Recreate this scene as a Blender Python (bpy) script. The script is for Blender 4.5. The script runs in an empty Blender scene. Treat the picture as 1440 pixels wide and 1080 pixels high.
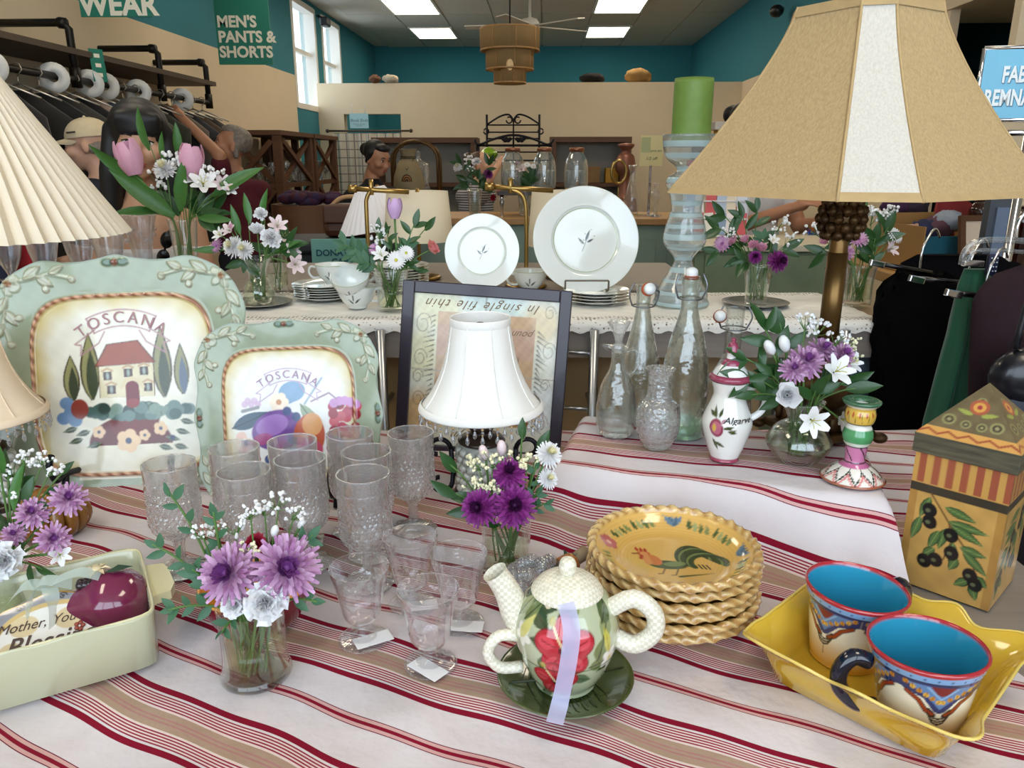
import bpy, bmesh, math, random
import numpy as np
from mathutils import Vector, Matrix, Euler
# ---------------------------------------------------------------- camera, world, exposure
SC = bpy.context.scene
COL = SC.collection
PI = math.pi
R = math.radians
F = 1081.0; PITCH = R(16.2); CAMH = 1.40; YAW = -R(2.24)
cd = bpy.data.cameras.new('camera'); cam = bpy.data.objects.new('camera', cd); COL.objects.link(cam)
cd.sensor_width = 36; cd.lens = 36*F/1440; cd.clip_start = .02; cd.clip_end = 200
cam.location = (0, 0, CAMH); cam.rotation_euler = (PI/2-PITCH, 0, 0)
SC.camera = cam
w = bpy.data.worlds.new('sky'); SC.world = w; w.use_nodes = True
bg = w.node_tree.nodes['Background']; bg.inputs[0].default_value = (.74, .87, 1.0, 1); bg.inputs[1].default_value = 4.4
SC.view_settings.view_transform = 'Standard'; SC.view_settings.look = 'None'
SC.view_settings.gamma = 1; SC.view_settings.use_curve_mapping = False; SC.view_settings.exposure = 0.08
SC.cycles.max_bounces = 10; SC.cycles.transparent_max_bounces = 32; SC.cycles.transmission_bounces = 8
SC.cycles.glossy_bounces = 5; SC.cycles.diffuse_bounces = 4; SC.cycles.caustics_reflective = False; SC.cycles.caustics_refractive = False
SC.cycles.sample_clamp_indirect = 4; SC.cycles.use_denoising = True
LAMP = 8.0          # strength of the ceiling panels
rnd = random.Random(7)
# ---------------------------------------------------------------- geometry helpers
def ray(x, y):
    a = (x-720)/F; b = (540-y)/F
    return Vector((a, math.cos(PITCH)+b*math.sin(PITCH), -math.sin(PITCH)+b*math.cos(PITCH)))
def atZ(x, y, z):                       # point of the plane z seen at a pixel
    d = ray(x, y); return Vector((0, 0, CAMH))+d*((z-CAMH)/d.z)
def at(x, y, Y):                        # point at distance Y seen at a pixel
    d = ray(x, y); return Vector((0, 0, CAMH))+d*(Y/d.y)
def ppm(p):                             # pixels per metre at a point
    return F/(p.y*math.cos(PITCH)-(p.z-CAMH)*math.sin(PITCH))
def lin(c): return tuple((x/12.92 if x <= .04045 else ((x+.055)/1.055)**2.4) for x in c)
def hx(s):
    if not isinstance(s, str): return tuple(s)
    s = s.lstrip('#'); return lin(tuple(int(s[i:i+2], 16)/255 for i in (0, 2, 4)))
class MB:
    def __init__(s): s.v = []; s.f = []; s.m = []; s.s = []
    def add(s, vs, fs, mi=0, sm=True, mat=None):
        n = len(s.v)
        for p in vs:
            p = Vector(p); s.v.append(mat @ p if mat else p)
        for f in fs: s.f.append([i+n for i in f]); s.m.append(mi); s.s.append(sm)
        return s
    def box(s, c, d, mi=0, rz=0, mat=None, b=0):
        x, y, z = d[0]/2, d[1]/2, d[2]/2
        T = Matrix.Translation(c) @ Matrix.Rotation(rz, 4, 'Z')
        if mat: T = mat @ T
        if b <= 0:
            vs = [(i*x, j*y, k*z) for i in (-1, 1) for j in (-1, 1) for k in (-1, 1)]
            return s.add(vs, [(0, 1, 3, 2), (4, 6, 7, 5), (0, 4, 5, 1), (2, 3, 7, 6), (0, 2, 6, 4), (1, 5, 7, 3)], mi, False, T)
        bm = bmesh.new(); bmesh.ops.create_cube(bm, size=1)
        for q in bm.verts: q.co = Vector((q.co.x*d[0], q.co.y*d[1], q.co.z*d[2]))
        bmesh.ops.bevel(bm, geom=bm.edges[:], offset=b, segments=2, affect='EDGES', profile=.5)
        bm.verts.index_update(); vs = [q.co.copy() for q in bm.verts]; fs = [[q.index for q in f.verts] for f in bm.faces]; bm.free()
        return s.add(vs, fs, mi, False, T)
    def lathe(s, prof, seg=32, mi=0, mat=None, sm=True, fn=None, capb=False, capt=False):
        vs = []; fs = []; n = len(prof)
        for i, (r, z) in enumerate(prof):
            for k in range(seg):
                a = 2*PI*k/seg; rr = fn(r, z, a, i) if fn else r
                vs.append((rr*math.cos(a), rr*math.sin(a), z))
        for i in range(n-1):
            for k in range(seg):
                k2 = (k+1) % seg; fs.append((i*seg+k, i*seg+k2, (i+1)*seg+k2, (i+1)*seg+k))
        if capb: fs.append(tuple(range(seg-1, -1, -1)))
        if capt: fs.append(tuple((n-1)*seg+k for k in range(seg)))
        return s.add(vs, fs, mi, sm, mat)
    def tube(s, pts, r, seg=8, mi=0, closed=False, mat=None, cap=True, sm=True):
        pts = [Vector(p) for p in pts]; n = len(pts)
        rs = r if isinstance(r, (list, tuple)) else [r]*n
        vs = []; fs = []; up = None
        for i, p in enumerate(pts):
            a = pts[(i-1) % n] if (closed or i > 0) else p
            b = pts[(i+1) % n] if (closed or i < n-1) else p
            t = (b-a)
            if t.length < 1e-9: t = Vector((0, 0, 1))
            t.normalize()
            if up is None: up = t.orthogonal().normalized()
            up = up - t*up.dot(t)
            if up.length < 1e-6: up = t.orthogonal()
            up.normalize(); w_ = t.cross(up)
            for k in range(seg):
                an = 2*PI*k/seg; vs.append(p+(up*math.cos(an)+w_*math.sin(an))*rs[i])
        for i in range(n if closed else n-1):
            j = (i+1) % n
            for k in range(seg):
                k2 = (k+1) % seg; fs.append((i*seg+k, i*seg+k2, j*seg+k2, j*seg+k))
        if cap and not closed: fs += [tuple(range(seg-1, -1, -1)), tuple((n-1)*seg+k for k in range(seg))]
        return s.add(vs, fs, mi, sm, mat)
    def ball(s, c, r, mi=0, seg=10, rings=6, mat=None):
        r = r if isinstance(r, (list, tuple)) else (r, r, r); c = Vector(c)
        vs = [c+Vector((0, 0, -r[2]))]; fs = []
        for i in range(1, rings):
            a = -PI/2+PI*i/rings
            for k in range(seg):
                t = 2*PI*k/seg; vs.append(c+Vector((r[0]*math.cos(a)*math.cos(t), r[1]*math.cos(a)*math.sin(t), r[2]*math.sin(a))))
        vs.append(c+Vector((0, 0, r[2]))); L = len(vs)-1
        for k in range(seg):
            k2 = (k+1) % seg; fs.append((0, 1+k2, 1+k))
            for i in range(rings-2): fs.append((1+i*seg+k, 1+i*seg+k2, 1+(i+1)*seg+k2, 1+(i+1)*seg+k))
            fs.append((L, 1+(rings-2)*seg+k, 1+(rings-2)*seg+k2))
        return s.add(vs, fs, mi, True, mat)
    def prism(s, out, z0, z1, mi=0, mat=None, sm=False):
        n = len(out); vs = [(x, y, z0) for x, y in out]+[(x, y, z1) for x, y in out]
        fs = [tuple(range(n-1, -1, -1)), tuple(range(n, 2*n))]+[(i, (i+1) % n, n+(i+1) % n, n+i) for i in range(n)]
        return s.add(vs, fs, mi, sm, mat)
    def grid(s, fn, nu, nv, mi=0, cu=False, cv=False, mat=None, sm=True):
        vs = []; fs = []
        for i in range(nu):
            for j in range(nv): vs.append(fn(i/(nu if cu else nu-1), j/(nv if cv else nv-1)))
        for i in range(nu if cu else nu-1):
            for j in range(nv if cv else nv-1):
                i2 = (i+1) % nu; j2 = (j+1) % nv; fs.append((i*nv+j, i2*nv+j, i2*nv+j2, i*nv+j2))
        return s.add(vs, fs, mi, sm, mat)
    def mesh(s, name, mats):
        me = bpy.data.meshes.new(name); me.from_pydata([tuple(v) for v in s.v], [], s.f)
        for m in (mats if isinstance(mats, (list, tuple)) else [mats]): me.materials.append(m)
        me.polygons.foreach_set('material_index', s.m); me.polygons.foreach_set('use_smooth', s.s); me.update()
        return me
    def build(s, name, mats, parent=None, loc=None, rot=None):
        return link(name, s.mesh(name, mats), parent, loc, rot)
def link(name, me, parent=None, loc=None, rot=None):
    o = bpy.data.objects.new(name, me); COL.objects.link(o)
    if parent: o.parent = parent
    if loc is not None: o.location = loc
    if rot is not None: o.rotation_euler = rot if not isinstance(rot, (int, float)) else (0, 0, rot)
    return o
def tag(o, label=None, cat=None, group=None, kind=None):
    if label: o['label'] = label
    if cat: o['category'] = cat
    if group: o['group'] = group
    if kind: o['kind'] = kind
    return o
def thing(name, label, cat, loc=(0, 0, 0), rot=0, group=None):
    o = link(name, None, None, loc, rot); o.empty_display_size = .05
    return tag(o, label, cat, group)
def dup(root, loc=None, rot=None, label=None, group=None, parent=None):
    c = root.copy(); COL.objects.link(c); c.parent = parent
    if loc is not None: c.location = loc
    if rot is not None: c.rotation_euler = rot if not isinstance(rot, (int, float)) else (0, 0, rot)
    if label: c['label'] = label
    if group: c['group'] = group
    for ch in root.children: dup(ch, parent=c)
    return c
def toward(d, roll=0):                  # rotation taking +Z to d
    return (Vector(d).to_track_quat('Z', 'Y') @ Euler((0, 0, roll)).to_quaternion()).to_euler()
def smooth(pts, k=4):                   # Catmull-Rom through points
    P = [Vector(p) for p in pts]; o = []
    for i in range(len(P)-1):
        a, b, c, d = P[max(i-1, 0)], P[i], P[i+1], P[min(i+2, len(P)-1)]
        for j in range(k):
            t = j/k; o.append(.5*((2*b)+(c-a)*t+(2*a-5*b+4*c-d)*t*t+(3*b-a-3*c+d)*t**3))
    return o+[P[-1]]
def prof(pts, k=4):                     # smooth profile (r, z)
    return [(max(p.x, 0), p.y) for p in smooth([(a, b, 0) for a, b in pts], k)]
def glassprof(pts, t=.002, floor=.006, k=4):    # outer wall, lip and inner wall of a vessel
    o = prof(pts, k); z0 = o[0][1]
    inn = [(max(r-t, 0), z) for r, z in reversed(o) if z > z0+floor]
    return [(0, z0)]+o+inn+[(0, z0+floor)]
TXT = {}
def text(name, s, size, m, parent=None, loc=(0, 0, 0), rot=(0, 0, 0), shear=0, fn=None, ext=.0005, align='CENTER', bold=0, space=1, line=1):
    c = bpy.data.curves.new('t', 'FONT'); c.body = s; c.size = size; c.extrude = ext; c.align_x = align; c.align_y = 'CENTER'
    c.shear = shear; c.offset = bold; c.resolution_u = 3; c.space_character = space; c.space_line = line
    t = bpy.data.objects.new('t', c); COL.objects.link(t); dg = bpy.context.evaluated_depsgraph_get(); dg.update()
    me = bpy.data.meshes.new_from_object(t.evaluated_get(dg)); bpy.data.objects.remove(t); bpy.data.curves.remove(c)
    if fn:
        for v in me.vertices: v.co = fn(v.co)
    me.materials.clear(); me.materials.append(m); me.name = name
    return link(name, me, parent, loc, rot)
# ---------------------------------------------------------------- painting on dense meshes (vertex colours)
class Paint:
    def __init__(s, X, Y, base):
        s.X = np.asarray(X, float); s.Y = np.asarray(Y, float); s.C = np.tile(np.array(hx(base)), (len(s.X), 1)); s.H = np.zeros(len(s.X)); s.aa = .008
    def put(s, cov, col, h=0, idx=None):
        a = np.clip(cov, 0, 1)
        if col is not None:
            if idx is None: s.C += (np.array(hx(col))-s.C)*a[:, None]
            else: s.C[idx] += (np.array(hx(col))-s.C[idx])*a[:, None]
        if h:
            if idx is None: s.H += h*a
            else: s.H[idx] += h*a
    def sel(s, x0, x1, y0, y1): return np.nonzero((s.X >= x0) & (s.X <= x1) & (s.Y >= y0) & (s.Y <= y1))[0]
    def ell(s, cx, cy, rx, ry=None, rot=0, col=None, a=1, h=0, soft=None):
        ry = ry or rx; m = max(rx, ry)*1.3+s.aa*2; I = s.sel(cx-m, cx+m, cy-m, cy+m)
        if not len(I): return s
        dx = s.X[I]-cx; dy = s.Y[I]-cy; c, n = math.cos(rot), math.sin(rot)
        d = np.sqrt(((dx*c+dy*n)/rx)**2+((-dx*n+dy*c)/ry)**2)
        s.put(a*np.clip((1-d)*min(rx, ry)/(soft or s.aa)+.5, 0, 1), col, h, I); return s
    def line(s, pts, wd, col=None, a=1, h=0, taper=False):
        p = np.array([(q[0], q[1]) for q in pts], float); m = wd+s.aa*2
        I = s.sel(p[:, 0].min()-m, p[:, 0].max()+m, p[:, 1].min()-m, p[:, 1].max()+m)
        if not len(I): return s
        best = np.full(len(I), 9.); n = len(p)-1
        for i in range(n):
            ax, ay = p[i]; bx, by = p[i+1]; dx, dy = bx-ax, by-ay; L = dx*dx+dy*dy+1e-12
            t = np.clip(((s.X[I]-ax)*dx+(s.Y[I]-ay)*dy)/L, 0, 1)
            ww = wd*(1-(i+t)/n*.85) if taper else wd
            best = np.minimum(best, np.hypot(s.X[I]-ax-t*dx, s.Y[I]-ay-t*dy)-ww/2)
        s.put(a*np.clip(.5-best/s.aa, 0, 1), col, h, I); return s
    def poly(s, pts, col, a=1, h=0):
        p = [(q[0], q[1]) for q in pts]; xs = [q[0] for q in p]; ys = [q[1] for q in p]
        I = s.sel(min(xs), max(xs), min(ys), max(ys))
        if not len(I): return s
        cov = np.zeros(len(I)); g = s.aa*.35
        for ox, oy in ((g, .4*g), (-.4*g, g), (-g, -.4*g), (.4*g, -g)):
            ins = np.zeros(len(I), bool); x = s.X[I]+ox; y = s.Y[I]+oy
            for i in range(len(p)):
                x1, y1 = p[i]; x2, y2 = p[i-1]
                if y1 == y2: continue
                ins ^= ((y1 > y) != (y2 > y)) & (x < (x2-x1)*(y-y1)/(y2-y1)+x1)
            cov += ins*.25
        s.put(a*cov, col, h, I); return s
    def leaf(s, x0, y0, x1, y1, wd, col, vein=None, h=0, a=1):
        dx, dy = x1-x0, y1-y0; pts = []
        for sg in (1, -1):
            for k in range(9):
                t = k/8 if sg > 0 else 1-k/8; q = math.sin(PI*t**.8)*wd/2*sg
                L = math.hypot(dx, dy); pts.append((x0+dx*t-dy/L*q, y0+dy*t+dx/L*q))
        s.poly(pts, col, a, h)
        if vein: s.line([(x0, y0), (x1, y1)], max(wd*.08, s.aa*.6), vein)
        return s
    def noise(s, amt, sc, seed=1):
        q = np.sin(s.X*sc*1.7+seed)*np.sin(s.Y*sc*2.1+seed*2)+np.sin(s.X*sc*4.3-s.Y*sc*2.9+seed)*.6+np.sin(s.Y*sc*6.7+s.X*sc*5.1)*.4
        s.C *= (1+amt*q)[:, None]; s.C = np.clip(s.C, 0, 1); return s
    def apply(s, me):
        at_ = me.color_attributes.new('Col', 'FLOAT_COLOR', 'POINT')
        at_.data.foreach_set('color', np.hstack([s.C, np.ones((len(s.C), 1))]).astype(np.float32).ravel())
def fastgrid(name, P, nu, nv, mats, cu=False, cv=False):        # P: (nu*nv,3) array
    i = np.arange(nu if cu else nu-1); j = np.arange(nv if cv else nv-1); I, J = np.meshgrid(i, j, indexing='ij'); I2 = (I+1) % nu; J2 = (J+1) % nv
    f = np.stack([I*nv+J, I2*nv+J, I2*nv+J2, I*nv+J2], -1).reshape(-1, 4)
    me = bpy.data.meshes.new(name); me.vertices.add(len(P)); me.vertices.foreach_set('co', P.astype(np.float32).ravel())
    me.loops.add(f.size); me.loops.foreach_set('vertex_index', f.ravel().astype(np.int32)); me.polygons.add(len(f))
    me.polygons.foreach_set('loop_start', np.arange(0, f.size, 4, dtype=np.int32)); me.update(calc_edges=True); me.validate()
    me.polygons.foreach_set('use_smooth', np.ones(len(f), bool))
    for m in (mats if isinstance(mats, (list, tuple)) else [mats]): me.materials.append(m)
    return me
# ---------------------------------------------------------------- materials
MAT = {}
def nd(m, t): return m.node_tree.nodes.new(t)
def mat(name, col=(.8, .8, .8), rough=.5, metal=0, noise=0, nscale=20, bump=0, bscale=60, spec=.5, coat=0, attr=None, col2=None, stretch=None, alpha=1, sheen=0, trans=0, emit=0, sss=0, detail=4):
    if name in MAT: return MAT[name]
    m = bpy.data.materials.new(name); m.use_nodes = True; MAT[name] = m; nt = m.node_tree; b = nt.nodes['Principled BSDF']; L = nt.links.new
    c = hx(col); b.inputs['Base Color'].default_value = (*c, 1); b.inputs['Roughness'].default_value = rough; b.inputs['Metallic'].default_value = metal
    b.inputs['Specular IOR Level'].default_value = spec; b.inputs['Coat Weight'].default_value = coat; b.inputs['Coat Roughness'].default_value = .06
    b.inputs['Alpha'].default_value = alpha; b.inputs['Sheen Weight'].default_value = sheen; b.inputs['Transmission Weight'].default_value = trans
    if sss: b.inputs['Subsurface Weight'].default_value = sss; b.inputs['Subsurface Radius'].default_value = (.01, .006, .004)
    if emit: b.inputs['Emission Color'].default_value = (*c, 1); b.inputs['Emission Strength'].default_value = emit
    tc = None
    if noise or bump:
        tc = nd(m, 'ShaderNodeTexCoord'); mp = nd(m, 'ShaderNodeMapping'); L(tc.outputs['Object'], mp.inputs[0])
        if stretch: mp.inputs['Scale'].default_value = stretch
    src = None
    if attr:
        a = nd(m, 'ShaderNodeAttribute'); a.attribute_name = attr; src = a.outputs['Color']
    if noise:
        n = nd(m, 'ShaderNodeTexNoise'); n.inputs['Scale'].default_value = nscale; n.inputs['Detail'].default_value = detail; L(mp.outputs[0], n.inputs[0])
        mx = nd(m, 'ShaderNodeMix'); mx.data_type = 'RGBA'
        c2 = hx(col2) if col2 else tuple(x*.6 for x in c)
        if src:
            mx.blend_type = 'MULTIPLY'; mx.inputs[7].default_value = (*(1-noise*(1-x) if col2 else 1-noise for x in c2), 1); L(src, mx.inputs[6])
        else: mx.inputs[6].default_value = (*c, 1); mx.inputs[7].default_value = (*c2, 1)
        rp = nd(m, 'ShaderNodeMapRange'); rp.inputs[1].default_value = .35; rp.inputs[2].default_value = .7; rp.inputs[4].default_value = 1 if src else noise
        L(n.outputs[0], rp.inputs[0]); L(rp.outputs[0], mx.inputs[0]); src = mx.outputs[2]
    if src: L(src, b.inputs['Base Color'])
    if bump:
        n = nd(m, 'ShaderNodeTexNoise'); n.inputs['Scale'].default_value = bscale; n.inputs['Detail'].default_value = 3; L(mp.outputs[0], n.inputs[0])
        bp = nd(m, 'ShaderNodeBump'); bp.inputs['Strength'].default_value = bump; bp.inputs['Distance'].default_value = .002; L(n.outputs[0], bp.inputs['Height']); L(bp.outputs[0], b.inputs['Normal'])
    return m
def glass(name, tint=(.97, .985, .98), refr=.0, bump=0, bscale=80, vor=False, rough=.02, edge=.22, body=0):
    if name in MAT: return MAT[name]
    m = bpy.data.materials.new(name); m.use_nodes = True; MAT[name] = m; nt = m.node_tree; L = nt.links.new; nt.nodes.remove(nt.nodes['Principled BSDF'])
    out = nt.nodes['Material Output']; tr = nd(m, 'ShaderNodeBsdfTransparent'); tr.inputs[0].default_value = (*tint, 1)
    gl = nd(m, 'ShaderNodeBsdfGlossy'); gl.inputs['Roughness'].default_value = rough; gl.inputs[0].default_value = (1, 1, 1, 1)
    lw = nd(m, 'ShaderNodeLayerWeight'); lw.inputs[0].default_value = .5
    pw = nd(m, 'ShaderNodeMath'); pw.operation = 'POWER'; L(lw.outputs['Facing'], pw.inputs[0]); pw.inputs[1].default_value = 2.3
    fm = nd(m, 'ShaderNodeMath'); fm.operation = 'MULTIPLY_ADD'; L(pw.outputs[0], fm.inputs[0]); fm.inputs[1].default_value = min(.9, edge*3.0); fm.inputs[2].default_value = .035+edge*.08
    nrm = None
    if bump:
        tc = nd(m, 'ShaderNodeTexCoord')
        if vor: t = nd(m, 'ShaderNodeTexVoronoi')
        else: t = nd(m, 'ShaderNodeTexNoise')
        t.inputs['Scale'].default_value = bscale; L(tc.outputs['Object'], t.inputs[0])
        bp = nd(m, 'ShaderNodeBump'); bp.inputs['Strength'].default_value = bump; bp.inputs['Distance'].default_value = .004; L(t.outputs[0], bp.inputs['Height']); nrm = bp.outputs[0]
        L(nrm, gl.inputs['Normal']); L(nrm, lw.inputs['Normal'])
    base = tr.outputs[0]
    if refr:
        g = nd(m, 'ShaderNodeBsdfGlass'); g.inputs['IOR'].default_value = 1.35; g.inputs['Roughness'].default_value = .03; g.inputs[0].default_value = (*tint, 1)
        if nrm: L(nrm, g.inputs['Normal'])
        x = nd(m, 'ShaderNodeMixShader'); x.inputs[0].default_value = refr; L(base, x.inputs[1]); L(g.outputs[0], x.inputs[2]); base = x.outputs[0]
    if body:
        d = nd(m, 'ShaderNodeBsdfDiffuse'); d.inputs[0].default_value = (.9, .92, .92, 1)
        x = nd(m, 'ShaderNodeMixShader'); x.inputs[0].default_value = body; L(base, x.inputs[1]); L(d.outputs[0], x.inputs[2]); base = x.outputs[0]
    x = nd(m, 'ShaderNodeMixShader'); L(fm.outputs[0], x.inputs[0]); L(base, x.inputs[1]); L(gl.outputs[0], x.inputs[2]); L(x.outputs[0], out.inputs[0])
    return m
def pmat(name, rough=.15, coat=.6, **k): return mat(name, (1, 1, 1), rough, coat=coat, attr='Col', **k)
G = glass('clear_glass', edge=.26)
GP = glass('pressed_glass', (.975, .975, .975), refr=.30, bump=.5, bscale=160, vor=True, edge=.32, body=.07)
GR = glass('relief_glass', (.96, .985, .975), refr=.35, bump=.7, bscale=55, edge=.34, body=.0)
GG = glass('green_glass', (.72, .93, .82), refr=.2, edge=.3)
WATER = glass('vase_water', (.93, .95, .86), edge=.08)
WATER2 = glass('yellow_water', (.86, .84, .62), edge=.08)
IRON = mat('black_iron', '#15131a', .4, .6)
WHITE = mat('white_ceramic', '#eef0ee', .12, coat=.5)
CREAM = mat('cream_ceramic', '#efe8d4', .15, coat=.5)
CHROME = mat('chrome', '#e0e0e4', .12, 1)
BRASS = mat('brass', '#a88a52', .28, 1)
# ---------------------------------------------------------------- room shell (room axes turned by YAW about the camera foot)
CW = mat('cream_wall', '#e6d3b4', .85, noise=.08, nscale=3, bump=.1, bscale=150)
TEAL = mat('teal_wall', '#2f7f8e', .8, noise=.1, nscale=2, bump=.1, bscale=150)
DTEAL = mat('dark_teal_wall', '#1f5a62', .85)
FL = mat('floor_boards', '#6d6258', .5, noise=.4, nscale=4, stretch=(1, 12, 1))
CEILM = mat('ceiling_grid', '#cfcac0', .8); TILE = mat('ceiling_tile', '#c9c4b8', .95, noise=.25, nscale=60, bump=.3, bscale=250)
PANEL = mat('light_diffuser', '#fff1d8', .5, emit=LAMP); LFR = mat('light_frame', '#e8e6e0', .5)
WFR = mat('window_frame_paint', '#efe9df', .5)
US, ZS = .96, .922
def zf(z): return CAMH+(z-CAMH)*ZS if z > .5 else z
def st(name, mb, m):
    mb.v = [Vector((v.x*US, v.y, zf(v.z))) for v in mb.v]
    return tag(mb.build(name, m, rot=YAW), kind='structure')
RU, RV = Vector((math.cos(YAW), math.sin(YAW), 0)), Vector((-math.sin(YAW), math.cos(YAW), 0))
def rm(u, v, z=0): return RU*(u*US)+RV*v+Vector((0, 0, zf(z)))
st('floor', MB().box((0, 6, -.05), (12, 18, .1)), FL)
m = MB(); WL = -3.0
def wl(mb, v0, v1, z0, z1, mi): mb.box((WL-.1, (v0+v1)/2, (z0+z1)/2), (.2, v1-v0, z1-z0), mi)
wl(m, -1.8, 9.42, 0, 2.43, 0); wl(m, -1.8, 9.42, 2.43, 3.5, 1); wl(m, 9.42, 14.2, 0, 2.05, 1); wl(m, 10.4, 10.68, 2.05, 3.5, 1); wl(m, 11.62, 14.2, 2.05, 3.5, 1)
wl(m, 9.42, 10.4, 3.36, 3.5, 1); wl(m, 10.68, 11.62, 3.36, 3.5, 1)
st('wall_left', m, [CW, TEAL])
for n, (v0, v1) in enumerate(((9.42, 10.4), (10.68, 11.62))):
    wn = st('window_%d' % (n+1), MB().box((WL-.12, (v0+v1)/2, 2.7), (.01, v1-v0-.08, 1.3)), G)
    f = MB()
    for v in (v0+.03, v1-.03): f.box((WL-.06, v, 2.705), (.14, .07, 1.31))
    for z in (2.08, 3.33): f.box((WL-.06, (v0+v1)/2, z), (.14, v1-v0-.13, .07))
    f.box((WL-.1, (v0+v1)/2, 2.78), (.06, v1-v0-.13, .05))
    f.v = [Vector((v.x*US, v.y, zf(v.z))) for v in f.v]; f.build('window_frame', WFR, wn)
st('wall_back', MB().box((-.2, 14.1, 1.75), (5.8, .2, 3.5)), TEAL)
HV = 10.3
m = MB()                                                   # cream half-height wall with the curtained doorway
m.box((-2.83, HV+.08, 1.21), (.34, .16, 2.42)); m.box((-2.28, HV+.08, 2.22), (.76, .16, .4)); m.box((.33, HV+.08, 1.21), (4.46, .16, 2.42))
st('wall_partition', m, CW)
m = MB(); m.box((2.59, 9.7, 1.21), (.06, 9, 2.42), 0); m.box((2.59, 9.7, 2.96), (.06, 9, 1.08), 1); st('wall_right', m, [CW, TEAL])
m = MB(); m.box((3.9, 4.03, 1.75), (3.2, .06, 3.5), 0); m.box((3.0, 5.0, 2.93), (.9, 1.4, 1.15), 0); st('wall_pillar', m, [CW])
m = MB(); m.box((3.75, 6.0, 1.3), (.2, 3.6, 2.6)); m.box((3.2, 7.6, 1.3), (1.0, .2, 2.6)); m.box((3.3, 6, 2.65), (1, 3.4, .1)); st('wall_alcove', m, DTEAL)
cl = st('ceiling', MB().box((.8, 6.1, 3.47), (7.9, 15.9, .1)), CEILM)
tm = MB().box((0, 0, 0), (.628, 1.01, .016)).mesh('ceiling_tile', TILE)
lf = MB()
for sx in (-1, 1): lf.box((sx*.303, 0, 0), (.03, 1.01, .03))
for sy in (-1, 1): lf.box((0, sy*.49, 0), (.576, .03, .03))
lfm = lf.mesh('light_frame', LFR); lpm = MB().box((0, 0, 0), (.576, .95, .012)).mesh('diffuser', PANEL)
for i in range(8):
    for j in range(9):
        u = -2.07+.675*(i-1)+.3375; v = 5.83+1.03*j+.515
        if v > 14.05: continue
        if i in (1, 5) and j in (4, 6, 0, 2):
            seen = j in (4, 6)
            t = thing('ceiling_light', 'square fluorescent ceiling panel %s' % ({(1, 4): 'on the window side, nearer the fan', (1, 6): 'on the window side, close to the teal back wall', (5, 4): 'away from the windows, beside the ceiling fan', (5, 6): 'away from the windows, close to the teal back wall'}.get((i, j), 'above the shop floor before the chandelier')), 'ceiling light', rm(u, v, 3.405), YAW, 'fluorescent ceiling panels')
            link('light_frame', lfm, t); link('diffuser', lpm, t, (0, 0, -.004))
        else: link('ceiling_tile', tm, cl, (u*US, v, zf(3.412)))
for j, v in enumerate((.6, 3.2)):
    for u in (-1.73, .97):
        t = thing('ceiling_light', 'square fluorescent ceiling panel above the shop floor before the chandelier', 'ceiling light', rm(u, v, 3.405), YAW, 'fluorescent ceiling panels'); link('light_frame', lfm, t); link('diffuser', lpm, t, (0, 0, -.004))
# shop front behind the camera: the daylight comes through its panes, unseen solid parts sized to shape it
m = MB(); m.box((.7, -1.7, .5), (8.6, .2, 1.0)); m.box((.7, -1.7, 3.46), (8.6, .2, .1)); m.box((-2.75, -1.7, 2.2), (.9, .2, 2.42)); m.box((3.75, -1.7, 2.2), (2.1, .2, 2.42))
for u in (-.75, .95): m.box((u, -1.7, 2.2), (.1, .12, 2.42))
st('wall_front', m, WFR)
st('wall_side_light_block', MB().box((4.75, 1.1, 1.75), (.2, 6, 3.5)), CW)  # unseen wall, added to keep sky light from leaking in on this side
sw = mat('security_camera_black', '#101214', .4)
m = MB(); m.tube([rm(2.5, 8.6, 3.0), rm(2.42, 8.5, 2.98)], .012); m.ball(rm(2.4, 8.48, 2.95), (.07, .09, .06)); tag(m.build('security_camera', sw), 'small black security camera high on the teal side wall facing the windows', 'camera')
m = MB(); m.tube([rm(-2.98, 10.5, 3.3), rm(-2.85, 10.3, 3.22)], .02); m.box(rm(-2.82, 10.25, 3.18), (.1, .2, .1), b=.02); tag(m.build('security_camera', sw), 'black security camera between the two tall windows', 'camera')
# signs on the left wall
GRN = mat('banner_green', '#1f7a66', .6, noise=.15, nscale=9); LTR = mat('sign_letter_cream', '#f2ead6', .6)
def banner(label, x0, x1, yb, Y, h, body, size, off, line=.8, align='LEFT'):
    a = at(x0, yb, Y); b = at(x1, yb, Y); W_ = (b-a).length
    t = thing('hanging_banner', label, 'sign', (a+b)/2+Vector((0, 0, h/2)), (PI/2, 0, 0))
    MB().box((0, 0, 0), (W_, h, .012)).build('panel', GRN, t)
    text('lettering', body, size, LTR, t, (-W_/2+off[0], -h/2+off[1], .007), align=align, bold=size*.035, line=line)
banner('green hanging banner reading WEAR beside the clothes rack', 115, 215, 24, 4.75, .62, 'WEAR', .155, (.0, .058))
banner("green hanging banner reading MEN'S PANTS & SHORTS", 309, 384, 91, 6.6, .62, "MEN'S\nPANTS &\nSHORTS", .115, (.012, .2), .96)
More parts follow.
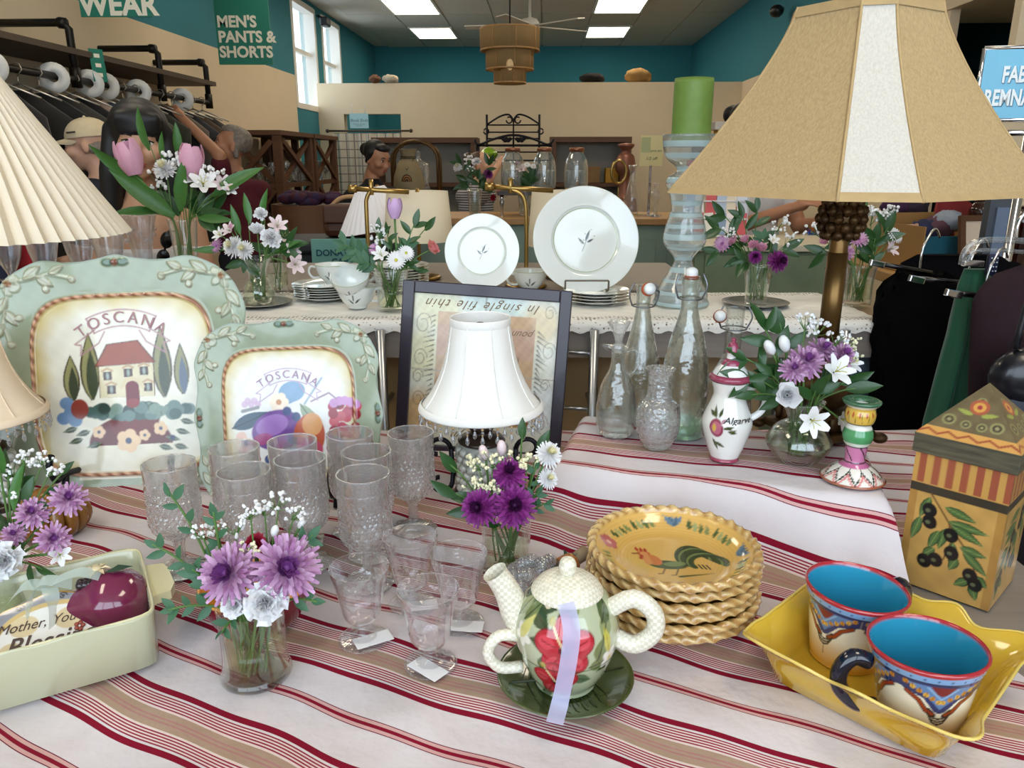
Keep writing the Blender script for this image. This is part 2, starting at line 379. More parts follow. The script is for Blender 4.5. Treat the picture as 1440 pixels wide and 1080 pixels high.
# ---------------------------------------------------------------- pipe rail with hanging clothes on the left wall
PIPE = mat('black_pipe', '#1c1714', .45, .5); BOARD = mat('grey_board', '#57483b', .6, noise=.3, nscale=5, stretch=(4, 1, 1))
tag(MB().box((0, 0, 0), (.4, 5.2, .03)).build('wall_shelf', BOARD, loc=rm(-2.78, 3.5, 2.0), rot=YAW), 'long dark board shelf on black pipe brackets', 'shelf')
t = thing('clothes_rail', 'black iron pipe clothes rail fixed to the cream wall', 'clothes rail', rm(-2.6, 4.4, 1.85), YAW)
MB().tube([(0, -3.4, 0), (0, 1.62, 0)], .018).build('rail', PIPE, t)
for v in (-2.1, -.1, .87, 1.6):
    m = MB(); m.tube([(-.385, v, .28), (-.03, v, .28), (0, v, .25), (0, v, -.02)], .02); m.tube([(-.398, v, .28), (-.385, v, .28)], .055, 12)
    m.tube([(-.05, v, .28), (-.01, v, .275)], .028); m.tube([(0, v, .06), (0, v, -.04)], .028); m.build('bracket', PIPE, t)
hm = MB(); hm.tube([(0, 0, -.03), (.027, 0, .0), (.018, 0, .024), (.0, 0, .03), (-.02, 0, .022), (-.027, 0, .0)], .003, 5); hm.tube([(0, 0, -.03), (0, 0, -.07)], .003, 5)
hm.tube([(-.2, 0, -.14), (0, 0, -.06), (.2, 0, -.14)], .005, 5)
hmm = hm.mesh('hanger', mat('hanger_wire', '#b9b2a4', .35, .8))
def garment(wd, h, th, seed, slope=.13):
    q = random.Random(seed)
    def fn(u, v):
        a = 2*PI*u; z = -v*h
        sh = min(1, .22+v*h/slope*.8) if v*h < slope else 1
        f = (1+.05*math.sin(9*v+seed))*(1+.15*max(0, v-.3))
        x = math.cos(a); y = math.sin(a)
        x = math.copysign(abs(x)**.6, x)*wd/2*sh*f; y = math.copysign(abs(y)**.8, y)*th*(.6+.5*v)+.012*math.sin(5*a+seed+4*v)*v
        return (x, y, z-.05)
    m = MB().grid(fn, 24, 14, cu=True); n = len(m.v)
    m.f.append([i*14 for i in range(24)]); m.m.append(0); m.s.append(True)
    return m
gcols = [('navy blue wool jacket', '#22263f'), ('bright red jacket with white piping', '#b01f2a'), ('deep blue zip jacket', '#1c2c63'), ('charcoal suit jacket', '#26221f'), ('brown-black blazer', '#1d1916'), ('matte black coat', '#161413'), ('dark grey tweed coat', '#3a3631'),
         ('black leather-look jacket', '#100f10'), ('pale pink-beige shirt', '#b79d8d'), ('slate blue denim shirt', '#566273'), ('brown plaid shirt', '#6d5740'), ('olive green field jacket', '#4b4a36'), ('dark olive parka', '#35352a'), ('faded black hoodie', '#1b1a1a'), ('taupe work jacket', '#75685a'), ('graphite trousers', '#3b3a3c'), ('brown corduroy jacket', '#5e4b3c'), ('grey wool trousers', '#4d4843')]
for i, (nm, c) in enumerate(gcols):
    v = 3.18+i*.158; p = rm(-2.6, v, 1.85)
    tag(link('clothes_hanger', hmm, None, p, YAW+rnd.uniform(-.15, .15)), 'wire clothes hanger hooked on the black pipe rail', 'hanger', 'wire hangers on the pipe rail')
    g_ = garment(.46+.05*rnd.random(), .85, .05, i+1).build('hanging_garment', mat('cloth_'+c, c, .9, noise=.3, nscale=30, sheen=.2), loc=p+Vector((0, 0, -.045)), rot=YAW+rnd.uniform(-.12, .12))
    tag(g_, nm+' hanging on the wall rail', 'garment', 'clothes on the wall rail')
rm_ = MB().lathe([(.022, -.004), (.075, -.004), (.075, .004), (.022, .004), (.022, -.004)], 20, mat=Matrix.Rotation(PI/2, 4, 'X')).mesh('size_disc', mat('size_disc_white', '#d8d6d0', .4))
for v in (3.63, 4.1, 4.42, 4.58, 4.95, 5.55): tag(link('size_disc', rm_, None, rm(-2.6, v, 1.84), YAW+.35), 'round white size divider on the black pipe rail', 'divider', 'size discs on the pipe rail')
t = thing('hanging_tag', 'small green sign strip hanging from the board shelf edge', 'sign', at(138, 92, 4.55), (R(-6), 0, .9))
MB().box((0, 0, 0), (.075, .003, .17)).build('card', GRN, t)
for k in range(3): MB().box((0, -.003, .05-.05*k), (.03, .002, .02)).build('print', LTR, t)
# ---------------------------------------------------------------- far shop furniture
WOOD = mat('stained_wood', '#5c3a22', .55, noise=.4, nscale=8, stretch=(1, 1, 6)); WOODL = mat('butcher_block', '#b98d58', .45, noise=.3, nscale=6, stretch=(1, 8, 1))
PIT = mat('fine_glassware', (1, 1, 1)); GS = glass('shelf_glass', (.92, .93, .93), edge=.4, body=.1)
def xunit(label, v0, v1, u0, u1, ztop, levels):
    t = thing('crossed_wood_shelf', label, 'shelf unit', rm((u0+u1)/2, (v0+v1)/2, 0), YAW, 'crossed wooden shelf units')
    du, dv = (u1-u0)/2*US, (v1-v0)/2; p = .035; pm = MB().box((0, 0, 0), (p*2, p*2, ztop)).mesh('post', WOOD)
    for a in (-1, 1):
        for b in (-1, 1): link('post', pm, t, (a*(du-p), b*(dv-p), ztop/2))
    MB().box((0, 0, ztop-.02), (du*2+.03, dv*2+.03, .04)).build('top', WOOD, t)
    for z in levels: MB().box((0, 0, z-.02), (du*2-.01, dv*2-.01, .04)).build('shelf_board', WOOD, t)
    zs = [0]+list(levels)+[ztop-.04]
    for i in range(1, len(zs)-1):
        z0, z1 = zs[i], zs[i+1]-.04
        for s_ in (-1, 1):
            L = math.hypot(2*dv-.14, z1-z0); an = math.atan2(z1-z0, 2*dv-.14)*s_
            MB().box((0, 0, 0), (.03, L-.03, .045)).build('cross_brace', WOOD, t, (du-.02-.012*s_, 0, (z0+z1)/2), (an, 0, 0))
            L = math.hypot(2*du-.14, z1-z0); an = math.atan2(z1-z0, 2*du-.14)*s_
            MB().box((0, 0, 0), (L-.03, .03, .045)).build('cross_brace', WOOD, t, (0, -dv+.02+.012*s_, (z0+z1)/2), (0, an, 0))
    return t
xunit('crossed wooden shelf unit full of stemware, beside the man in maroon', 7.05, 8.05, -2.95, -2.43, 1.66, (.72, 1.2))
xunit('crossed wooden shelf unit full of stemware, beside the checked curtain', 8.12, 9.0, -2.95, -2.43, 1.66, (.72, 1.2))
gob = MB().lathe(glassprof([(.03, 0), (.03, .004), (.006, .012), (.006, .06), (.034, .09), (.04, .13), (.038, .16)], .002, .09), 12).mesh('stem_glass', GS)
tum = MB().lathe(glassprof([(.028, 0), (.034, .05), (.038, .11)], .002, .006), 12).mesh('tumbler', GS)
k = 0
for z in (.72, 1.2):
    for v0, v1, nn in ((7.15, 7.95, 9), (8.22, 8.92, 8)):
        for j in range(3):
            for i in range(nn):
                g_ = (gob, 'stem_glass') if (i+j+k) % 3 else (tum, 'tumbler')
                o = link(g_[1], g_[0], None, rm(-2.86+.16*j+.02*rnd.random(), v0+(v1-v0)*i/(nn-1), 0)); o.location.z = z+.001; o.scale.z = .85+.4*rnd.random()
                where = ('upper' if z > 1 else 'middle')+' crossed shelf beside the '+('man in maroon' if v0 < 8 else 'checked curtain')
                tag(o, ('clear stemmed wine glass' if g_[1] == 'stem_glass' else 'clear straight tumbler')+' on the '+where, 'glass', 'glassware on the '+where)
        k += 1
# curtain and rod in the doorway
ROD = mat('dark_rod', '#4a4038', .5, .3)
def plaid():
    m = mat('plaid_curtain', '#dcd6c8', .9); nt = m.node_tree; L = nt.links.new; b = nt.nodes['Principled BSDF']
    tc = nd(m, 'ShaderNodeTexCoord'); sp = nd(m, 'ShaderNodeSeparateXYZ'); L(tc.outputs['Object'], sp.inputs[0]); prev = None
    for ax in (0, 2):
        mu = nd(m, 'ShaderNodeMath'); mu.operation = 'PINGPONG'; L(sp.outputs[ax], mu.inputs[0]); mu.inputs[1].default_value = .05
        lt = nd(m, 'ShaderNodeMath'); lt.operation = 'LESS_THAN'; L(mu.outputs[0], lt.inputs[0]); lt.inputs[1].default_value = .006
        if prev: mx = nd(m, 'ShaderNodeMath'); mx.operation = 'MAXIMUM'; L(prev, mx.inputs[0]); L(lt.outputs[0], mx.inputs[1]); prev = mx.outputs[0]
        else: prev = lt.outputs[0]
    c = nd(m, 'ShaderNodeMix'); c.data_type = 'RGBA'; c.inputs[6].default_value = (*hx('#dcd6c8'), 1); c.inputs[7].default_value = (*hx('#8f8a86'), 1); L(prev, c.inputs[0]); L(c.outputs[2], b.inputs['Base Color'])
    return m
tag(MB().grid(lambda u, v: (-.46+.87*u, .035*math.sin(u*44)+.012*math.sin(u*17+2), -1.7*v), 100, 4).build('doorway_curtain', plaid(), loc=at(519, 187, 10.2), rot=YAW), 'white curtain with grey window-pane checks across the doorway', 'curtain')
p = at(519, 184, 10.2)
m = MB(); m.tube([p+RU*-.52, p+RU*.52], .012); m.ball(p+RU*-.53, .025); m.ball(p+RU*.53, .025); tag(m.build('curtain_rod', ROD), 'thin dark rod holding the checked curtain', 'rod')
INKK = mat('string', '#dddddd', .8)
t = thing('doorway_sign', 'pale blue notice hanging in the doorway above the checked curtain', 'sign', at(505, 170, 10.36), (PI/2, 0, YAW))
for s_ in (-1, 1): MB().tube([(s_*.08, .08, 0), (s_*.08, .2, 0)], .003, 5).build('string', INKK, t)
MB().box((0, 0, 0), (.24, .18, .008)).build('card', mat('pale_blue_card', '#a9d3dc', .5), t)
INK = mat('grey_print', '#5d7684', .6); text('lettering', 'Book Ends', .052, INK, t, (0, .005, .005), shear=.2); text('lettering', 'The shop next door\nsee inside', .02, INK, t, (0, -.05, .005))
# chandelier, fan
JUTE = mat('jute', '#a98a5c', .9, noise=.5, nscale=40, stretch=(8, 8, .4), bump=.6, bscale=60, alpha=.86)
p = at(717, 40, 7.0); s_ = 1/ppm(p)
t = thing('tiered_pendant', 'three-tier woven jute pendant lamp hanging from the ceiling', 'pendant lamp', p)
for r0, z0, z1 in ((42, 0, 30), (34, 27, 55), (23, 52, 73)):
    r0 *= s_; z0 *= -s_; z1 *= -s_
    tier = MB().lathe([(r0, z0), (r0, z1), (r0-.008, z1), (r0-.008, z0), (r0, z0)], 40).build('tier', JUTE, t)
    MB().lathe([(r0+.002, z0), (r0+.003, z0-.012), (r0, z0-.014)], 40).build('hoop', WOODL, tier); MB().lathe([(r0+.001, z1+.014), (r0+.003, z1+.002), (r0, z1)], 40).build('hoop', WOODL, tier)
    for k in range(8):
        a = 2*PI*k/8+.2; MB().tube([(r0*1.005*math.cos(a), r0*1.005*math.sin(a), z0), (r0*1.005*math.cos(a), r0*1.005*math.sin(a), z1)], .004, 5).build('rib', WOODL, tier)
MB().tube([(0, 0, -.15), (0, 0, 3.24-p.z)], .006).build('cord', IRON, t)
m = MB(); m.tube([(-42*s_, 0, 0), (42*s_, 0, 0)], .005); m.tube([(0, -42*s_, 0), (0, 42*s_, 0)], .005); m.build('spreader', IRON, t)
BULB = mat('warm_bulb', '#ffd9a0', .4, emit=14)
MB().ball((0, 0, -.28), (.03, .03, .045)).build('bulb', BULB, t); MB().lathe([(.02, -.235), (.02, -.15), (0, -.15)], 10).build('socket', IRON, t)
p = at(745, 34, 9.2)
t = thing('ceiling_fan', 'white ceiling fan behind the woven pendant lamp', 'ceiling fan', p)
FANM = mat('fan_white', '#d8d3c8', .5); m = MB(); m.lathe([(0, -.06), (.09, -.05), (.11, 0), (.08, .05), (.015, .07), (.015, 3.26-p.z)], 20); m.build('motor', FANM, t)
bl = MB().box((.42, 0, 0), (.6, .12, .012), b=.004).mesh('blade', FANM)
for k in range(5): link('blade', bl, t, (0, 0, -.02), (R(8), 0, k*2*PI/5+.5))
# wooden cubbies against the partition and what stands in them
GREYB = mat('grey_backing', '#a9a69c', .9)
def cubby(label, x0, x1, ytop):
    a = at(x0, ytop, 9.75); b_ = at(x1, ytop, 9.75); W_ = (b_-a).length; h = a.z
    t = thing('wooden_display_hutch', label, 'hutch', Vector(((a.x+b_.x)/2, 9.75, 0)), YAW)
    MB().box((0, 0, h-.03), (W_, .42, .06)).build('top', WOOD, t)
    for s_ in (-1, 1): MB().box((s_*(W_/2-.04), 0, (h-.06)/2), (.08, .4, h-.06)).build('side', WOOD, t)
    MB().box((0, .19, (h-.06)/2), (W_-.16, .02, h-.06)).build('back', GREYB, t)
    for z in (.75, 1.12): MB().box((0, 0, z), (W_-.16, .38, .04)).build('shelf_board', WOOD, t)
    return t, W_
cubby('wooden display hutch behind the woman in black', 526, 673, 194); cubby('wooden display hutch behind the glass jars', 773, 886, 193)
def wire_arch():
    t = thing('metal_wall_rack', 'black wire wall rack with scrolled crest above the hutches', 'wall rack', at(722, 226, 9.85), YAW)
    q = 1/ppm(at(722, 226, 9.85)); P = lambda x, y: ((x-722)*q, 0, (226-y)*q*1.06)
    m = MB()
    for x in (685, 758): m.tube([P(x, 168), P(x, 230)], .014, 6)
    for y in (181, 190, 198, 206, 215): m.tube([P(685, y), P(758, y)], .009, 5)
    m.tube([P(722, 178), P(722, 230)], .01, 6); m.build('frame', IRON, t)
    for s in (-1, 1):
        pts = [P(722+s*36, 180), P(722+s*20, 171), P(722+s*8, 168), P(722+s*2, 172), P(722, 178)]; MB().tube(smooth(pts), .011, 6).build('scroll', IRON, t)
        pts = [P(722+s*(6+4*math.cos(a)), 175+4*math.sin(a)) for a in [i*.6 for i in range(10)]]; MB().tube(pts, .009, 6).build('scroll', IRON, t)
        pts = [P(722+s*(38+3.5*math.cos(a)), 189+3.5*math.sin(a)) for a in [i*.6 for i in range(11)]]; MB().tube(pts, .009, 6).build('scroll', IRON, t)
wire_arch()
# black baker's rack with a green pot
t = thing('iron_bakers_rack', 'black wrought-iron rack with leaf crest holding a green pot', 'rack', at(722, 240, 7.45))
q = 1/ppm(at(722, 240, 7.45)); P = lambda x, y, d=0: ((x-722)*q, d, (240-y)*q*1.06)
m = MB(); floor_z = -(at(722, 240, 7.45).z)
for x in (671, 775):
    for d in (0, .3): m.tube([P(x, 207, d), (P(x, 207)[0], d, floor_z)], .013, 6)
m.build('post', IRON, t)
m = MB(); m.tube(smooth([P(668, 201), P(674, 207), P(695, 200), P(722, 195), P(750, 200), P(770, 207), P(778, 200)]), .011, 6); m.tube([P(671, 208), P(775, 208)], .011, 6); m.tube([P(722, 196), P(722, 208)], .009, 6); m.build('crest', IRON, t)
for s in (-1, 1):
    m = MB()
    for k in range(5): m.ball(P(722+s*(5+2.2*k), 200+2*(k % 2)), (.022, .008, .018), seg=6, rings=4)
    m.build('iron_leaf', IRON, t)
for y in (227, 262, 300): MB().box(P(723, y, .15), (.66, .3, .015)).build('rack_shelf', IRON, t)
t = thing('lime_pot', 'glossy lime-green round pot on the iron rack', 'pot', at(687, 227, 7.6)+Vector((0, 0, .008)))
MB().lathe(glassprof([(.03, 0), (.06, .01), (.088, .05), (.085, .075), (.05, .1), (.045, .105)], .004, .01), 24).build('body', mat('lime_glaze', '#8fbb2e', .12, coat=.5), t); MB().lathe([(0, .125), (.02, .12), (.05, .106)], 16).build('lid', mat('lime_glaze', ''), t)
# counter with butcher-block top
SAGE = mat('sage_paint', '#8fa79a', .6, noise=.15, nscale=8); SAGED = mat('old_green_paint', '#7c8a6c', .7, noise=.4, nscale=12)
CY = 6.1
t = thing('sage_counter', 'sage-green panelled counter with a butcher-block top', 'counter', (at(800, 302, CY+.3).x, CY+.38, 0), YAW)
MB().box((-.4, 0, .945), (3.4, .8, .05), b=.006).build('worktop', WOODL, t); MB().box((-.4, .02, .46), (3.3, .72, .92)).build('body', SAGE, t)
for k in range(6): MB().box((-1.75+.55*k, -.35, .5), (.46, .02, .62), b=.004).build('door_panel', SAGE, t)
def onctr(x, y, zt=.971): return atZ(x, y, zt)
DJ = glass('dispenser_glass', (.93, .95, .95), edge=.35, body=.08); DW = glass('dispenser_water', (.82, .87, .88), edge=.2, body=.15); COP = mat('copper_lid', '#a5715a', .35, .8)
for i, (x, yb, yt, w_) in enumerate(((721, 264, 212, 33), (765, 266, 208, 33), (810, 258, 212, 33))):
    p = at(x, yb, 6.4); p.z = at(765, 265, 6.4).z; q = 1/ppm(p); h = 55*q; r = w_*q/2
    t = thing('beverage_jar', ['lidded glass drink jar behind pale pink blossoms', 'lidded glass drink jar half full of grey water, between the others', 'lidded glass drink jar beside the striped candle holder, over the hutch'][i], 'jar', p, 0, 'glass drink jars with copper lids')
    MB().lathe(glassprof([(r*.8, 0), (r, h*.08), (r*1.0, h*.45), (r*.9, h*.68), (r*.6, h*.86), (r*.6, h*.9)], .004, .01), 24).build('jar_body', DJ, t)
    MB().lathe([(0, .012), (r*.78, .012), (r*.95, h*.09), (r*.96, h*.45), (0, h*.45)], 24).build('water', DW, t)
    MB().lathe([(0, h*.9), (r*.64, h*.9), (r*.64, h*.98), (r*.58, h), (0, h)], 24).build('lid', COP, t)
    m = MB(); m.tube([(0, -r*.9, .05), (0, -r*1.25, .05)], .01); m.tube([(0, -r*1.2, .03), (0, -r*1.2, .085)], .008); m.build('spigot', CHROME, t)
p = at(765, 268, 6.4); t = thing('jar_stand', 'dark stand with turned chrome finials carrying the drink jars', 'stand', (p.x, 6.45, p.z-.018))
MB().box((0, 0, 0), (.75, .3, .03), b=.004).build('tray', mat('dark_tray', '#3b3630', .4), t)
for s in (-1, 1):
    for d in (-.1, .1): MB().lathe([(0, 0), (.02, 0), (.012, -.03), (.02, -.06), (.012, -.1), (0.014, .971-p.z+.03)], 10).build('leg', CHROME, t, (s*.34, d, -.012))
# arched brass handles, wrapped clay urn, woman's desk bits
CLAY = mat('pale_clay', '#9b8a68', .8, noise=.5, nscale=10, bump=.5, bscale=25)
p = atZ(574, 306, .974); p.y += .12; q = 1/ppm(p)*1.0
t = thing('clay_urn', 'rough clay urn with twine and a ridged oval on the front', 'urn', p)
MB().lathe(glassprof([(14*q, 0), (20*q, 20*q), (21*q, 48*q), (15*q, 70*q), (9.5*q, 78*q), (9.5*q, 84*q), (12*q, 91*q)], .006, .01), 28).build('body', CLAY, t)
m = MB()
for zz in (78, 80): m.lathe([(10.4*q, zz*q), (11*q, zz*q+.003), (10.4*q, zz*q+.006)], 20)
m.tube([(-10*q, -5*q, 78*q), (0, -18.5*q, 63*q), (9*q, -7*q, 78*q)], .003, 5); m.build('twine', mat('twine', '#3e342a', .9), t)
for k in range(5):
    a = [(math.cos(th)*q*(6.5-k*1.2), -(20.6+.8*k*.3)*q+abs(math.cos(th))*q*.9, (48+math.sin(th)*(9-1.6*k))*q) for th in [i*PI/6 for i in range(7)]]
    MB().tube(a, .005, 5).build('ridge', mat('ridge_orange', '#b0783e', .7) if k % 2 else mat('twine', ''), t)
for x0, x1, Y_ in ((552, 616, 6.45), (556, 620, 6.7)):
    a = at(x0, 255, Y_); b_ = at(x1, 255, Y_); c = (a+b_)/2; W_ = (b_-a).length/2; top = at(584, 198, Y_).z-c.z
    pts = [(-W_, 0, .972-c.z)]+[(-W_*math.cos(th), 0, top-W_*.8+W_*.8*math.sin(th)) for th in [i*PI/10 for i in range(11)]]+[(W_, 0, .972-c.z)]
    tag(MB().tube(pts, .012, 8).build('arched_rail', mat('aged_brass', '#5a4326', .4, .7), loc=c), 'arched brown metal handrail behind the clay urn, %s' % ('bow nearer the urn' if Y_ < 6.5 else 'bow nearer the hutch'), 'rail')
# ---------------------------------------------------------------- front table and striped cloth
TZ, RZ, T2 = .85, .96, 1.05
GWOOD = mat('grey_wood', '#8d8278', .55, noise=.35, nscale=6, stretch=(1, 14, 14), bump=.2)
t = thing('display_table', 'grey wooden display table under the striped cloth', 'table', (-.15, .97, 0))
MB().box((0, 0, TZ-.021), (1.76, 1.16, .036), b=.004).build('tabletop', GWOOD, t)
for a in (-1, 1):
    for b_ in (-1, 1): MB().box((a*.82, b_*.52, (TZ-.04)/2), (.06, .06, TZ-.04)).build('leg', GWOOD, t)
FLp, E1 = Vector((.059, 1.074)), Vector((.439, -.121)); RL = E1.length; E1.normalize(); E2 = Vector((-E1.y, E1.x)); RD = .235
def ss(x): x = max(0, min(1, x)); return x*x*(3-2*x)
def rise(x, y):
    d = Vector((x, y))-FLp; s_ = d.dot(E1); t_ = d.dot(E2)
    return min(ss((t_+.075)/.085), ss((s_+.06)/.075), ss((RL+.052-s_)/.05), ss((RD+.06-t_)/.06))
def clothz(x, y):
    h = rise(x, y)
    wr = .0022*math.sin(11*x+17*y)*math.sin(23*y-9*x+1)+.0014*math.sin(41*x+13*y)*math.sin(27*y)+.0012*math.sin(19*x-37*y+2)
    d = Vector((x, y))-FLp; fold = 0
    if 0 < h < 1: fold = .008*h*(1-h)*4*math.sin(d.dot(E1)*42+math.sin(d.dot(E1)*15)*2)
    return TZ+.005+wr*(1-.6*h)+(RZ-TZ-.003)*h+fold
XL, YF, YB = -1.06, .40, 1.53
def xr(y):
    return (.505+max(0, .955-y)*.25)*(1-ss((y-.93)/.05))+(.553+(y-.955)*.655)*ss((y-.93)/.05)
nu, nv = 330, 230
P = np.zeros((nu*nv, 3)); UV = np.zeros((nu*nv, 2)); tp = atZ(525, 1017, TZ); V0 = tp.y+.47*tp.x
for i in range(nu):
    for j in range(nv):
        y = YF+(YB-YF)*j/(nv-1); x = XL+(xr(y)-XL)*i/(nu-1); z = clothz(x, y)
        W_ = ss((y-.78)/.3)*ss((x+.05)/.25); sl = .47-.17*W_
        P[i*nv+j] = (x, y, z)
        UV[i*nv+j] = (x, y+sl*x+.12*W_*.0+.55*(z-TZ)-V0+.006*math.sin(9*x+5*y)+.0035*math.sin(21*x-14*y)+.0015*math.sin(60*x+9*y))
def stripes():
    m = bpy.data.materials.new('striped_linen'); m.use_nodes = True; nt = m.node_tree; L = nt.links.new; b = nt.nodes['Principled BSDF']; b.inputs['Roughness'].default_value = .9; b.inputs['Specular IOR Level'].default_value = .15
    at_ = nd(m, 'ShaderNodeAttribute'); at_.attribute_name = 'stripe'; pp = nd(m, 'ShaderNodeMath'); pp.operation = 'PINGPONG'; L(at_.outputs['Fac'], pp.inputs[0]); pp.inputs[1].default_value = .0975
    dv = nd(m, 'ShaderNodeMath'); dv.operation = 'DIVIDE'; L(pp.outputs[0], dv.inputs[0]); dv.inputs[1].default_value = .0975
    cr = nd(m, 'ShaderNodeValToRGB'); L(dv.outputs[0], cr.inputs[0]); cr.color_ramp.interpolation = 'CONSTANT'
    wh, rd, pk, tn = '#d8d0d3', '#84122c', '#cfa3a0', '#ad937f'
    st_ = [(0, rd), (.0022, pk), (.0062, '#6d1a30'), (.0075, wh), (.0535, rd), (.0620, wh)]
    for k in range(5): st_ += [(.0650+.0038*k, '#97304a'), (.0668+.0038*k, '#e2cfca')]
    st_ += [(.0850, tn), (.0935, '#b07f7c'), (.0958, tn)]
    e = cr.color_ramp.elements
    while len(e) > 1: e.remove(e[-1])
    e[0].position = 0; e[0].color = (*hx(rd), 1)
    for p_, c in st_[1:]: q_ = e.new(p_/.0975); q_.color = (*hx(c), 1)
    tc = nd(m, 'ShaderNodeTexCoord'); n = nd(m, 'ShaderNodeTexNoise'); n.inputs['Scale'].default_value = 9; L(tc.outputs['Object'], n.inputs[0])
    mx = nd(m, 'ShaderNodeMix'); mx.data_type = 'RGBA'; mx.blend_type = 'MULTIPLY'; mx.inputs[7].default_value = (.88, .80, .76, 1); L(cr.outputs[0], mx.inputs[6])
    mr = nd(m, 'ShaderNodeMapRange'); mr.inputs[1].default_value = .45; mr.inputs[2].default_value = .75; mr.inputs[4].default_value = .6; L(n.outputs[0], mr.inputs[0]); L(mr.outputs[0], mx.inputs[0]); L(mx.outputs[2], b.inputs['Base Color'])
    n2 = nd(m, 'ShaderNodeTexNoise'); n2.inputs['Scale'].default_value = 420; L(tc.outputs['Object'], n2.inputs[0]); n3 = nd(m, 'ShaderNodeTexNoise'); n3.inputs['Scale'].default_value = 26; n3.inputs['Detail'].default_value = 3; L(tc.outputs['Object'], n3.inputs[0])
    bp = nd(m, 'ShaderNodeBump'); bp.inputs['Strength'].default_value = .15; bp.inputs['Distance'].default_value = .001; L(n2.outputs[0], bp.inputs['Height'])
    b2 = nd(m, 'ShaderNodeBump'); b2.inputs['Strength'].default_value = .5; b2.inputs['Distance'].default_value = .006; L(n3.outputs[0], b2.inputs['Height']); L(bp.outputs[0], b2.inputs['Normal']); L(b2.outputs[0], b.inputs['Normal'])
    return m
me = fastgrid('striped_tablecloth', P, nu, nv, stripes())
a_ = me.attributes.new('stripe', 'FLOAT', 'POINT'); a_.data.foreach_set('value', UV[:, 1].astype(np.float32)-10*.195+2)
# keep the phase exact: shift to a multiple of the period
a_.data.foreach_set('value', (UV[:, 1]+50*.195).astype(np.float32))
tag(link('striped_tablecloth', me), 'white linen cloth with red and tan stripes draped over table and riser', 'tablecloth')
# ---------------------------------------------------------------- second table with lace runner
t = thing('console_table', 'grey wooden console with chrome ladder ends behind the framed print', 'table', (0, 1.93, 0))
Y0, Y1 = 1.735, 2.13; X0, X1 = -1.35, .92
MB().box(((X0+X1)/2, 0, T2-.018), (X1-X0, .40, .02), b=.003).build('tabletop', mat('pale_board_edge', '#a98f74', .6, noise=.3, nscale=7, stretch=(1, 9, 9)), t)
MB().box(((X0+X1)/2, -.18, T2-.06), (X1-X0, .022, .062)).build('apron', GWOOD, t)
for x in (-.99, -.30, .188, .76):
    m = MB(); m.tube([(x, -.215, .02), (x, -.215, T2-.02)], .011, 10); m.tube([(x, .18, .02), (x, .18, T2-.03)], .011, 10)
    for z in (T2-.075, T2-.21, T2-.42, T2-.7): m.tube([(x, -.215, z), (x, .18, z)], .006, 6); m.tube([(x-.075, -.2, z), (x, -.215, z)], .005, 6)
    m.build('ladder_leg', mat('brushed_steel', '#b7b9bd', .3, 1), t)
KRAFT = mat('kraft_paper', '#a98b63', .8, noise=.3, nscale=7, bump=.4, bscale=8)
MB().grid(lambda u, v: (X0+.05+(X1-X0-.35)*u, -.1+.012*math.sin(40*u)*v+.01*math.sin(13*v), T2-.08-.75*v), 80, 12).build('paper_skirt', KRAFT, t)
MB().box((.8, -.12, .6), (.2, .02, .75)).build('side_panel', mat('blue_grey_panel', '#6f7c8f', .6), t)
def lace():
    m = mat('crochet_lace', '#f1eee8', .9, bump=.3, bscale=300); nt = m.node_tree; L = nt.links.new; b = nt.nodes['Principled BSDF']
    a = nd(m, 'ShaderNodeAttribute'); a.attribute_name = 'edge'; tc = nd(m, 'ShaderNodeTexCoord')
    v = nd(m, 'ShaderNodeTexVoronoi'); v.inputs['Scale'].default_value = 105; v.inputs['Randomness'].default_value = .25; L(tc.outputs['Object'], v.inputs[0])
    l = nd(m, 'ShaderNodeMath'); l.operation = 'LESS_THAN'; L(v.outputs['Distance'], l.inputs[0]); l.inputs[1].default_value = .34
    u = nd(m, 'ShaderNodeMath'); u.operation = 'MULTIPLY'; L(l.outputs[0], u.inputs[0]); L(a.outputs['Fac'], u.inputs[1])
    i = nd(m, 'ShaderNodeMath'); i.operation = 'SUBTRACT'; i.inputs[0].default_value = 1; L(u.outputs[0], i.inputs[1]); L(i.outputs[0], b.inputs['Alpha'])
    return m
nu, nv = 220, 40; P = np.zeros((nu*nv, 3)); ED = np.zeros(nu*nv)
for i in range(nu):
    for j in range(nv):
        x = -1.1+1.95*i/(nu-1); v = j/(nv-1); y = 1.722+.40*v; z = T2-.003+.0012*math.sin(60*x)*math.sin(50*v)
        if v < .06: z = T2-.005-.024*(1-v/.06)*(1-.15*math.cos(x*140)); y = 1.727+.003*v-.002
        P[i*nv+j] = (x, y-1.93, z); ED[i*nv+j] = 1 if (.0 < v < .13 or v > .88) else 0
me = fastgrid('lace_runner', P, nu, nv, lace()); a_ = me.attributes.new('edge', 'FLOAT', 'POINT'); a_.data.foreach_set('value', ED.astype(np.float32))
tag(link('lace_runner', me, None, (0, 1.93, .001)), 'white crochet-edged lace runner on the grey console', 'runner')
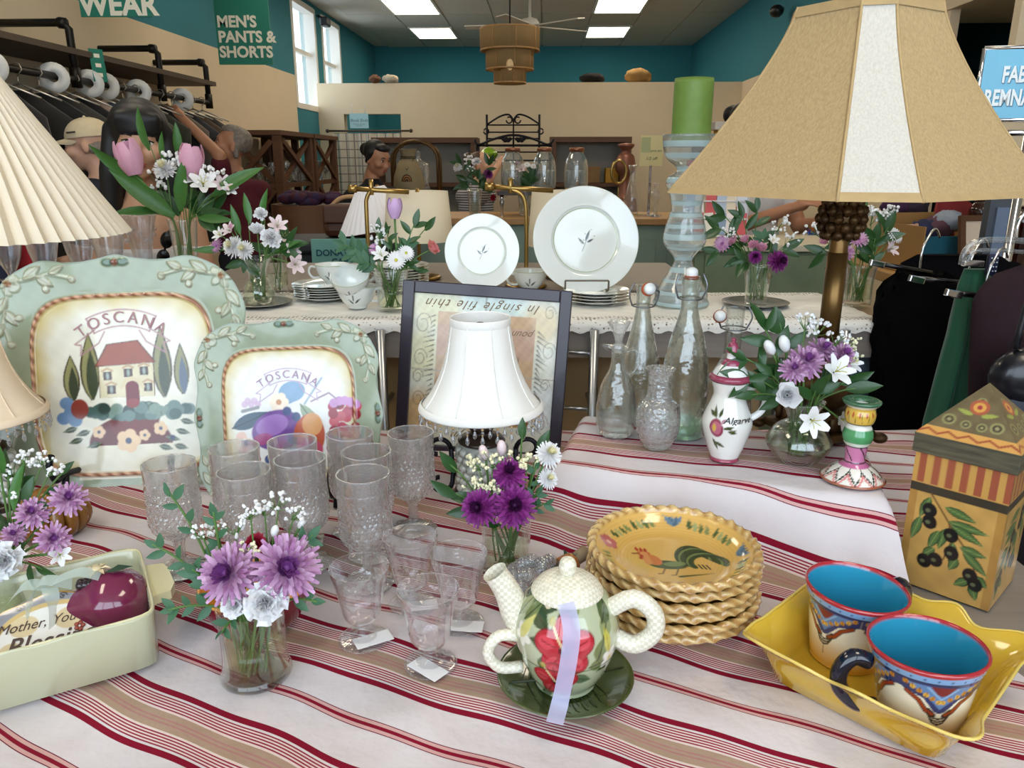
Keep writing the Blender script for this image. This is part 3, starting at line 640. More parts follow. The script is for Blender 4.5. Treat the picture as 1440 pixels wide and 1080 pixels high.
# ---------------------------------------------------------------- platters
def platter(label, cx, cy, wpx, Yc, lean, yaw, painter, roll=0, n=300, inner=.70):
    c = at(cx, cy, Yc); S = wpx/2/ppm(c)
    t = thing('square_platter', label, 'platter', c, (PI/2-lean, roll, yaw))
    s_ = np.linspace(-1, 1, n); A, B = np.meshgrid(s_, s_, indexing='ij'); A = A.ravel(); B = B.ravel()
    m = np.maximum(np.abs(A), np.abs(B)); th = np.arctan2(B, A); pw = 4.6
    rad = (np.abs(np.cos(th))**pw+np.abs(np.sin(th))**pw)**(-1/pw)
    d2 = np.abs(((th+PI/4) % (PI/2))-PI/4)          # angle from the nearest side middle
    sc = 1+.03*np.exp(-(d2/.10)**2)-.025*np.exp(-((d2-.33)/.12)**2)+.02*np.exp(-((d2-.52)/.1)**2)
    rr = m*rad*(1+(sc-1)*np.clip((m-.75)/.25, 0, 1)); X = rr*np.cos(th); Y = rr*np.sin(th)
    Pn = Paint(X, Y, '#9aa68f'); Pn.aa = .010
    q = m/inner
    z = np.where(m < inner, 0, .05*np.clip((m-inner)/(1-inner), 0, 1)**.8)-.03*np.clip((inner-m)/.06, 0, 1)*0
    # rope ridge
    rope = np.exp(-((m-inner-.012)/.014)**2); tw = .5+.5*np.sin(th*0+(X+Y)*75+np.where(np.abs(X) > np.abs(Y), 1, -1)*(X-Y)*10)
    z = z+rope*(.018+.006*tw)
    well = m < inner+.002
    yl = np.clip((q-.80)/.2+.12*np.sin(9*th)+.08*np.sin(23*th+1), 0, 1)[:, None]
    Pn.C = np.where(well[:, None], np.array(hx('#e6e4d6'))*(1-yl)+np.array(hx('#cdbb7c'))*yl, Pn.C)
    painter(Pn)
    rc = (np.array(hx('#8a4f34'))*(1-tw)[:, None]+np.array(hx('#d9a98a'))*tw[:, None]); rk = np.clip(rope*1.4, 0, 1)[:, None]*np.where((m > inner-.02) & (m < inner+.05), 1, 0)[:, None]
    Pn.C = Pn.C*(1-rk)+rc*rk
    # rim relief: vines in the corners
    rim = m > inner+.04
    for sx in (-1, 1):
        for sy in (-1, 1):
            for sw in (0, 1):
                def T(a, b): return (sx*a, sy*b) if not sw else (sx*b, sy*a)
                def lf(a0, b0, a1, b1, w_):
                    p0 = T(a0, b0); p1 = T(a1, b1); Pn.leaf(*p0, *p1, w_*1.25, '#8c7a64', None, 0, .55); Pn.leaf(*p0, *p1, w_, '#b3b8a0', '#8d7a66', .016)
                Pn.line([T(.86, .84), T(.70, .86), T(.52, .90), T(.36, .86)], .02, '#c3c9b6', 1, .012)
                lf(.72, .86, .58, .96, .075); lf(.62, .88, .50, .80, .07); lf(.52, .90, .40, .955, .06)
                for (a, b) in ((.35, .85), (.56, .78)): p = T(a, b); Pn.ell(*p, .032, col='#a08a72', a=.7); Pn.ell(*p, .024, col='#c2c6b2', h=.016)
            for k in range(5):
                a = 2*PI*k/5; Pn.ell(sx*(.83+.055*math.cos(a)), sy*(.83+.055*math.sin(a)), .045, .03, a, '#b9bda8', 1, .012)
            Pn.ell(sx*.83, sy*.83, .025, col='#a47c5c', h=.012)
    for (a, b) in ((0, .97), (0, -.97), (.97, 0), (-.97, 0)):
        for k in (-1, 1): Pn.ell(a+(.055*k if b else 0), b+(.055*k if a else 0), .05 if b else .03, .03 if b else .05, 0, '#4f6a58', .9, .01)
        Pn.ell(a, b, .028, col='#7a4b3c', h=.014)
    eg = np.clip((m-.985)/.015, 0, 1)[:, None]; Pn.C = Pn.C*(1-eg*.6)+np.array(hx('#5d6a5c'))*eg*.6
    Pn.noise(.03, 9)
    hz = np.where(rim, Pn.H, Pn.H*.25)
    P = np.stack([X*S, Y*S, (z+hz)*S], 1)
    me = fastgrid('dish', P, n, n, pmat('majolica_glaze', .14, .3, bump=.12, bscale=18)); Pn.apply(me); link('dish', me, t)
    bk = MB(); ring = []
    for k in range(64):
        a = 2*PI*k/64; r_ = (abs(math.cos(a))**pw+abs(math.sin(a))**pw)**(-1/pw)
        ring.append((math.cos(a)*r_*S, math.sin(a)*r_*S))
    bk.add([(x*.985, y*.985, .044*S) for x, y in ring]+[(x*.72, y*.72, -.03*S) for x, y in ring], [(k, (k+1) % 64, 64+(k+1) % 64, 64+k) for k in range(64)]+[tuple(range(127, 63, -1))])
    bk.build('underside', mat('sage_glaze', '#9aa68f', .2, coat=.5), t)
    return t, S
def arcbanner(Pn, cy, R0, hw, col, y0):
    for rr, w_ in ((R0, .004), (R0-.13, .004)): Pn.line([(rr*math.sin(a), y0+rr*math.cos(a)) for a in np.linspace(-hw, hw, 15)], .011, col)
    for s in (-1, 1):
        a = hw*s; x1, y1 = R0*math.sin(a), y0+R0*math.cos(a); x2, y2 = (R0-.13)*math.sin(a), y0+(R0-.13)*math.cos(a)
        Pn.line([(x1, y1), (x2, y2)], .011, col); Pn.line([(x1-s*.06, y1-.09), (x1+s*.1, y1-.20), (x1+s*.05, y1-.21), (x1+s*.06, y1-.29), (x2-s*.03, y2-.08), (x2-s*.08, y2+.01)], .011, col)
def house(Pn):
    B = '#5d4330'
    Pn.poly([(-.6, -.1), (.6, -.1), (.62, -.6), (-.62, -.6)], '#e3e0cf', .6)
    for x, y, h, w_, c in ((-.42, -.12, .38, .11, '#343e2e'), (-.27, -.12, .55, .13, '#3a4632'), (.30, -.12, .58, .13, '#3d4730'), (.45, -.1, .42, .10, '#59667a')):
        Pn.leaf(x, y, x, y+h, w_*1.25, '#463c2c'); Pn.leaf(x, y+.015, x, y+h-.02, w_, '#8f8d60'); Pn.leaf(x+.015, y+.0, x+.01, y+h*.75, w_*.7, c)
    Pn.poly([(-.205, -.10), (.235, -.10), (.235, .165), (-.205, .165)], B); Pn.poly([(-.2, -.10), (.23, -.10), (.23, .165), (-.2, .165)], '#d8cfae')
    Pn.poly([(-.235, .15), (-.13, .33), (.12, .355), (.255, .17)], '#5c2413'); Pn.poly([(-.22, .158), (-.122, .322), (.115, .345), (.24, .172)], '#94401c')
    for k in range(6): Pn.line([(-.2+.08*k, .165), (-.12+.045*k, .32)], .008, '#8c4122', .6)
    for x, y in ((-.135, .08), (.03, .10), (.155, .11), (-.11, -.03), (.18, -.02)):
        Pn.poly([(x-.035, y-.04), (x+.035, y-.04), (x+.035, y+.03), (x-.035, y+.03)], '#4a2f2c'); Pn.ell(x, y-.005, .012, .03, 0, '#93a39c'); Pn.line([(x-.04, y+.035), (x, y+.055), (x+.04, y+.035)], .016, '#b99a76')
    Pn.poly([(.0, -.16)]+[(.055+.055*math.cos(a), -.02+.05*math.sin(a)) for a in np.linspace(PI, 0, 9)]+[(.11, -.16)], '#6e081a')
    Pn.line([(-.03, -.02), (.0, .03), (.055, .05), (.11, .03), (.14, -.02)], .03, '#d3c6a0')
    Pn.ell(.02, -.47, .33, .22, 0, '#63120f'); Pn.ell(.06, -.30, .20, .12, .2, '#701a14'); Pn.poly([(-.4, -.48), (.45, -.48), (.45, -.75), (-.4, -.75)], '#e2ddc8')
    q = random.Random(3)
    for k in range(46):
        a = q.uniform(-.48, .5); Pn.ell(a, -.18-.07*q.random()-.12*abs(a)*0, .05, .045, 0, ['#3f5c54', '#64807a', '#2c4038', '#7a9286'][k % 4])
        if abs(a) < .12: Pn.ell(.055, -.15, .05, .035, 0, '#8c2a22')
    for x, y in ((-.44, -.2), (-.47, -.13), (-.5, -.25), (-.41, -.27)): Pn.ell(x, y, .055, .05, 0, ['#8d88b9', '#6f8fb5', '#a496c4'][int(x*100) % 3])
    Pn.ell(-.37, -.18, .07, .08, 0, '#8a3a2e')
    for x, y in ((-.3, -.36), (-.36, -.42), (-.22, -.46), (.3, -.43), (.38, -.38), (.42, -.3), (.36, -.5), (-.4, -.33), (.24, -.5)):
        Pn.leaf(x, y, x+.11*math.copysign(1, x), y-.03, .05, '#3f4d3c', '#8b9578')
    for x, y, r_ in ((.0, -.45, .085), (.26, -.36, .05), (-.23, -.37, .045), (.13, -.41, .04)):
        for k in range(5): a = 2*PI*k/5; Pn.ell(x+r_*.6*math.cos(a), y+r_*.6*math.sin(a), r_*.55, col='#e7c7a0')
        Pn.ell(x, y, r_*.3, col='#3d4a6b')
    Pn.ell(.35, -.44, .02, col='#23305a'); arcbanner(Pn, 0, .62, .46, '#a97f86', -.02)
def fruit(Pn):
    Pn.ell(0, 0, .60, .60, 0, '#e9eaea', .9, soft=.2); KX, KY = Pn.X, Pn.Y; Pn.X = KX/1.22; Pn.Y = (KY-.02)/1.22
    Pn.leaf(-.1, .12, .12, .2, .14, '#6d8fb0'); Pn.ell(.03, .19, .12, .09, .2, '#7fa3c4')
    for k in range(6): a = 2*PI*k/6; Pn.ell(-.09+.05*math.cos(a), .1+.05*math.sin(a), .04, col='#efe0cc')
    Pn.ell(-.09, .1, .025, col='#c58a5a')
    for x in range(5): Pn.ell(-.4+.03*x, .09+.03*(x % 2), .03, col='#c9a9c8', a=.8)
    Pn.line([(-.42, .03), (-.28, .06)], .03, '#8c8d8f'); Pn.leaf(-.52, -.12, -.17, .02, .13, '#2f4f66', '#12283a'); Pn.leaf(.1, .08, .3, -.2, .11, '#9aa88c', '#556b52')
    Pn.ell(-.12, -.14, .23, .17, .3, '#6f3f92'); Pn.ell(-.16, -.10, .15, .09, .3, '#9f72be'); Pn.ell(-.25, -.22, .09, .05, .2, '#b0306a', .7)
    Pn.ell(.17, -.2, .14, .19, -.1, '#b84a1c'); Pn.ell(.2, -.1, .09, .1, 0, '#d99a5a'); Pn.ell(.13, -.32, .16, .1, 0, '#c03a5e'); Pn.ell(.1, -.27, .1, .06, 0, '#b552a0', .7)
    q = random.Random(5)
    for k in range(26): Pn.ell(.50+q.uniform(-.11, .11), -.07+q.uniform(-.16, .16), .045, col=['#94102a', '#b02a48', '#6e0c2a', '#c04a58'][k % 4])
    for k in range(5): Pn.ell(.40+.05*k, .08+.02*math.sin(k), .04, col='#c48fc4')
    Pn.line([(.2, .1), (.36, .17), (.42, .12)], .015, '#9a7f92'); Pn.line([(.14, .08), (.3, .3)], .018, '#9fb0bd')
    Pn.leaf(-.07, -.4, .06, -.2, .12, '#3f6a7c', '#20384a'); Pn.leaf(.34, -.2, .52, -.35, .1, '#4d7394', '#22384a'); Pn.leaf(.38, -.36, .48, -.55, .12, '#41533d', '#22301f')
    for x, y in ((-.1, -.38), (-.2, -.4), (-.02, .02), (.06, -.03)): Pn.ell(x, y, .04, col='#35467c')
    for x, y in ((-.38, -.26), (-.44, -.2), (-.42, -.31)): Pn.ell(x, y, .05, col='#e9c5b5')
    Pn.ell(-.39, -.25, .03, col='#3d4a6b'); Pn.X, Pn.Y = KX, KY; arcbanner(Pn, 0, .60, .44, '#b79ab4', -.10)
def arctext(t, S, R0, y0, m, size):
    text('lettering', 'TOSCANA', size*S, m, t, (0, 0, .012*S), fn=lambda c: Vector((math.sin(c.x/(R0*S))*(R0*S+c.y), y0*S+math.cos(c.x/(R0*S))*(R0*S+c.y), c.z)), ext=.0002, space=1.35)
t1, S1 = platter('large square sage platter painted with a Tuscan villa, on a black easel', 176, 541, 352, 1.29, R(14), R(2), house, R(-2))
arctext(t1, S1, .555, -.02, mat('mauve_ink', '#a97f86', .4), .13)
t2, S2 = platter('smaller square sage platter painted with fruit, on a black easel', 407, 584, 264, 1.225, R(14), R(-4), fruit, R(-3))
arctext(t2, S2, .535, -.10, mat('lilac_ink', '#b79ab4', .4), .12)
def easel(label, cx, Y, hw, zl):
    t = thing('plate_easel', label, 'easel', (cx, Y, TZ+.008))
    for s in (-1, 1):
        MB().tube(smooth([(s*hw, .19, -.0), (s*hw, .08, .008), (s*hw, -.02, zl), (s*hw, -.05, zl), (s*hw, -.06, zl+.03), (s*hw, -.05, zl+.045)]), .0055, 8).build('arm', IRON, t)
        MB().tube([(s*hw, .14, .005), (s*hw*.5, .17, .2), (0, .175, .22)], .005, 8).build('back_bar', IRON, t)
        MB().tube([(s*hw, -.02, zl), (s*hw, -.03, .0)], .006, 8).build('foot', IRON, t)
    MB().tube([(-hw, .05, .01), (hw, .05, .01)], .005, 8).build('crossbar', IRON, t)
e1 = atZ(171, 735, TZ); easel('black iron easel holding the villa platter', -.66, 1.235, .10, .03)
easel('black iron easel holding the fruit platter', -.36, 1.175, .075, .03)
# ---------------------------------------------------------------- framed calligraphy print
c = at(678, 525, 1.44); q = 1/ppm(c); W_, H_ = 236*q, 246*q
t = thing('framed_print', 'dark-framed collage print of calligraphy, leaning on an iron easel', 'picture', c, (PI/2-R(10), R(3), R(-6)))
FR = mat('dark_frame', '#251b2a', .35, coat=.2); fw = .023
for s in (-1, 1):
    MB().box((s*(W_/2-fw/2), 0, 0), (fw, H_, .026), b=.002).build('frame_side', FR, t); MB().box((0, s*(H_/2-fw/2), 0), (W_-2*fw, fw, .026), b=.002).build('frame_rail', FR, t)
n = 150; iw, ih = W_-2*fw, H_-2*fw; A, B = np.meshgrid(np.linspace(-1, 1, n), np.linspace(-1, 1, n), indexing='ij'); A = A.ravel(); B = B.ravel()
Pn = Paint(A, B, '#dfe0d2'); Pn.aa = .012
for (x, y, r_, c_) in ((-.85, -.6, .3, '#c89a5a'), (-.7, .9, .35, '#d8d3a8'), (.8, .7, .25, '#d7c08c'), (.1, .9, .4, '#c8dcd8'), (-.9, .2, .3, '#e3dfb8'), (.9, -.4, .3, '#dfe2e2')): Pn.ell(x, y, r_, col=c_, a=.8, soft=.2)
Pn.poly([(-.66, -.68), (.70, -.68), (.70, .78), (-.66, .78)], '#c9a987'); Pn.poly([(-.66, .2), (.70, .2), (.70, .62), (-.66, .62)], '#c7a690'); Pn.poly([(-.66, -.68), (.70, -.68), (.70, -.35), (-.66, -.35)], '#b98d58'); Pn.poly([(.0, -.66), (.7, -.66), (.7, -.6), (.0, -.6)], '#8a5f3c')
Pn.noise(.06, 12); Pn.line([(0, 1), (0, .78)], .012, '#6d675c'); Pn.line([(-1, .0), (1, -.02)], .014, '#b0aca0')
for k in range(22): Pn.line([(-.70, .72-.065*k), (-.80+.05*math.sin(k), .68-.065*k)], .016, '#3a3228', taper=True); Pn.line([(.74, .60-.06*k), (.84+.05*math.sin(k*1.3), .52-.06*k)], .018, '#2e2a26', taper=True)
for k in range(26): Pn.line([(.46+.03*math.sin(k), .25-.01*k), (.5+.02*math.cos(k*2), -.02-.01*k)], .008, '#4a4036', .7)
for (x, y, r_) in ((-.88, .15, .1), (-.9, -.1, .08), (-.86, .6, .12), (.88, .85, .08), (.88, -.1, .07), (.86, -.6, .1), (-.88, -.4, .09), (.9, .35, .1)):
    Pn.line([(x+r_*math.cos(a)*(1-a/14), y+1.3*r_*math.sin(a)*(1-a/14)) for a in [i*.5 for i in range(18)]], .009, '#7a6a52', .9)
P = np.stack([A*iw/2, B*ih/2, np.full(n*n, .004)], 1); me = fastgrid('print', P, n, n, pmat('print_paper', .25, .5)); Pn.apply(me); link('print', me, t)
MB().box((0, 0, -.004), (W_-.01, H_-.01, .008)).build('backing', KRAFT, t)
SEP = mat('sepia_ink', '#7a6444', .6)
text('lettering', 'In single file thin', .025, SEP, t, (-.005, ih/2*.885, .0045), (0, 0, PI), shear=.55, ext=.0001, space=1.25)
text('lettering', 'pound', .02, SEP, t, (iw/2*.5, ih/2*.55, .0045), (0, 0, PI), shear=.55, ext=.0001); text('lettering', 'Joyn', .024, SEP, t, (-.03, -ih/2*.85, .0045), (0, 0, PI), shear=.55, ext=.0001)
t = thing('scroll_easel', 'black wrought-iron scroll easel in front of the framed print', 'easel', atZ(628, 694, TZ)+Vector((0, 0, .008)))
for s in (1, -1):
    x0 = 0 if s > 0 else .13
    def cur(cx, cz, r0, a0, a1, k=14): return [(x0+s*(cx+r0*(1-.55*i/k)*math.cos(a0+(a1-a0)*i/k)), -.02, cz+r0*(1-.55*i/k)*math.sin(a0+(a1-a0)*i/k)) for i in range(k+1)]
    MB().tube(cur(-.01, .082, .021, 0, 4.6), .0042, 8).build('scroll', IRON, t); MB().tube(cur(-.008, .022, .02, 0, -4.6), .0042, 8).build('scroll', IRON, t)
    MB().tube([(x0+s*.011, -.02, .085), (x0+s*.012, -.0, .03), (x0+s*.012, -.02, .02)], .0042, 8).build('post', IRON, t); MB().tube([(x0+s*.012, -.0, .03), (x0+s*.012, .09, .0)], .004, 8).build('rest', IRON, t)
MB().tube([(.012, 0, .03), (.118, 0, .03)], .004, 8).build('crossbar', IRON, t)
# ---------------------------------------------------------------- lamps
def latheP(pr, nseg):
    pr = np.array(pr); a = np.linspace(0, 2*PI, nseg, endpoint=False); A, I = np.meshgrid(a, np.arange(len(pr)), indexing='ij')
    r = pr[I, 0]; z = pr[I, 1]; return np.stack([r*np.cos(A), r*np.sin(A), z], -1).reshape(-1, 3), A.ravel(), I.ravel()
def dens(pts, n):                      # resample a profile to n points by length
    P = smooth([(a, b, 0) for a, b in pts], 8); L = [0]
    for i in range(len(P)-1): L.append(L[-1]+(P[i+1]-P[i]).length)
    o = []
    for k in range(n):
        s = L[-1]*k/(n-1); i = max(0, min(len(P)-2, next((j for j in range(len(L)-1) if L[j+1] >= s), len(P)-2))); f = (s-L[i])/max(L[i+1]-L[i], 1e-9); q = P[i].lerp(P[i+1], f); o.append((max(q.x, 0), q.y))
    return o
def paintlathe(name, pr, n, painter, base, m, parent, loc=None, rot=None, aa=.0012):
    P, A, I = latheP(pr, n); rmax = max(p[0] for p in pr); a = (A+PI/2+PI) % (2*PI)-PI     # 0 faces -Y
    Pn = Paint(a*rmax, P[:, 2], base); Pn.aa = aa; Pn.A = a; Pn.I = I; Pn.P = P; painter(Pn); me = fastgrid(name, Pn.P, n, len(pr), m, cu=True); Pn.apply(me)
    return link(name, me, parent, loc, rot)
def linen(name, c1, c2):
    return mat(name, c1, .9, noise=.6, nscale=60, col2=c2, stretch=(7, 7, .5), bump=.4, bscale=90, spec=.2, detail=2)
BEI = linen('beige_slub_linen', '#c0a67c', '#a1885f'); WLI = linen('white_slub_linen', '#d3cdc3', '#bdb6ab'); BTRIM = mat('linen_piping', '#b99d70', .85, noise=.3, nscale=40)
BRZ = mat('antique_bronze', '#5e4426', .42, .65, noise=.8, nscale=22, col2='#2a1c10', bump=.6, bscale=70); BRP = mat('brushed_bronze', '#7d5f36', .35, .8, noise=.6, nscale=14, col2='#4a3418', stretch=(1, 1, .15))
c = at(1188, 272, 1.20); LX, LY = c.x, 1.20; zb = c.z; zt = at(1225, 4, 1.17).z
t = thing('bronze_table_lamp', 'tall bronze table lamp with a faded beige and white panelled shade', 'lamp', (LX, LY, RZ+.004))
zb -= RZ+.004; zt -= RZ+.004; N = 16; s0, s1, c0, c1 = .094, .262, .021, .048
def lev(k): f = k/N; e = f**1.3; return s0+(s1-s0)*e, c0+(c1-c0)*e, zt+(zb-zt)*f
for k in range(4):
    an = -PI/2+k*PI/2+R(-14); d = Vector((math.cos(an), math.sin(an), 0)); p = Vector((-d.y, d.x, 0)); d2 = Vector((math.cos(an+PI/2), math.sin(an+PI/2), 0)); p2 = Vector((-d2.y, d2.x, 0))
    mc = MB(); mw = MB(); tr = MB()
    def cp(u, v, th=0): s_, c_, z = lev(v*N); return d*(s_-th)+p*c_*(2*u-1)+Vector((0, 0, z))
    def wp(u, v, th=0):
        s_, c_, z = lev(v*N); a = d*s_+p*c_; b_ = d2*s_-p2*c_; q_ = a.lerp(b_, u); return q_*(1-th-.10*4*u*(1-u)*v*0)+Vector((0, 0, z))
    mc.grid(lambda u, v: cp(u, v), 3, N+1); mc.grid(lambda u, v: cp(1-u, v, .0015), 3, N+1); mc.build('corner_panel', WLI, t)
    mw.grid(lambda u, v: wp(u, v), 7, N+1); mw.grid(lambda u, v: wp(1-u, v, .006), 7, N+1); mw.build('side_panel', BEI, t)
    for s_ in (0, 1): tr.tube([cp(s_, v/N) for v in range(N+1)], .0022, 6)
    tr.build('seam_piping', BTRIM, t)
for z_, f_, hh in ((zb, 1, .012), (zt, 0, .014)):
    pts = []
    s_, c_, z = lev(N*f_)
    for k in range(4):
        an = -PI/2+k*PI/2+R(-14); d = Vector((math.cos(an), math.sin(an), 0)); p = Vector((-d.y, d.x, 0)); pts += [d*(s_+.002)-p*c_, d*(s_+.002)+p*c_]
    m = MB(); n_ = 8; up = hh if f_ else -hh; inn = .86 if f_ else 1.05
    sl = lev(N-.9)[0]/s1 if f_ else lev(.9)[0]/s0
    lo = [q+Vector((0, 0, z)) for q in pts]; hi = [q*sl+Vector((0, 0, z+up)) for q in pts]; lo2 = [q*.975+Vector((0, 0, z)) for q in pts]
    m.add(lo+hi+lo2, [(i, (i+1) % 8, 8+(i+1) % 8, 8+i) for i in range(8)]+[(i, 16+i, 16+(i+1) % 8, (i+1) % 8) for i in range(8)], 0, False); m.build('shade_binding', BTRIM, t)
MB().lathe(prof([(.012, .10), (.014, .30), (.011, .335), (.022, .35), (.024, .375), (.016, .395), (.010, .40), (.010, zt-.03)], 4), 20).build('socket_column', BRP, t)
MB().tube([(0, 0, .14), (0, 0, .30)], .0155, 20).build('column', BRP, t)
MB().lathe(prof([(.017, .13), (.024, .135), (.024, .145), (.018, .15), (.017, .165), (.021, .17), (.0, .171)], 3), 20).build('collar', BRZ, t)
pc = MB(); pc.ball((0, 0, .352), (.031, .031, .034), seg=20, rings=12)
for i in range(5):
    for k in range(9):
        a = 2*PI*(k+.5*(i % 2))/9; zz = .327+.012*i; r_ = .0315*math.sqrt(max(.05, 1-((zz-.352)/.036)**2)); pc.ball((r_*math.cos(a), r_*math.sin(a), zz), (.0085, .0085, .009), seg=6, rings=4)
pc.build('pineapple_finial', BRZ, t)
ur = MB(); ur.lathe(prof([(.016, .14), (.022, .12), (.044, .10), (.05, .082), (.04, .062), (.026, .05), (.03, .042)], 4), 28, fn=lambda r, z, a, i: r*(1+.06*math.sin(12*a)))
ur.build('urn', BRZ, t)
m = MB(); m.box((0, 0, .035), (.10, .10, .03), b=.006); m.box((0, 0, .014), (.125, .125, .014), b=.004)
for a in (-1, 1):
    for b_ in (-1, 1): m.ball((a*.05, b_*.05, .05), (.014, .014, .016), seg=8, rings=5); m.ball((a*.066, b_*.066, .009), (.013, .013, .009), seg=10, rings=6)
for k in range(4):
    for j in range(5): an = k*PI/2; m.ball((math.cos(an)*.05-math.sin(an)*(-.036+.018*j), math.sin(an)*.05+math.cos(an)*(-.036+.018*j), .036), (.008, .008, .013), seg=6, rings=4)
m.build('footed_base', BRZ, t, rot=R(20))
# pleated lamp
def pleated(label, loc, r0, r1, h, npl, m_, depth, pole=0.3, base_m=BRASS):
    t = thing('pleated_lamp', label, 'lamp', loc)
    pts = [(r0+(r1-r0)*v/6, h*(1-v/6)) for v in range(7)]
    s_ = MB(); s_.lathe(pts, npl*4, fn=lambda r, z, a, i: r*(1+depth*(abs(((a*npl/(2*PI)) % 1)*2-1)-.5)), sm=False); s_.build('pleated_shade', m_, t, (0, 0, pole))
    MB().lathe([(r0*1.01, h-.004), (r0*1.03, h), (r0*1.01, h+.004), (r0*.98, h)], 48).build('top_ring', m_, t, (0, 0, pole))
    MB().lathe(prof([(.0, 0), (.07, 0), (.07, .012), (.02, .03), (.012, .06), (.022, .12), (.011, .18), (.011, pole+h*.8), (0, pole+h*.8)], 3), 24).build('stand', base_m, t)
    return t
PLE = mat('pleated_cream', '#e9dcc6', .85, bump=.1, bscale=120)
c = at(-26, 331, 1.55); pleated('large cream knife-pleated lamp behind the villa platter', (c.x, 1.55, TZ+.004), .075, .262,   .30, 60, PLE, .07, c.z-TZ-.004)
# small lamps with beaded shades
WSH = mat('white_shade_cloth', '#f3f1ec', .9, bump=.1, bscale=250); PSH = mat('peach_shade_cloth', '#f0d9bd', .85, bump=.1, bscale=250); BEAD = glass('bead_glass', (.9, .93, .97), refr=.3, edge=.4, body=.1); AMB = mat('amber_bead', '#c9a878', .2)
bs = MB(); bs.ball((0, 0, -.004), .0022, 1, 6, 4); bs.ball((0, 0, -.009), .0026, 0, 6, 4); bs.ball((0, 0, -.0135), .0018, 1, 6, 4)
bs.lathe([(0, -.031), (.0032, -.026), (.0036, -.022), (.0008, -.015)], 6, 0, sm=False); bsm = bs.mesh('bead_strand', [BEAD, AMB])
b2 = MB(); b2.ball((0, 0, -.003), .0022, 0, 6, 4); b2.lathe([(0, -.02), (.003, -.016), (.0034, -.012), (.0008, -.006)], 6, 0, sm=False); b2m = b2.mesh('bead_strand', [BEAD])
DKW = mat('dark_turned_wood', '#2b1c14', .3, coat=.3); SILV = mat('scaled_pewter', '#d3d5cb', .4, .15, noise=.5, nscale=30)
def beadlamp(label, loc, sm_):
    t = thing('beaded_lamp', label, 'lamp', loc); zt, zb = .298, .148
    def sh(r, z, a, i): return r*(1+.012*math.cos(8*a)*((zt-z)/.15))
    p = dens([(.0475, zt), (.0485, zt-.012), (.051, zt-.03), (.060, zt-.075), (.078, zt-.118), (.101, zb)], 18)
    MB().lathe(p+[(r-.0015, z) for r, z in reversed(p)], 64, fn=sh).build('shade', sm_, t)
    MB().lathe(prof([(.0478, zt-.014), (.0495, zt-.008), (.0492, zt), (.0475, zt+.001), (.046, zt-.002)], 3), 48).build('top_binding', sm_, t)
    MB().lathe(prof([(.098, zb+.010), (.1015, zb+.006), (.1035, zb), (.1015, zb-.002), (.099, zb)], 3), 64).build('bottom_binding', sm_, t)
    for k in range(8):
        a = 2*PI*(k+.5)/8-PI/2; m = MB(); m.tube([(r*1.004*math.cos(a), r*1.004*math.sin(a), z) for r, z in p], .0012, 5); m.build('seam', sm_, t)
    for k in range(54):
        a = 2*PI*k/54; link('bead_strand', bsm if k % 2 else b2m, t, (.1005*math.cos(a), .1005*math.sin(a), zb-.001))
    MB().lathe(prof([(.034, .085), (.040, .09), (.034, .097), (.018, .104), (.022, .115), (.017, .125), (.02, .14), (.008, .15), (.008, .28), (0, .28)], 3), 24).build('neck', DKW, t)
    b_ = MB(); b_.lathe([(0, .0), (.037, .0), (.037, .084), (0, .084)], 28)
    for i in range(6):
        for k in range(14): a = 2*PI*(k+.5*(i % 2))/14; b_.ball((.037*math.cos(a), .037*math.sin(a), .01+.013*i), (.009, .009, .008), seg=6, rings=4)
    b_.build('scaled_base', SILV, t); MB().lathe([(0, -.006), (.05, -.006), (.046, .004), (.037, .006)], 28).build('foot', DKW, t)
    return t
beadlamp('small white bell-shaded lamp fringed with glass beads, before the framed print', (*atZ(678, 690, TZ+.01)[:2], TZ+.012), WSH)
c = at(-50, 510, 1.16); beadlamp('small peach bell-shaded lamp fringed with glass beads, beside the villa platter', (c.x, 1.16, TZ+.012), PSH)
# ---------------------------------------------------------------- goblets and sherbet glasses
gz = .158
gp = glassprof([(.0325, 0), (.033, .003), (.02, .008), (.0085, .016), (.0068, .03), (.0085, .045), (.016, .052), (.028, .062), (.033, .075), (.0333, .087), (.0335, .10), (.0335, .112), (.0335, .124), (.0335, .136), (.034, .147), (.0345, gz)], .0024, .058, 5)
def gfn(r, z, a, i):
    if z < .002 or i > len(gp)*.52: return r
    if z < .05: return r*(1+.07*math.cos(8*a))
    if z < .086: return r*(1+.07*abs(math.sin(10*a+z*150))*abs(math.sin(10*a-z*150)))
    if z < .112: return r*(1+.05*abs(math.sin(15*a+z*230))*abs(math.sin(15*a-z*230)))
    if z < .134: return r*(1+.03*math.sin(26*a+z*260))
    return r
CUT = glass('cut_glass', (.99, .985, .985), refr=.5, edge=.42, body=.09)
gb = MB().lathe(gp, 96, fn=gfn, sm=False); gb.s = [gp[i//96][1] > .140 or i//96 > len(gp)*.5 or gp[i//96][1] < .012 for i in range(len(gb.f))]; gm = gb.mesh('goblet', CUT); rg = MB().lathe([(.0338, .135), (.0349, .1365), (.0338, .138)], 40).mesh('bead_ring', GP)
spots = [(237, 652, 'behind the trailing eucalyptus, before the villa platter'), (329, 632, 'at the left edge of the fruit platter'), (342, 662, 'behind the lavender mums'), (411, 625, 'standing close against the fruit platter'), (421, 647, 'one step out from the fruit platter, behind the white buds'), (492, 612, 'at the outer rim of the fruit platter'), (515, 635, 'between two others by the fruit platter'), (510, 667, 'nearest the etched sherbet glasses'), (577, 607, 'standing apart beside the scroll easel')]
spots = [(x, y, s.replace('left edge', 'side').replace('right rim', 'rim')) for x, y, s in spots]
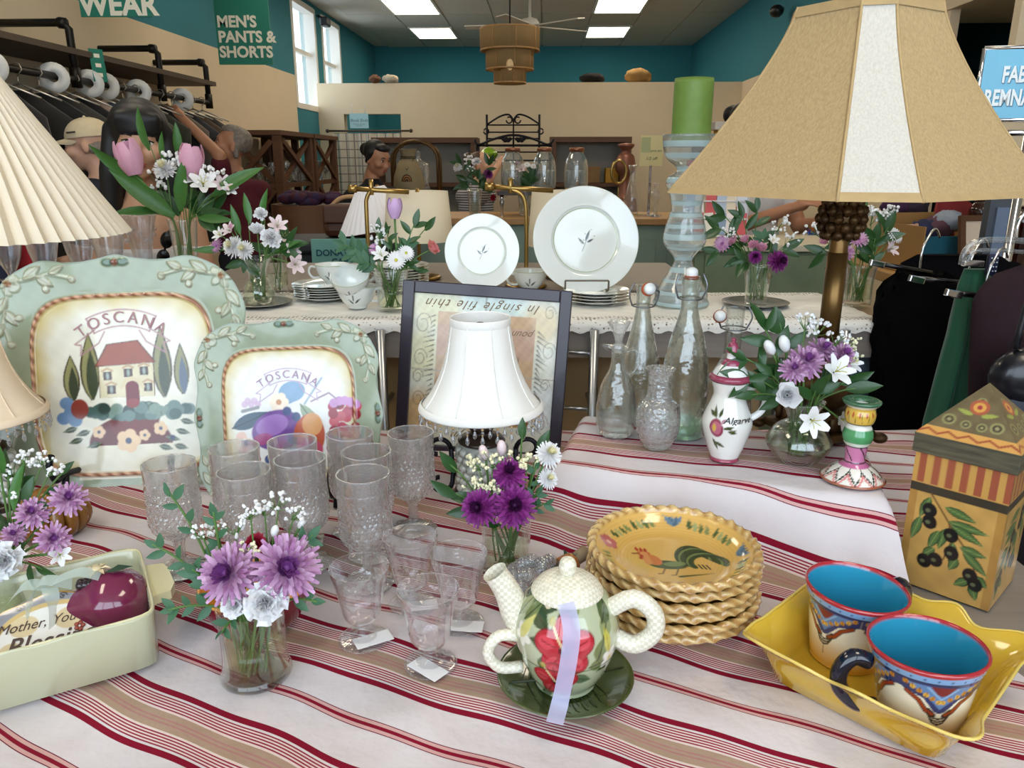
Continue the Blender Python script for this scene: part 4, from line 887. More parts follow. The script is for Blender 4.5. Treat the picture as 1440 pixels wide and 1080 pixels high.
for x, y, s in spots:
    p = atZ(x, y, TZ+.005+gz); t = thing('cut_goblet', 'diamond-cut glass goblet '+s, 'goblet', (p.x, p.y, clothz(p.x, p.y)+.002), rnd.random(), 'diamond-cut goblets'); link('bowl', gm, t); link('bead_ring', rg, t)
sp = glassprof([(.028, 0), (.029, .002), (.012, .006), (.0065, .011), (.0075, .016), (.0065, .021), (.013, .025), (.021, .034), (.0245, .05), (.028, .068), (.033, .088), (.0345, .096)], .0012, .026, 4)
ETCH = glass('etched_glass', (.97, .96, .965), bump=.35, bscale=70, edge=.34, body=.03)
sm_ = MB().lathe(sp, 40).mesh('sherbet', ETCH); tagm = MB().box((.008, -.012, 0), (.044, .022, .0006)).mesh('price_tag', mat('white_paper', '#f2f0f2', .8))
for i, (x, y, s) in enumerate(((505, 800, 'beside the lavender mums'), (577, 757, 'close beside the tall goblets'), (645, 783, 'beside the purple mum vase'), (602, 830, 'beside the hibiscus teapot'))):
    p = atZ(x, y, .95); t = thing('sherbet_glass', 'small clear etched sherbet glass with paper tag, '+s, 'glass', (p.x, p.y, clothz(p.x, p.y)+.003), (.5, .2, -.1, -.7)[i], 'etched sherbet glasses'); link('bowl', sm_, t); link('price_tag', tagm, t, (0, 0, .0045))
# ---------------------------------------------------------------- rooster bowls
def rooster(Pn):
    r = np.hypot(Pn.P[:, 0], Pn.P[:, 1]); x = Pn.P[:, 0]; y = Pn.P[:, 1]
    Pn.C *= (1+.05*np.sin(r*1500))[:, None]; edge = np.clip((r-.07)/.03, 0, 1)[:, None]; Pn.C = Pn.C*(1-.35*edge)+np.array(hx('#dcb56a'))*.35*edge
    rp = Pn.I >= Pn.rope; k = Pn.A*44+Pn.I*.55; g_ = (.5+.5*np.sin(k))[:, None]; Pn.C = np.where(rp[:, None], np.array(hx('#e0c288'))*g_+np.array(hx('#9c6a34'))*(1-g_), Pn.C)
    out = Pn.I < Pn.wall; Pn.C = np.where(out[:, None], np.array(hx('#d2ae6c')), Pn.C)
    inn = (Pn.I > Pn.wall) & (~rp); keep = Pn.C.copy(); Pn.X = np.where(inn, x, 9); Pn.Y = y; Pn.aa = .0012
    G1, G2 = '#3f4a26', '#6d7a48'; X0 = Pn.X.copy(); Y0_ = Pn.Y.copy(); Pn.X = X0/1.15+.004; Pn.Y = (Y0_+.004)/1.15-.016+.004
    for k in range(8): Pn.line([(.021+.0025*k+(.014+.0005*k)*math.cos(t_)*(1.15 if t_ < 1.5 else .9), .004-.0016*k+(.020-.0006*k)*math.sin(t_)) for t_ in np.linspace(3.9, .1-.05*k, 14)], .0058, [G1, '#2b3320', G2, '#39452a'][k % 4])
    Pn.ell(.0, -.018, .020, .009, .1, G1); Pn.ell(.006, -.015, .012, .005, .3, G2); Pn.ell(-.016, -.011, .012, .008, -.9, '#c8703f'); Pn.ell(-.026, .0, .007, .006, 0, '#c5603a'); Pn.line([(-.02, -.018), (-.026, .0)], .008, '#d48a55')
    for k in range(3): Pn.leaf(-.024-.004*k, .003, -.026-.005*k, .012, .004, '#a82c22')
    Pn.line([(-.031, -.001), (-.037, -.003)], .003, '#8a4a22'); Pn.line([(-.028, -.005), (-.028, -.011)], .004, '#a82c22')
    for xx in (-.003, .010): Pn.line([(xx, -.026), (xx-.002, -.038), (xx-.006, -.039)], .0016, '#5a3a1e')
    Pn.line([(.012, -.04), (.045, -.028)], .004, G1, taper=True)
    for k in range(3): Pn.line([(.034+.004*k, -.02), (.03+.004*k, -.012)], .0018, '#2b3320')
    Pn.X = X0; Pn.Y = Y0_
    def sprig(a, kind):
        ca, sa = math.cos(a), math.sin(a); q = lambda u, v: ((.078+v)*ca-u*sa, (.078+v)*sa+u*ca)
        if kind == 0:
            for k in range(4): Pn.leaf(*q(-.012+.008*k, -.006), *q(-.006+.008*k, .007), .006, ['#7d8450', '#55663a', '#9aa06a', '#4a5a32'][k])
        elif kind == 1:
            for k in range(5): t_ = 2*PI*k/5; Pn.ell(*q(.006*math.cos(t_), .006*math.sin(t_)), .0052, .0052, 0, '#b5605a')
            Pn.ell(*q(0, 0), .003, col='#e0b0a0')
        else:
            for k in range(5): Pn.leaf(*q(-.002, -.003), *q(-.012+.006*k, .010), .006, '#4a6178' if k % 2 else '#5d7a8f')
    for k, a in enumerate(np.linspace(-.7, PI+.75, 11)): sprig(a, (0, 0, 2, 0, 0, 2, 0, 0, 1, 0, 0)[k])
YG = pmat('honey_glaze', .14, .9)
bpts = [(0, .001), (.035, .0), (.05, .003), (.078, .018), (.095, .036)]; ipts = [(.0975, .0375), (.092, .0365), (.076, .021), (.05, .0075), (0, .005)]
out_ = dens(bpts, 14); ropeP = [(.0965+.0055*math.cos(a), .0385+.005*math.sin(a)) for a in np.linspace(-2.2, 2.6, 12)]; inn_ = dens([(.091, .037), (.078, .027), (.055, .019), (0, .017)], 70)
pr = out_+inn_[::-1][:0]+[*inn_][:0]
pr = out_+ropeP+inn_
def bowlpaint(Pn):
    # profile order: outside, rope, inside -> tell them apart by index
    I = Pn.I.copy(); no, nr = len(out_), len(ropeP); Pn.wall = no; Pn.rope = 10**6
    a = Pn.A; rp = (I >= no) & (I < no+nr); tw = np.sin(a*38+(I-no)*.8)
    s_ = np.where(rp, 1+.009*tw, 1); Pn.P[:, 0] *= s_; Pn.P[:, 1] *= s_; Pn.P[:, 2] += np.where(rp, .0012*np.sin(a*38+(I-no)*.8+1), 0)+np.where(I >= no-2, .001*np.sin(a*22), 0)*(I < no+nr)
    Pn.I = np.where(I >= no+nr, no+1, np.where(rp, no-1, 0)); Pn.wall = no; rooster(Pn)
    g_ = (.5+.5*tw)[:, None]; Pn.C = np.where(rp[:, None], np.array(hx('#ddc084'))*g_+np.array(hx('#ab7c40'))*(1-g_), Pn.C)
b0 = Vector((.192, .822, clothz(.192, .822)+.004)); P_, A_, I_ = latheP(pr, 200); first = None; pitch = (.968-.043-b0.z)/5
for k in range(6):
    lab = ['lowest rooster bowl of the stack, resting on the cloth', 'second rooster bowl up in the yellow stack', 'third rooster bowl up in the yellow stack', 'fourth rooster bowl up in the yellow stack', 'fifth rooster bowl up, just under the top one', 'topmost yellow rooster bowl with rope rim, rooster showing'][k]
    loc = b0+Vector((.0015*math.sin(k*2), .0015*math.cos(k*3), pitch*k)); rz = R(-12)+(.3*k if k < 5 else 0)
    if first is None:
        first = paintlathe('rooster_bowl', pr, 200, bowlpaint, '#d6ab5c', YG, None, loc, rz, .0012); tag(first, lab, 'bowl', 'stack of rooster bowls')
    else: tag(dup(first, loc, rz), lab, 'bowl', 'stack of rooster bowls')
# ---------------------------------------------------------------- teapot set
SAG = mat('leaf_green_glaze', '#4d5a30', .14, coat=.8, noise=.5, nscale=14, col2='#333d1e')
def weave(name, c, c2, sc=260):
    m = mat(name, c, .35, coat=.3); nt = m.node_tree; L = nt.links.new; b = nt.nodes['Principled BSDF']; tc = nd(m, 'ShaderNodeTexCoord'); k = nd(m, 'ShaderNodeTexChecker'); k.inputs['Scale'].default_value = sc
    L(tc.outputs['Object'], k.inputs[0]); k.inputs[1].default_value = (*hx(c), 1); k.inputs[2].default_value = (*hx(c2), 1); L(k.outputs[0], b.inputs['Base Color'])
    bp = nd(m, 'ShaderNodeBump'); bp.inputs['Strength'].default_value = .4; bp.inputs['Distance'].default_value = .001; L(k.outputs['Fac'], bp.inputs['Height']); L(bp.outputs[0], b.inputs['Normal']); return m
WV = weave('basket_weave_glaze', '#f1ecdc', '#ddd6c0')
tp = Vector((.057, .703, clothz(.057, .703)+.004))
t = thing('teapot_saucer', 'dark green leaf-shaped saucer under the hibiscus teapot', 'saucer', tp)
MB().lathe(prof([(0, .0), (.035, .0), (.045, .003), (.070, .013), (.0715, .0145), (.069, .0145), (.045, .006), (.02, .004), (0, .004)], 3), 56, fn=lambda r, z, a, i: r*(1+.012*math.sin(a)+.01*math.cos(2*a))).build('dish', SAG, t)
vm = MB(); vm.tube([(-.06, -.012, .0115), (-.02, .0, .0062), (.02, .004, .0062), (.064, .012, .0125)], .0012, 5)
for k in range(-6, 7):
    for s in (-1, 1): x = .009*k; vm.tube([(x*.9, x*.15, .0062), (x+.012, s*.025+x*.15, .0062), (x+.02, s*.048, .0105)], .0006, 4) if abs(x+.02) < .055 else None
vm.build('leaf_vein', mat('dark_vein', '#2a331a', .3), t)
t = thing('hibiscus_teapot', 'tea-for-one pot painted with a red hibiscus, basket-weave spout and handles', 'teapot', tp+Vector((0, 0, .0065)), R(0))
def hib(Pn):
    q = random.Random(2)
    for k in range(46):
        a, z = q.uniform(-.17, .17), q.uniform(.03, .115); d = q.uniform(0, 6.28); L_ = .032
        Pn.leaf(a, z, a+L_*math.cos(d), z+L_*math.sin(d)*.8, .018, ['#4d5f38', '#6e7c4b', '#38492c', '#8b9466'][k % 4], '#2b3520')
    for k in range(14):
        a, z = q.uniform(-.16, .16), q.uniform(.008, .04); d = q.uniform(0, 6.28); Pn.leaf(a, z, a+.026*math.cos(d), z+.02*math.sin(d), .014, ['#5a6d50', '#8fa080', '#3f5238'][k % 3], '#2b3520')
    for x, z in ((.048, .052), (.06, .035), (-.056, .075), (.075, .065), (.09, .03), (.12, .06), (-.1, .05)):
        for k in range(5): an = 2*PI*k/5+x*50; Pn.ell(x+.007*math.cos(an), z+.007*math.sin(an), .0062, .0045, an, '#eeeadb')
        Pn.ell(x, z, .003, col='#d8c45a')
    Pn.leaf(.045, .06, .04, .09, .01, '#c9c05a', '#8a8a30'); Pn.leaf(-.06, .07, -.045, .1, .012, '#d4cc7a')
    def flower(cx, cz, s):
        for k in range(5):
            an = 2*PI*k/5+.35; Pn.ell(cx+.0135*s*math.cos(an), cz+.0135*s*math.sin(an), .0155*s, .0125*s, an, '#6e0f1e')
        for k in range(5):
            an = 2*PI*k/5+.35; Pn.ell(cx+.0135*s*math.cos(an), cz+.0135*s*math.sin(an), .0145*s, .0115*s, an, '#b3202f'); Pn.ell(cx+.017*s*math.cos(an), cz+.017*s*math.sin(an), .008*s, .006*s, an, '#cf4450')
            Pn.line([(cx, cz), (cx+.022*s*math.cos(an), cz+.022*s*math.sin(an))], .0012, '#7d0f22')
        Pn.ell(cx, cz, .005*s, col='#5d0c20'); Pn.line([(cx, cz), (cx-.012*s, cz+.02*s)], .0022, '#ecd9a8'); Pn.ell(cx-.013*s, cz+.022*s, .0035*s, col='#a89a3c')
    flower(-.006, .073, 1.15); flower(-.016, .031, .95)
    Pn.line([(x/100, .047) for x in range(-17, 18)], .0012, '#39452c')
paintlathe('pot_body', dens([(0, .002), (.030, .0), (.032, .004), (.041, .018), (.0505, .042), (.0545, .062), (.053, .082), (.043, .102), (.031, .112), (.02, .114)], 120), 220, hib, '#b4bb9a', pmat('teapot_glaze', .1, 1), t)
MB().lathe(prof([(0, .127), (.012, .1265), (.028, .120), (.0365, .111), (.0365, .107), (.03, .106)], 4), 40).build('lid', WV, t)
MB().lathe(prof([(.0, .145), (.006, .144), (.009, .138), (.0085, .130), (.006, .126)], 4), 16).build('lid_knob', WV, t)
MB().tube(smooth([(-.036, .005, .062), (-.052, .004, .080), (-.062, .003, .105), (-.075, .002, .128)]), [.022, .021, .020, .019, .0175, .016, .015, .0145, .0138, .0132, .0128, .0125, .0135], 20, cap=False).build('spout', WV, t)
MB().tube(smooth([(.042, -.01, .092), (.066, -.016, .108), (.086, -.02, .095), (.088, -.02, .072), (.07, -.017, .055), (.05, -.012, .06)]), .0095, 14).build('pot_handle', WV, t)
MB().tube(smooth([(-.044, -.008, .058), (-.07, -.012, .062), (-.082, -.014, .044), (-.07, -.012, .024), (-.046, -.008, .022)]), .0062, 12).build('cup_handle', WV, t)
RIB = mat('sheer_ribbon', '#c9c8ea', .35, alpha=.62, sheen=.5)
def ribbon(name, pts, wd, m_, parent=None, side=None, th=.0006):
    P = smooth(pts, 6); vs = []; n = len(P)
    for i, p in enumerate(P):
        d = (P[min(i+1, n-1)]-P[max(i-1, 0)]).normalized(); s_ = Vector(side[i*len(side)//n] if isinstance(side, list) else (side or (1, 0, 0))); s_ = (s_-d*s_.dot(d)).normalized(); vs += [p-s_*wd/2, p+s_*wd/2]
    return MB().add(vs, [(2*i, 2*i+1, 2*i+3, 2*i+2) for i in range(n-1)]).build(name, m_, parent)
ribbon('ribbon', [(-.004, -.036, .115), (.001, -.052, .095), (-.002, -.060, .065), (-.006, -.061, .04), (-.010, -.064, .02), (-.016, -.082, .012)], .017, RIB, t, (1, .1, .1))
# ---------------------------------------------------------------- yellow ruffled dish and mugs
YEL = mat('yellow_glaze', '#dcb63a', .12, coat=.8, noise=.35, nscale=9, col2='#c39a2c')
a1 = Vector((.685, -.729, 0)); a2 = Vector((.729, .685, 0)); dc = Vector((.393, .703, clothz(.393, .703)+.004))
t = thing('ruffled_dish', 'yellow glazed baking dish with ruffled rim holding two mugs', 'dish', dc, math.atan2(a1.y, a1.x))
def rect(a, hx_, hy_, pw=7):
    c_, s_ = math.cos(a), math.sin(a); r_ = (abs(c_/hx_)**pw+abs(s_/hy_)**pw)**(-1/pw); return r_*c_, r_*s_
def dishpt(a, lev_):
    k, z, ruf = lev_; k = max(k, .002); x, y = rect(a, .0965*k, .086*k, 9)
    end = abs(math.cos(a))*0+ss((abs(y)/.086/k-.55)/.4) if abs(y) > abs(x)*0 else 0
    w_ = ruf*(.0055*math.cos(9*a)+.004*math.cos(14*a+1))*end
    d = math.hypot(x, y); f = 1+(w_*.7+ruf*.012*end)/d
    return (x*f, y*f, z+w_*.6+ruf*.004*end)
lv = [(0.0, .0, 0), (.5, .0, 0), (.82, .0, 0), (.90, .003, 0), (.955, .022, .2), (1.02, .040, .55), (1.12, .052, 1), (1.14, .0535, 1.05), (1.135, .0555, 1.05), (1.10, .053, 1), (1.0, .041, .55), (.93, .024, .2), (.87, .008, 0), (.8, .005, 0), (.4, .005, 0), (0.001, .005, 0)]
dm = MB(); dm.grid(lambda u, v: dishpt(2*PI*u, lv[int(round(v*(len(lv)-1)))]), 140, len(lv), cu=True); dm.build('dish', YEL, t)
bs_ = MB().grid(lambda u, v: tuple(Vector(dishpt(2*PI*u, (1.138, .0548, 1.05)))+Vector((math.cos(2*PI*v)*.0018*math.cos(2*PI*u), math.cos(2*PI*v)*.0018*math.sin(2*PI*u), .0018*math.sin(2*PI*v)))), 140, 6, cu=True, cv=True); bs_.build('rim_bead', mat('pale_yellow_rim', '#e3c766', .15, coat=.6), t)
def mugp(Pn):
    X, Y = Pn.X, Pn.Y; gy = np.clip((.045-Y)/.04, 0, 1)[:, None]; Pn.C = np.array(hx('#f3ecd6'))*(1-gy)+np.array(hx('#dda63c'))*gy
    inn = Pn.I >= Pn.n0
    Pn.Y = np.where(inn, 9, Y); n_ = 4; per = 2*PI*Pn.rm/n_
    for k in range(-3, 3):
        cx = (k+.5)*per
        Pn.poly([(cx-per/2, .094), (cx+per/2, .094), (cx+per/2, .074), (cx+.018, .066), (cx+.006, .05), (cx, .047), (cx-.006, .05), (cx-.018, .066), (cx-per/2, .074)], '#26386e')
        Pn.poly([(cx-per/2+.006, .084), (cx+per/2-.006, .084), (cx+.016, .071), (cx, .053), (cx-.016, .071)], '#5d86b8')
        for s in (-1, 1):
            for j in range(6): u = j/5; Pn.leaf(cx+s*(.004+.03*u), .060+.019*u, cx+s*(.000+.036*u), .067+.02*u, .006, '#c98a2e' if j % 2 else '#e0b04a', '#7a3a18')
            Pn.line([(cx+s*.034, .070), (cx+s*.022, .062), (cx+s*.014, .05), (cx+s*.006, .045), (cx+s*.012, .051)], .0062, '#141a30'); Pn.line([(cx+s*.034, .070), (cx+s*.022, .062), (cx+s*.014, .05), (cx+s*.007, .046)], .004, '#9a3a1e')
            for j in range(3): Pn.line([(cx, .032+.004*j), (cx+s*(.006+.002*j), .035+.004*j), (cx+s*(.008+.002*j), .039+.004*j)], .0024, '#182230')
        Pn.poly([(cx-.012, .084), (cx+.012, .084), (cx+.005, .074), (cx, .071), (cx-.005, .074)], '#7d2430'); Pn.line([(cx-.014, .082), (cx-.004, .071), (cx, .067), (cx+.004, .071), (cx+.014, .082)], .002, '#8fb8dc')
        for j in range(4): Pn.ell(cx, .028-.003*j, .0009, col='#182230')
    Pn.Y = Y; o = ~inn
    def band(z0, z1, c_): Pn.C = np.where((o & (Y >= z0) & (Y < z1))[:, None], np.array(hx(c_)), Pn.C)
    band(.085, .0885, '#1f2f5c'); band(.0885, .0955, '#7fa9d6'); band(.0955, .12, '#b02a35')
    for k in range(28): a_ = -PI+2*PI*k/28; Pn.Y = np.where(inn, 9, Y); Pn.ell(a_*Pn.rm, .092, .0011, col='#1f2f5c')
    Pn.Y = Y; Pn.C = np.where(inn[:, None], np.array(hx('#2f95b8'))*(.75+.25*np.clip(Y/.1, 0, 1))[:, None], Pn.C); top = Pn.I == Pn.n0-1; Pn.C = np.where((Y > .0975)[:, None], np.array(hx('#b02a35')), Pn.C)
mo = dens([(0, .0), (.034, .0), (.037, .003), (.041, .03), (.046, .065), (.0535, .0985)], 90); mi_ = dens([(.0540, .1003), (.0525, .1010), (.0505, .0985), (.043, .06), (.038, .02), (.03, .006), (0, .005)], 40)
def mugpaint(Pn): Pn.n0 = len(mo)+3; Pn.rm = .0535; mugp(Pn)
NAVY = mat('navy_glaze', '#0c1226', .12, coat=.5); MG = pmat('mug_glaze', .1, 1); mm = None
for x, y, ha, lab in ((1210, 838, R(35), 'blue-lined mug in the yellow dish, on the riser side'), (1294, 908, R(190), 'blue-lined mug in the yellow dish, navy handle towards the teapot')):
    p = Vector((.374, .748, 0)) if y < 870 else Vector((.404, .640, 0)); t = thing('painted_mug', lab, 'mug', (p.x, p.y, dc.z+.0062), (R(2), R(2), ha+R(-10)), 'painted mugs')
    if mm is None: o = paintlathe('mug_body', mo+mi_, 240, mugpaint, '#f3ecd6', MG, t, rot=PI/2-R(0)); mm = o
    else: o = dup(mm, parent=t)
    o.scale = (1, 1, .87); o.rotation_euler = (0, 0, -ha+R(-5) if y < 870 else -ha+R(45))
    MB().tube(smooth([(.055, 0, .070), (.070, 0, .075), (.082, 0, .062), (.081, 0, .042), (.064, 0, .024), (.045, 0, .020)]), [.0085]*3+[.0082]*(21-3), 14).build('handle', NAVY, t)
# ---------------------------------------------------------------- olive-painted box
B0 = Vector((.604, .856)); bu = Vector((-.076, .078)).normalized(); bw = .112; bz0 = TZ+.0005; cx_ = B0+bu*bw/2+Vector((bu.y, -bu.x)) * bw/2
ang = math.atan2(-bu.y, -bu.x)
t = thing('olive_box', 'tall pyramid-lidded box painted with olive branches', 'box', (cx_.x, cx_.y, bz0), ang)
h1 = 1.04-bz0-.002
def olive(Pn):
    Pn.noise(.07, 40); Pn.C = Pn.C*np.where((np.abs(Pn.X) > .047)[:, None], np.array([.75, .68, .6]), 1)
    for z0, z1, c_ in ((h1-.042, h1, '#c99a52'),): Pn.poly([(-.06, z0), (.06, z0), (.06, z1), (-.06, z1)], c_)
    for k in range(7): x = -.05+.0165*k; Pn.poly([(x, h1-.04), (x+.009, h1-.04), (x+.009, h1), (x, h1)], '#a0553c')
    Pn.poly([(-.06, h1-.053), (.06, h1-.053), (.06, h1-.041), (-.06, h1-.041)], '#3b352c')
    br = '#6a4a2c'; Pn.line([(-.03, .135), (-.012, .112), (.006, .088), (.026, .066), (.034, .045)], .0022, br); Pn.line([(-.004, .1), (.002, .08), (-.004, .05)], .0018, br)
    for x0, y0, x1, y1 in ((-.03, .13, -.04, .098), (-.038, .1, -.046, .065), (-.012, .122, .026, .112), (-.006, .104, .042, .1), (-.002, .1, .038, .084), (-.006, .094, -.012, .062), (-.014, .088, -.024, .058), (.004, .078, .006, .042), (.012, .074, .044, .07), (.016, .07, .048, .045), (-.016, .062, -.03, .046), (.012, .058, .004, .038), (.034, .042, .05, .03), (.03, .034, .012, .02), (.032, .03, .04, .008), (-.035, .1, -.018, .09)):
        Pn.leaf(x0, y0, x1, y1, .0125, '#2e4a2c'); Pn.leaf(x0, y0, x1, y1, .0085, '#54703e', '#8fa05e')
    for x, y in ((-.029, .112), (-.027, .096), (.004, .062), (-.013, .046), (-.026, .04), (.029, .04), (.036, .030), (.0, .086)): Pn.ell(x, y, .0088, .010, .3, '#17181a'); Pn.ell(x-.002, y-.001, .003, .0025, 0, '#6d7350', .8)
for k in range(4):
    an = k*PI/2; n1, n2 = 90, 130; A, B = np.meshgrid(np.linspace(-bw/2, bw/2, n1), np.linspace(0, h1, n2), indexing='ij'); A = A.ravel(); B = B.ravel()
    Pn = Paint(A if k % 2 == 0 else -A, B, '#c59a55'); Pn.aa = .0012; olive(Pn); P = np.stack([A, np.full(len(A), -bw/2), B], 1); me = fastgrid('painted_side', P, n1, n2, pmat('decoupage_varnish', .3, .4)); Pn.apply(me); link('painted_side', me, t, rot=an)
MB().box((0, 0, .001), (bw-.001, bw-.001, .002)).build('bottom', mat('dark_box', '#3b352c', .6), t)
LIDB = mat('black_crackle', '#3f3b30', .5, noise=.5, nscale=60, stretch=(.3, .3, 3), col2='#7a7358')
zL = .026; MB().box((0, 0, h1+zL/2), (bw+.008, bw+.008, zL), b=.001).build('lid_band', LIDB, t)
def roof(Pn):
    Pn.noise(.1, 60); Pn.poly([(-.06, 0), (.06, 0), (.052, .014), (-.052, .014)], '#cf9a50'); Pn.line([(-.058+.0116*k, .004+.006*(k % 2)) for k in range(11)], .0028, '#9a4a30')
    for x, y, r_ in ((-.028, .028, .008), (.026, .028, .008), (-.008, .025, .006), (.01, .025, .006), (0, .06, .006)):
        Pn.ell(x, y, r_, col='#8f8a5a'); Pn.ell(x, y, r_*.65, col='#3f3528'); Pn.ell(x, y, r_*.3, col='#9a9468')
    Pn.ell(0, .052, .011, col='#a8563c'); Pn.ell(0, .052, .007, col='#d09a48'); Pn.ell(0, .052, .003, col='#a03040'); Pn.leaf(-.004, .04, -.024, .045, .006, '#98a04c'); Pn.leaf(.004, .04, .024, .045, .006, '#98a04c')
hw = bw/2+.004; hr = .066; sl = math.hypot(hw, hr)
for k in range(4):
    n1 = 60; A, B = np.meshgrid(np.linspace(-1, 1, n1), np.linspace(0, 1, n1), indexing='ij'); A = A.ravel(); B = B.ravel()
    Pn = Paint(A*(1-B)*hw, B*sl, '#6a5c40'); Pn.aa = .001; roof(Pn); P = np.stack([A*(1-B)*hw, -hw*(1-B), h1+zL+hr*B], 1); me = fastgrid('lid_slope', P, n1, n1, pmat('decoupage_varnish', .3, .4)); Pn.apply(me); link('lid_slope', me, t, rot=k*PI/2)
# ---------------------------------------------------------------- casserole, eggplant, plaque
CAS = mat('sage_cream_glaze', '#c6c6a6', .15, coat=.7, noise=.2, nscale=5, col2='#b3b491'); CAR = mat('cream_rim_glaze', '#d8cfa4', .15, coat=.6)
f1 = Vector((-.865, -.503, 0)); f2 = Vector((-.503, .865, 0)); fr = Vector((-.387, .735, 0)); Lc, Wc = .33, .178
cc = fr+f1*Lc/2+f2*Wc/2; ca = math.atan2(-f1.y, -f1.x)
t = thing('casserole_dish', 'pale sage rectangular casserole with tab handles holding an eggplant and a plaque', 'dish', (cc.x, cc.y, TZ+.008), ca)
cl_ = [(0, 0, 0), (.9, 0, 0), (.975, .004, 0), (.985, .05, 0), (1.0, .066, 1), (.99, .0685, 1), (.955, .066, 1), (.94, .05, 0), (.93, .010, 0), (.85, .006, 0), (0, .006, 0)]
def cpt(u, v):
    k, z, wv = cl_[int(round(v*(len(cl_)-1)))]; a = 2*PI*u; x, y = rect(a, Lc/2, Wc/2, 14); q = .012*(1-k) if .9 < k < 1 else 0
    if .9 < k < 1: x, y = rect(a, Lc/2-Wc/2*(1-k), Wc/2*k, 14)
    else: x, y = x*k, y*k
    return (x, y, z+wv*.0012*math.sin(14*a))
MB().grid(cpt, 160, len(cl_), cu=True).build('dish', CAS, t)
MB().grid(lambda u, v: (rect(2*PI*u, Lc/2-.002, Wc/2-.002, 14)[0]*(1+.008*math.cos(2*PI*v)), rect(2*PI*u, Lc/2-.002, Wc/2-.002, 14)[1]*(1+.016*math.cos(2*PI*v)), .067+.002*math.sin(2*PI*v)), 160, 8, cu=True, cv=True).build('rim', CAR, t)
for s in (-1, 1): MB().prism([(s*(Lc/2-.004), -.042), (s*(Lc/2+.02), -.036), (s*(Lc/2+.026), -.02), (s*(Lc/2+.024), .02), (s*(Lc/2+.02), .036), (s*(Lc/2-.004), .042)][::s], .052, .063).build('tab_handle', CAR, t)
AUB = mat('aubergine_glaze', '#6d1f3f', .12, coat=.9, noise=.4, nscale=25, col2='#8c3560')
ep = atZ(152, 868, TZ+.04); t = thing('ceramic_eggplant', 'glossy plum ceramic eggplant lying in the casserole', 'ornament', (ep.x, ep.y, TZ+.015), R(20))
def egg(u, v):
    a = 2*PI*u; x = -.085+.135*v; r_ = (.014+.004*math.cos(3*v))+.029*ss((v-.25)/.45); r_ *= math.sqrt(max(0, 1-max(0, (v-.72)/.28)**2.2)) if v > .72 else 1; r_ *= math.sqrt(max(0.02, min(1, v/.06)))
    return (x, r_*math.cos(a)*1.05*(1+.05*math.cos(5*a)), .041+r_*math.sin(a))
MB().grid(egg, 40, 30, cu=True).build('body', AUB, t)
m = MB()
for k in range(7):
    a = 2*PI*k/7; m.add([(0, 0, .002), (.010*math.cos(a-.3), .010*math.sin(a-.3), .004), (.016*math.cos(a), .016*math.sin(a), .001), (.010*math.cos(a+.3), .010*math.sin(a+.3), .004)], [(0, 1, 2, 3)])
m.ball((0, 0, .003), (.006, .006, .003)); m.build('blossom', mat('blossom_cream', '#d8c8a0', .3, coat=.4), t, (-.005, .005, .0835))
m = MB(); m.add([(0, 0, .0), (.014, .008, .004), (.03, .004, .001), (.014, -.006, .003)], [(0, 1, 2, 3)]); m.build('leaf', mat('deep_green_glaze', '#2a4a38', .15, coat=.6), t, (.004, -.002, .083)); m = MB()
for k in range(6): m.ball((-.022+.005*(k % 3), -.002+.006*(k//3), .072), .0055, seg=8, rings=5)
m.build('berry_cluster', mat('dark_berry', '#2b1c22', .2, coat=.4), t)
OR = mat('organza', '#c7dcd8', .4, alpha=.55, sheen=.5)
for pts in ([(-.03, .0, .075), (-.055, -.008, .088), (-.07, -.012, .07), (-.072, -.015, .05)], [(-.055, 0, .078), (-.075, -.01, .085), (-.10, -.02, .06), (-.115, -.03, .035)], [(-.05, -.01, .08), (-.045, -.03, .07), (-.048, -.035, .045)], [(-.0, -.005, .082), (-.02, -.004, .09), (-.045, -.004, .084), (-.055, -.006, .076)]): ribbon('ribbon', pts, .016, OR, t, (.3, 1, .2))
pl = atZ(74, 884, TZ+.055); t = thing('message_plaque', "oval ceramic plaque lettered 'Mother, You are a Blessing', tilted in the casserole", 'plaque', (pl.x, pl.y, TZ+.052), (R(44), R(-3), R(21)))
t.scale = (.9, .9, .9)
n = 110; A, B = np.meshgrid(np.linspace(0, 1, n), np.linspace(0, 2*PI, n*2, endpoint=False), indexing='ij'); A = A.ravel(); B = B.ravel(); rad = 1+.035*np.cos(8*B); X = .078*A*np.cos(B)*rad; Y = .048*A*np.sin(B)*rad
Pn = Paint(X, Y, '#9d9aa0'); Pn.aa = .0012; Pn.ell(0, -.004, .062, .038, 0, '#efe9e0'); Pn.line([(.062*math.cos(a), -.004+.038*math.sin(a)) for a in np.linspace(0, 6.28, 40)], .006, '#d9b97c')
for x, y, r_ in ((-.03, .012, .016), (.02, .012, .017), (-.045, -.016, .014), (.04, -.02, .016), (0, -.026, .014)): Pn.ell(x, y, r_, r_*.8, 0, '#dcc59a')
for k in range(9):
    a = 2*PI*k/9; x, y = .07*math.cos(a), .042*math.sin(a); Pn.line([(x+.005*(1-i/16)*math.cos(i*.6), y+.005*(1-i/16)*math.sin(i*.6)) for i in range(15)], .0016, '#4a3f48')
Pn.C = np.where((A > .965)[:, None], np.array(hx('#b98a2c')), Pn.C); P = np.stack([X, Y, .004*(1-A**4)], 1); me = fastgrid('face', P, n, n*2, pmat('plaque_glaze', .15, .8), cv=True); Pn.apply(me); link('face', me, t)
MB().lathe([(.999, .0), (1.0, -.004), (.9, -.007), (0, -.007)], 48, mat=Matrix.Diagonal((.079, .0485, 1, 1))).build('back', CREAM, t)
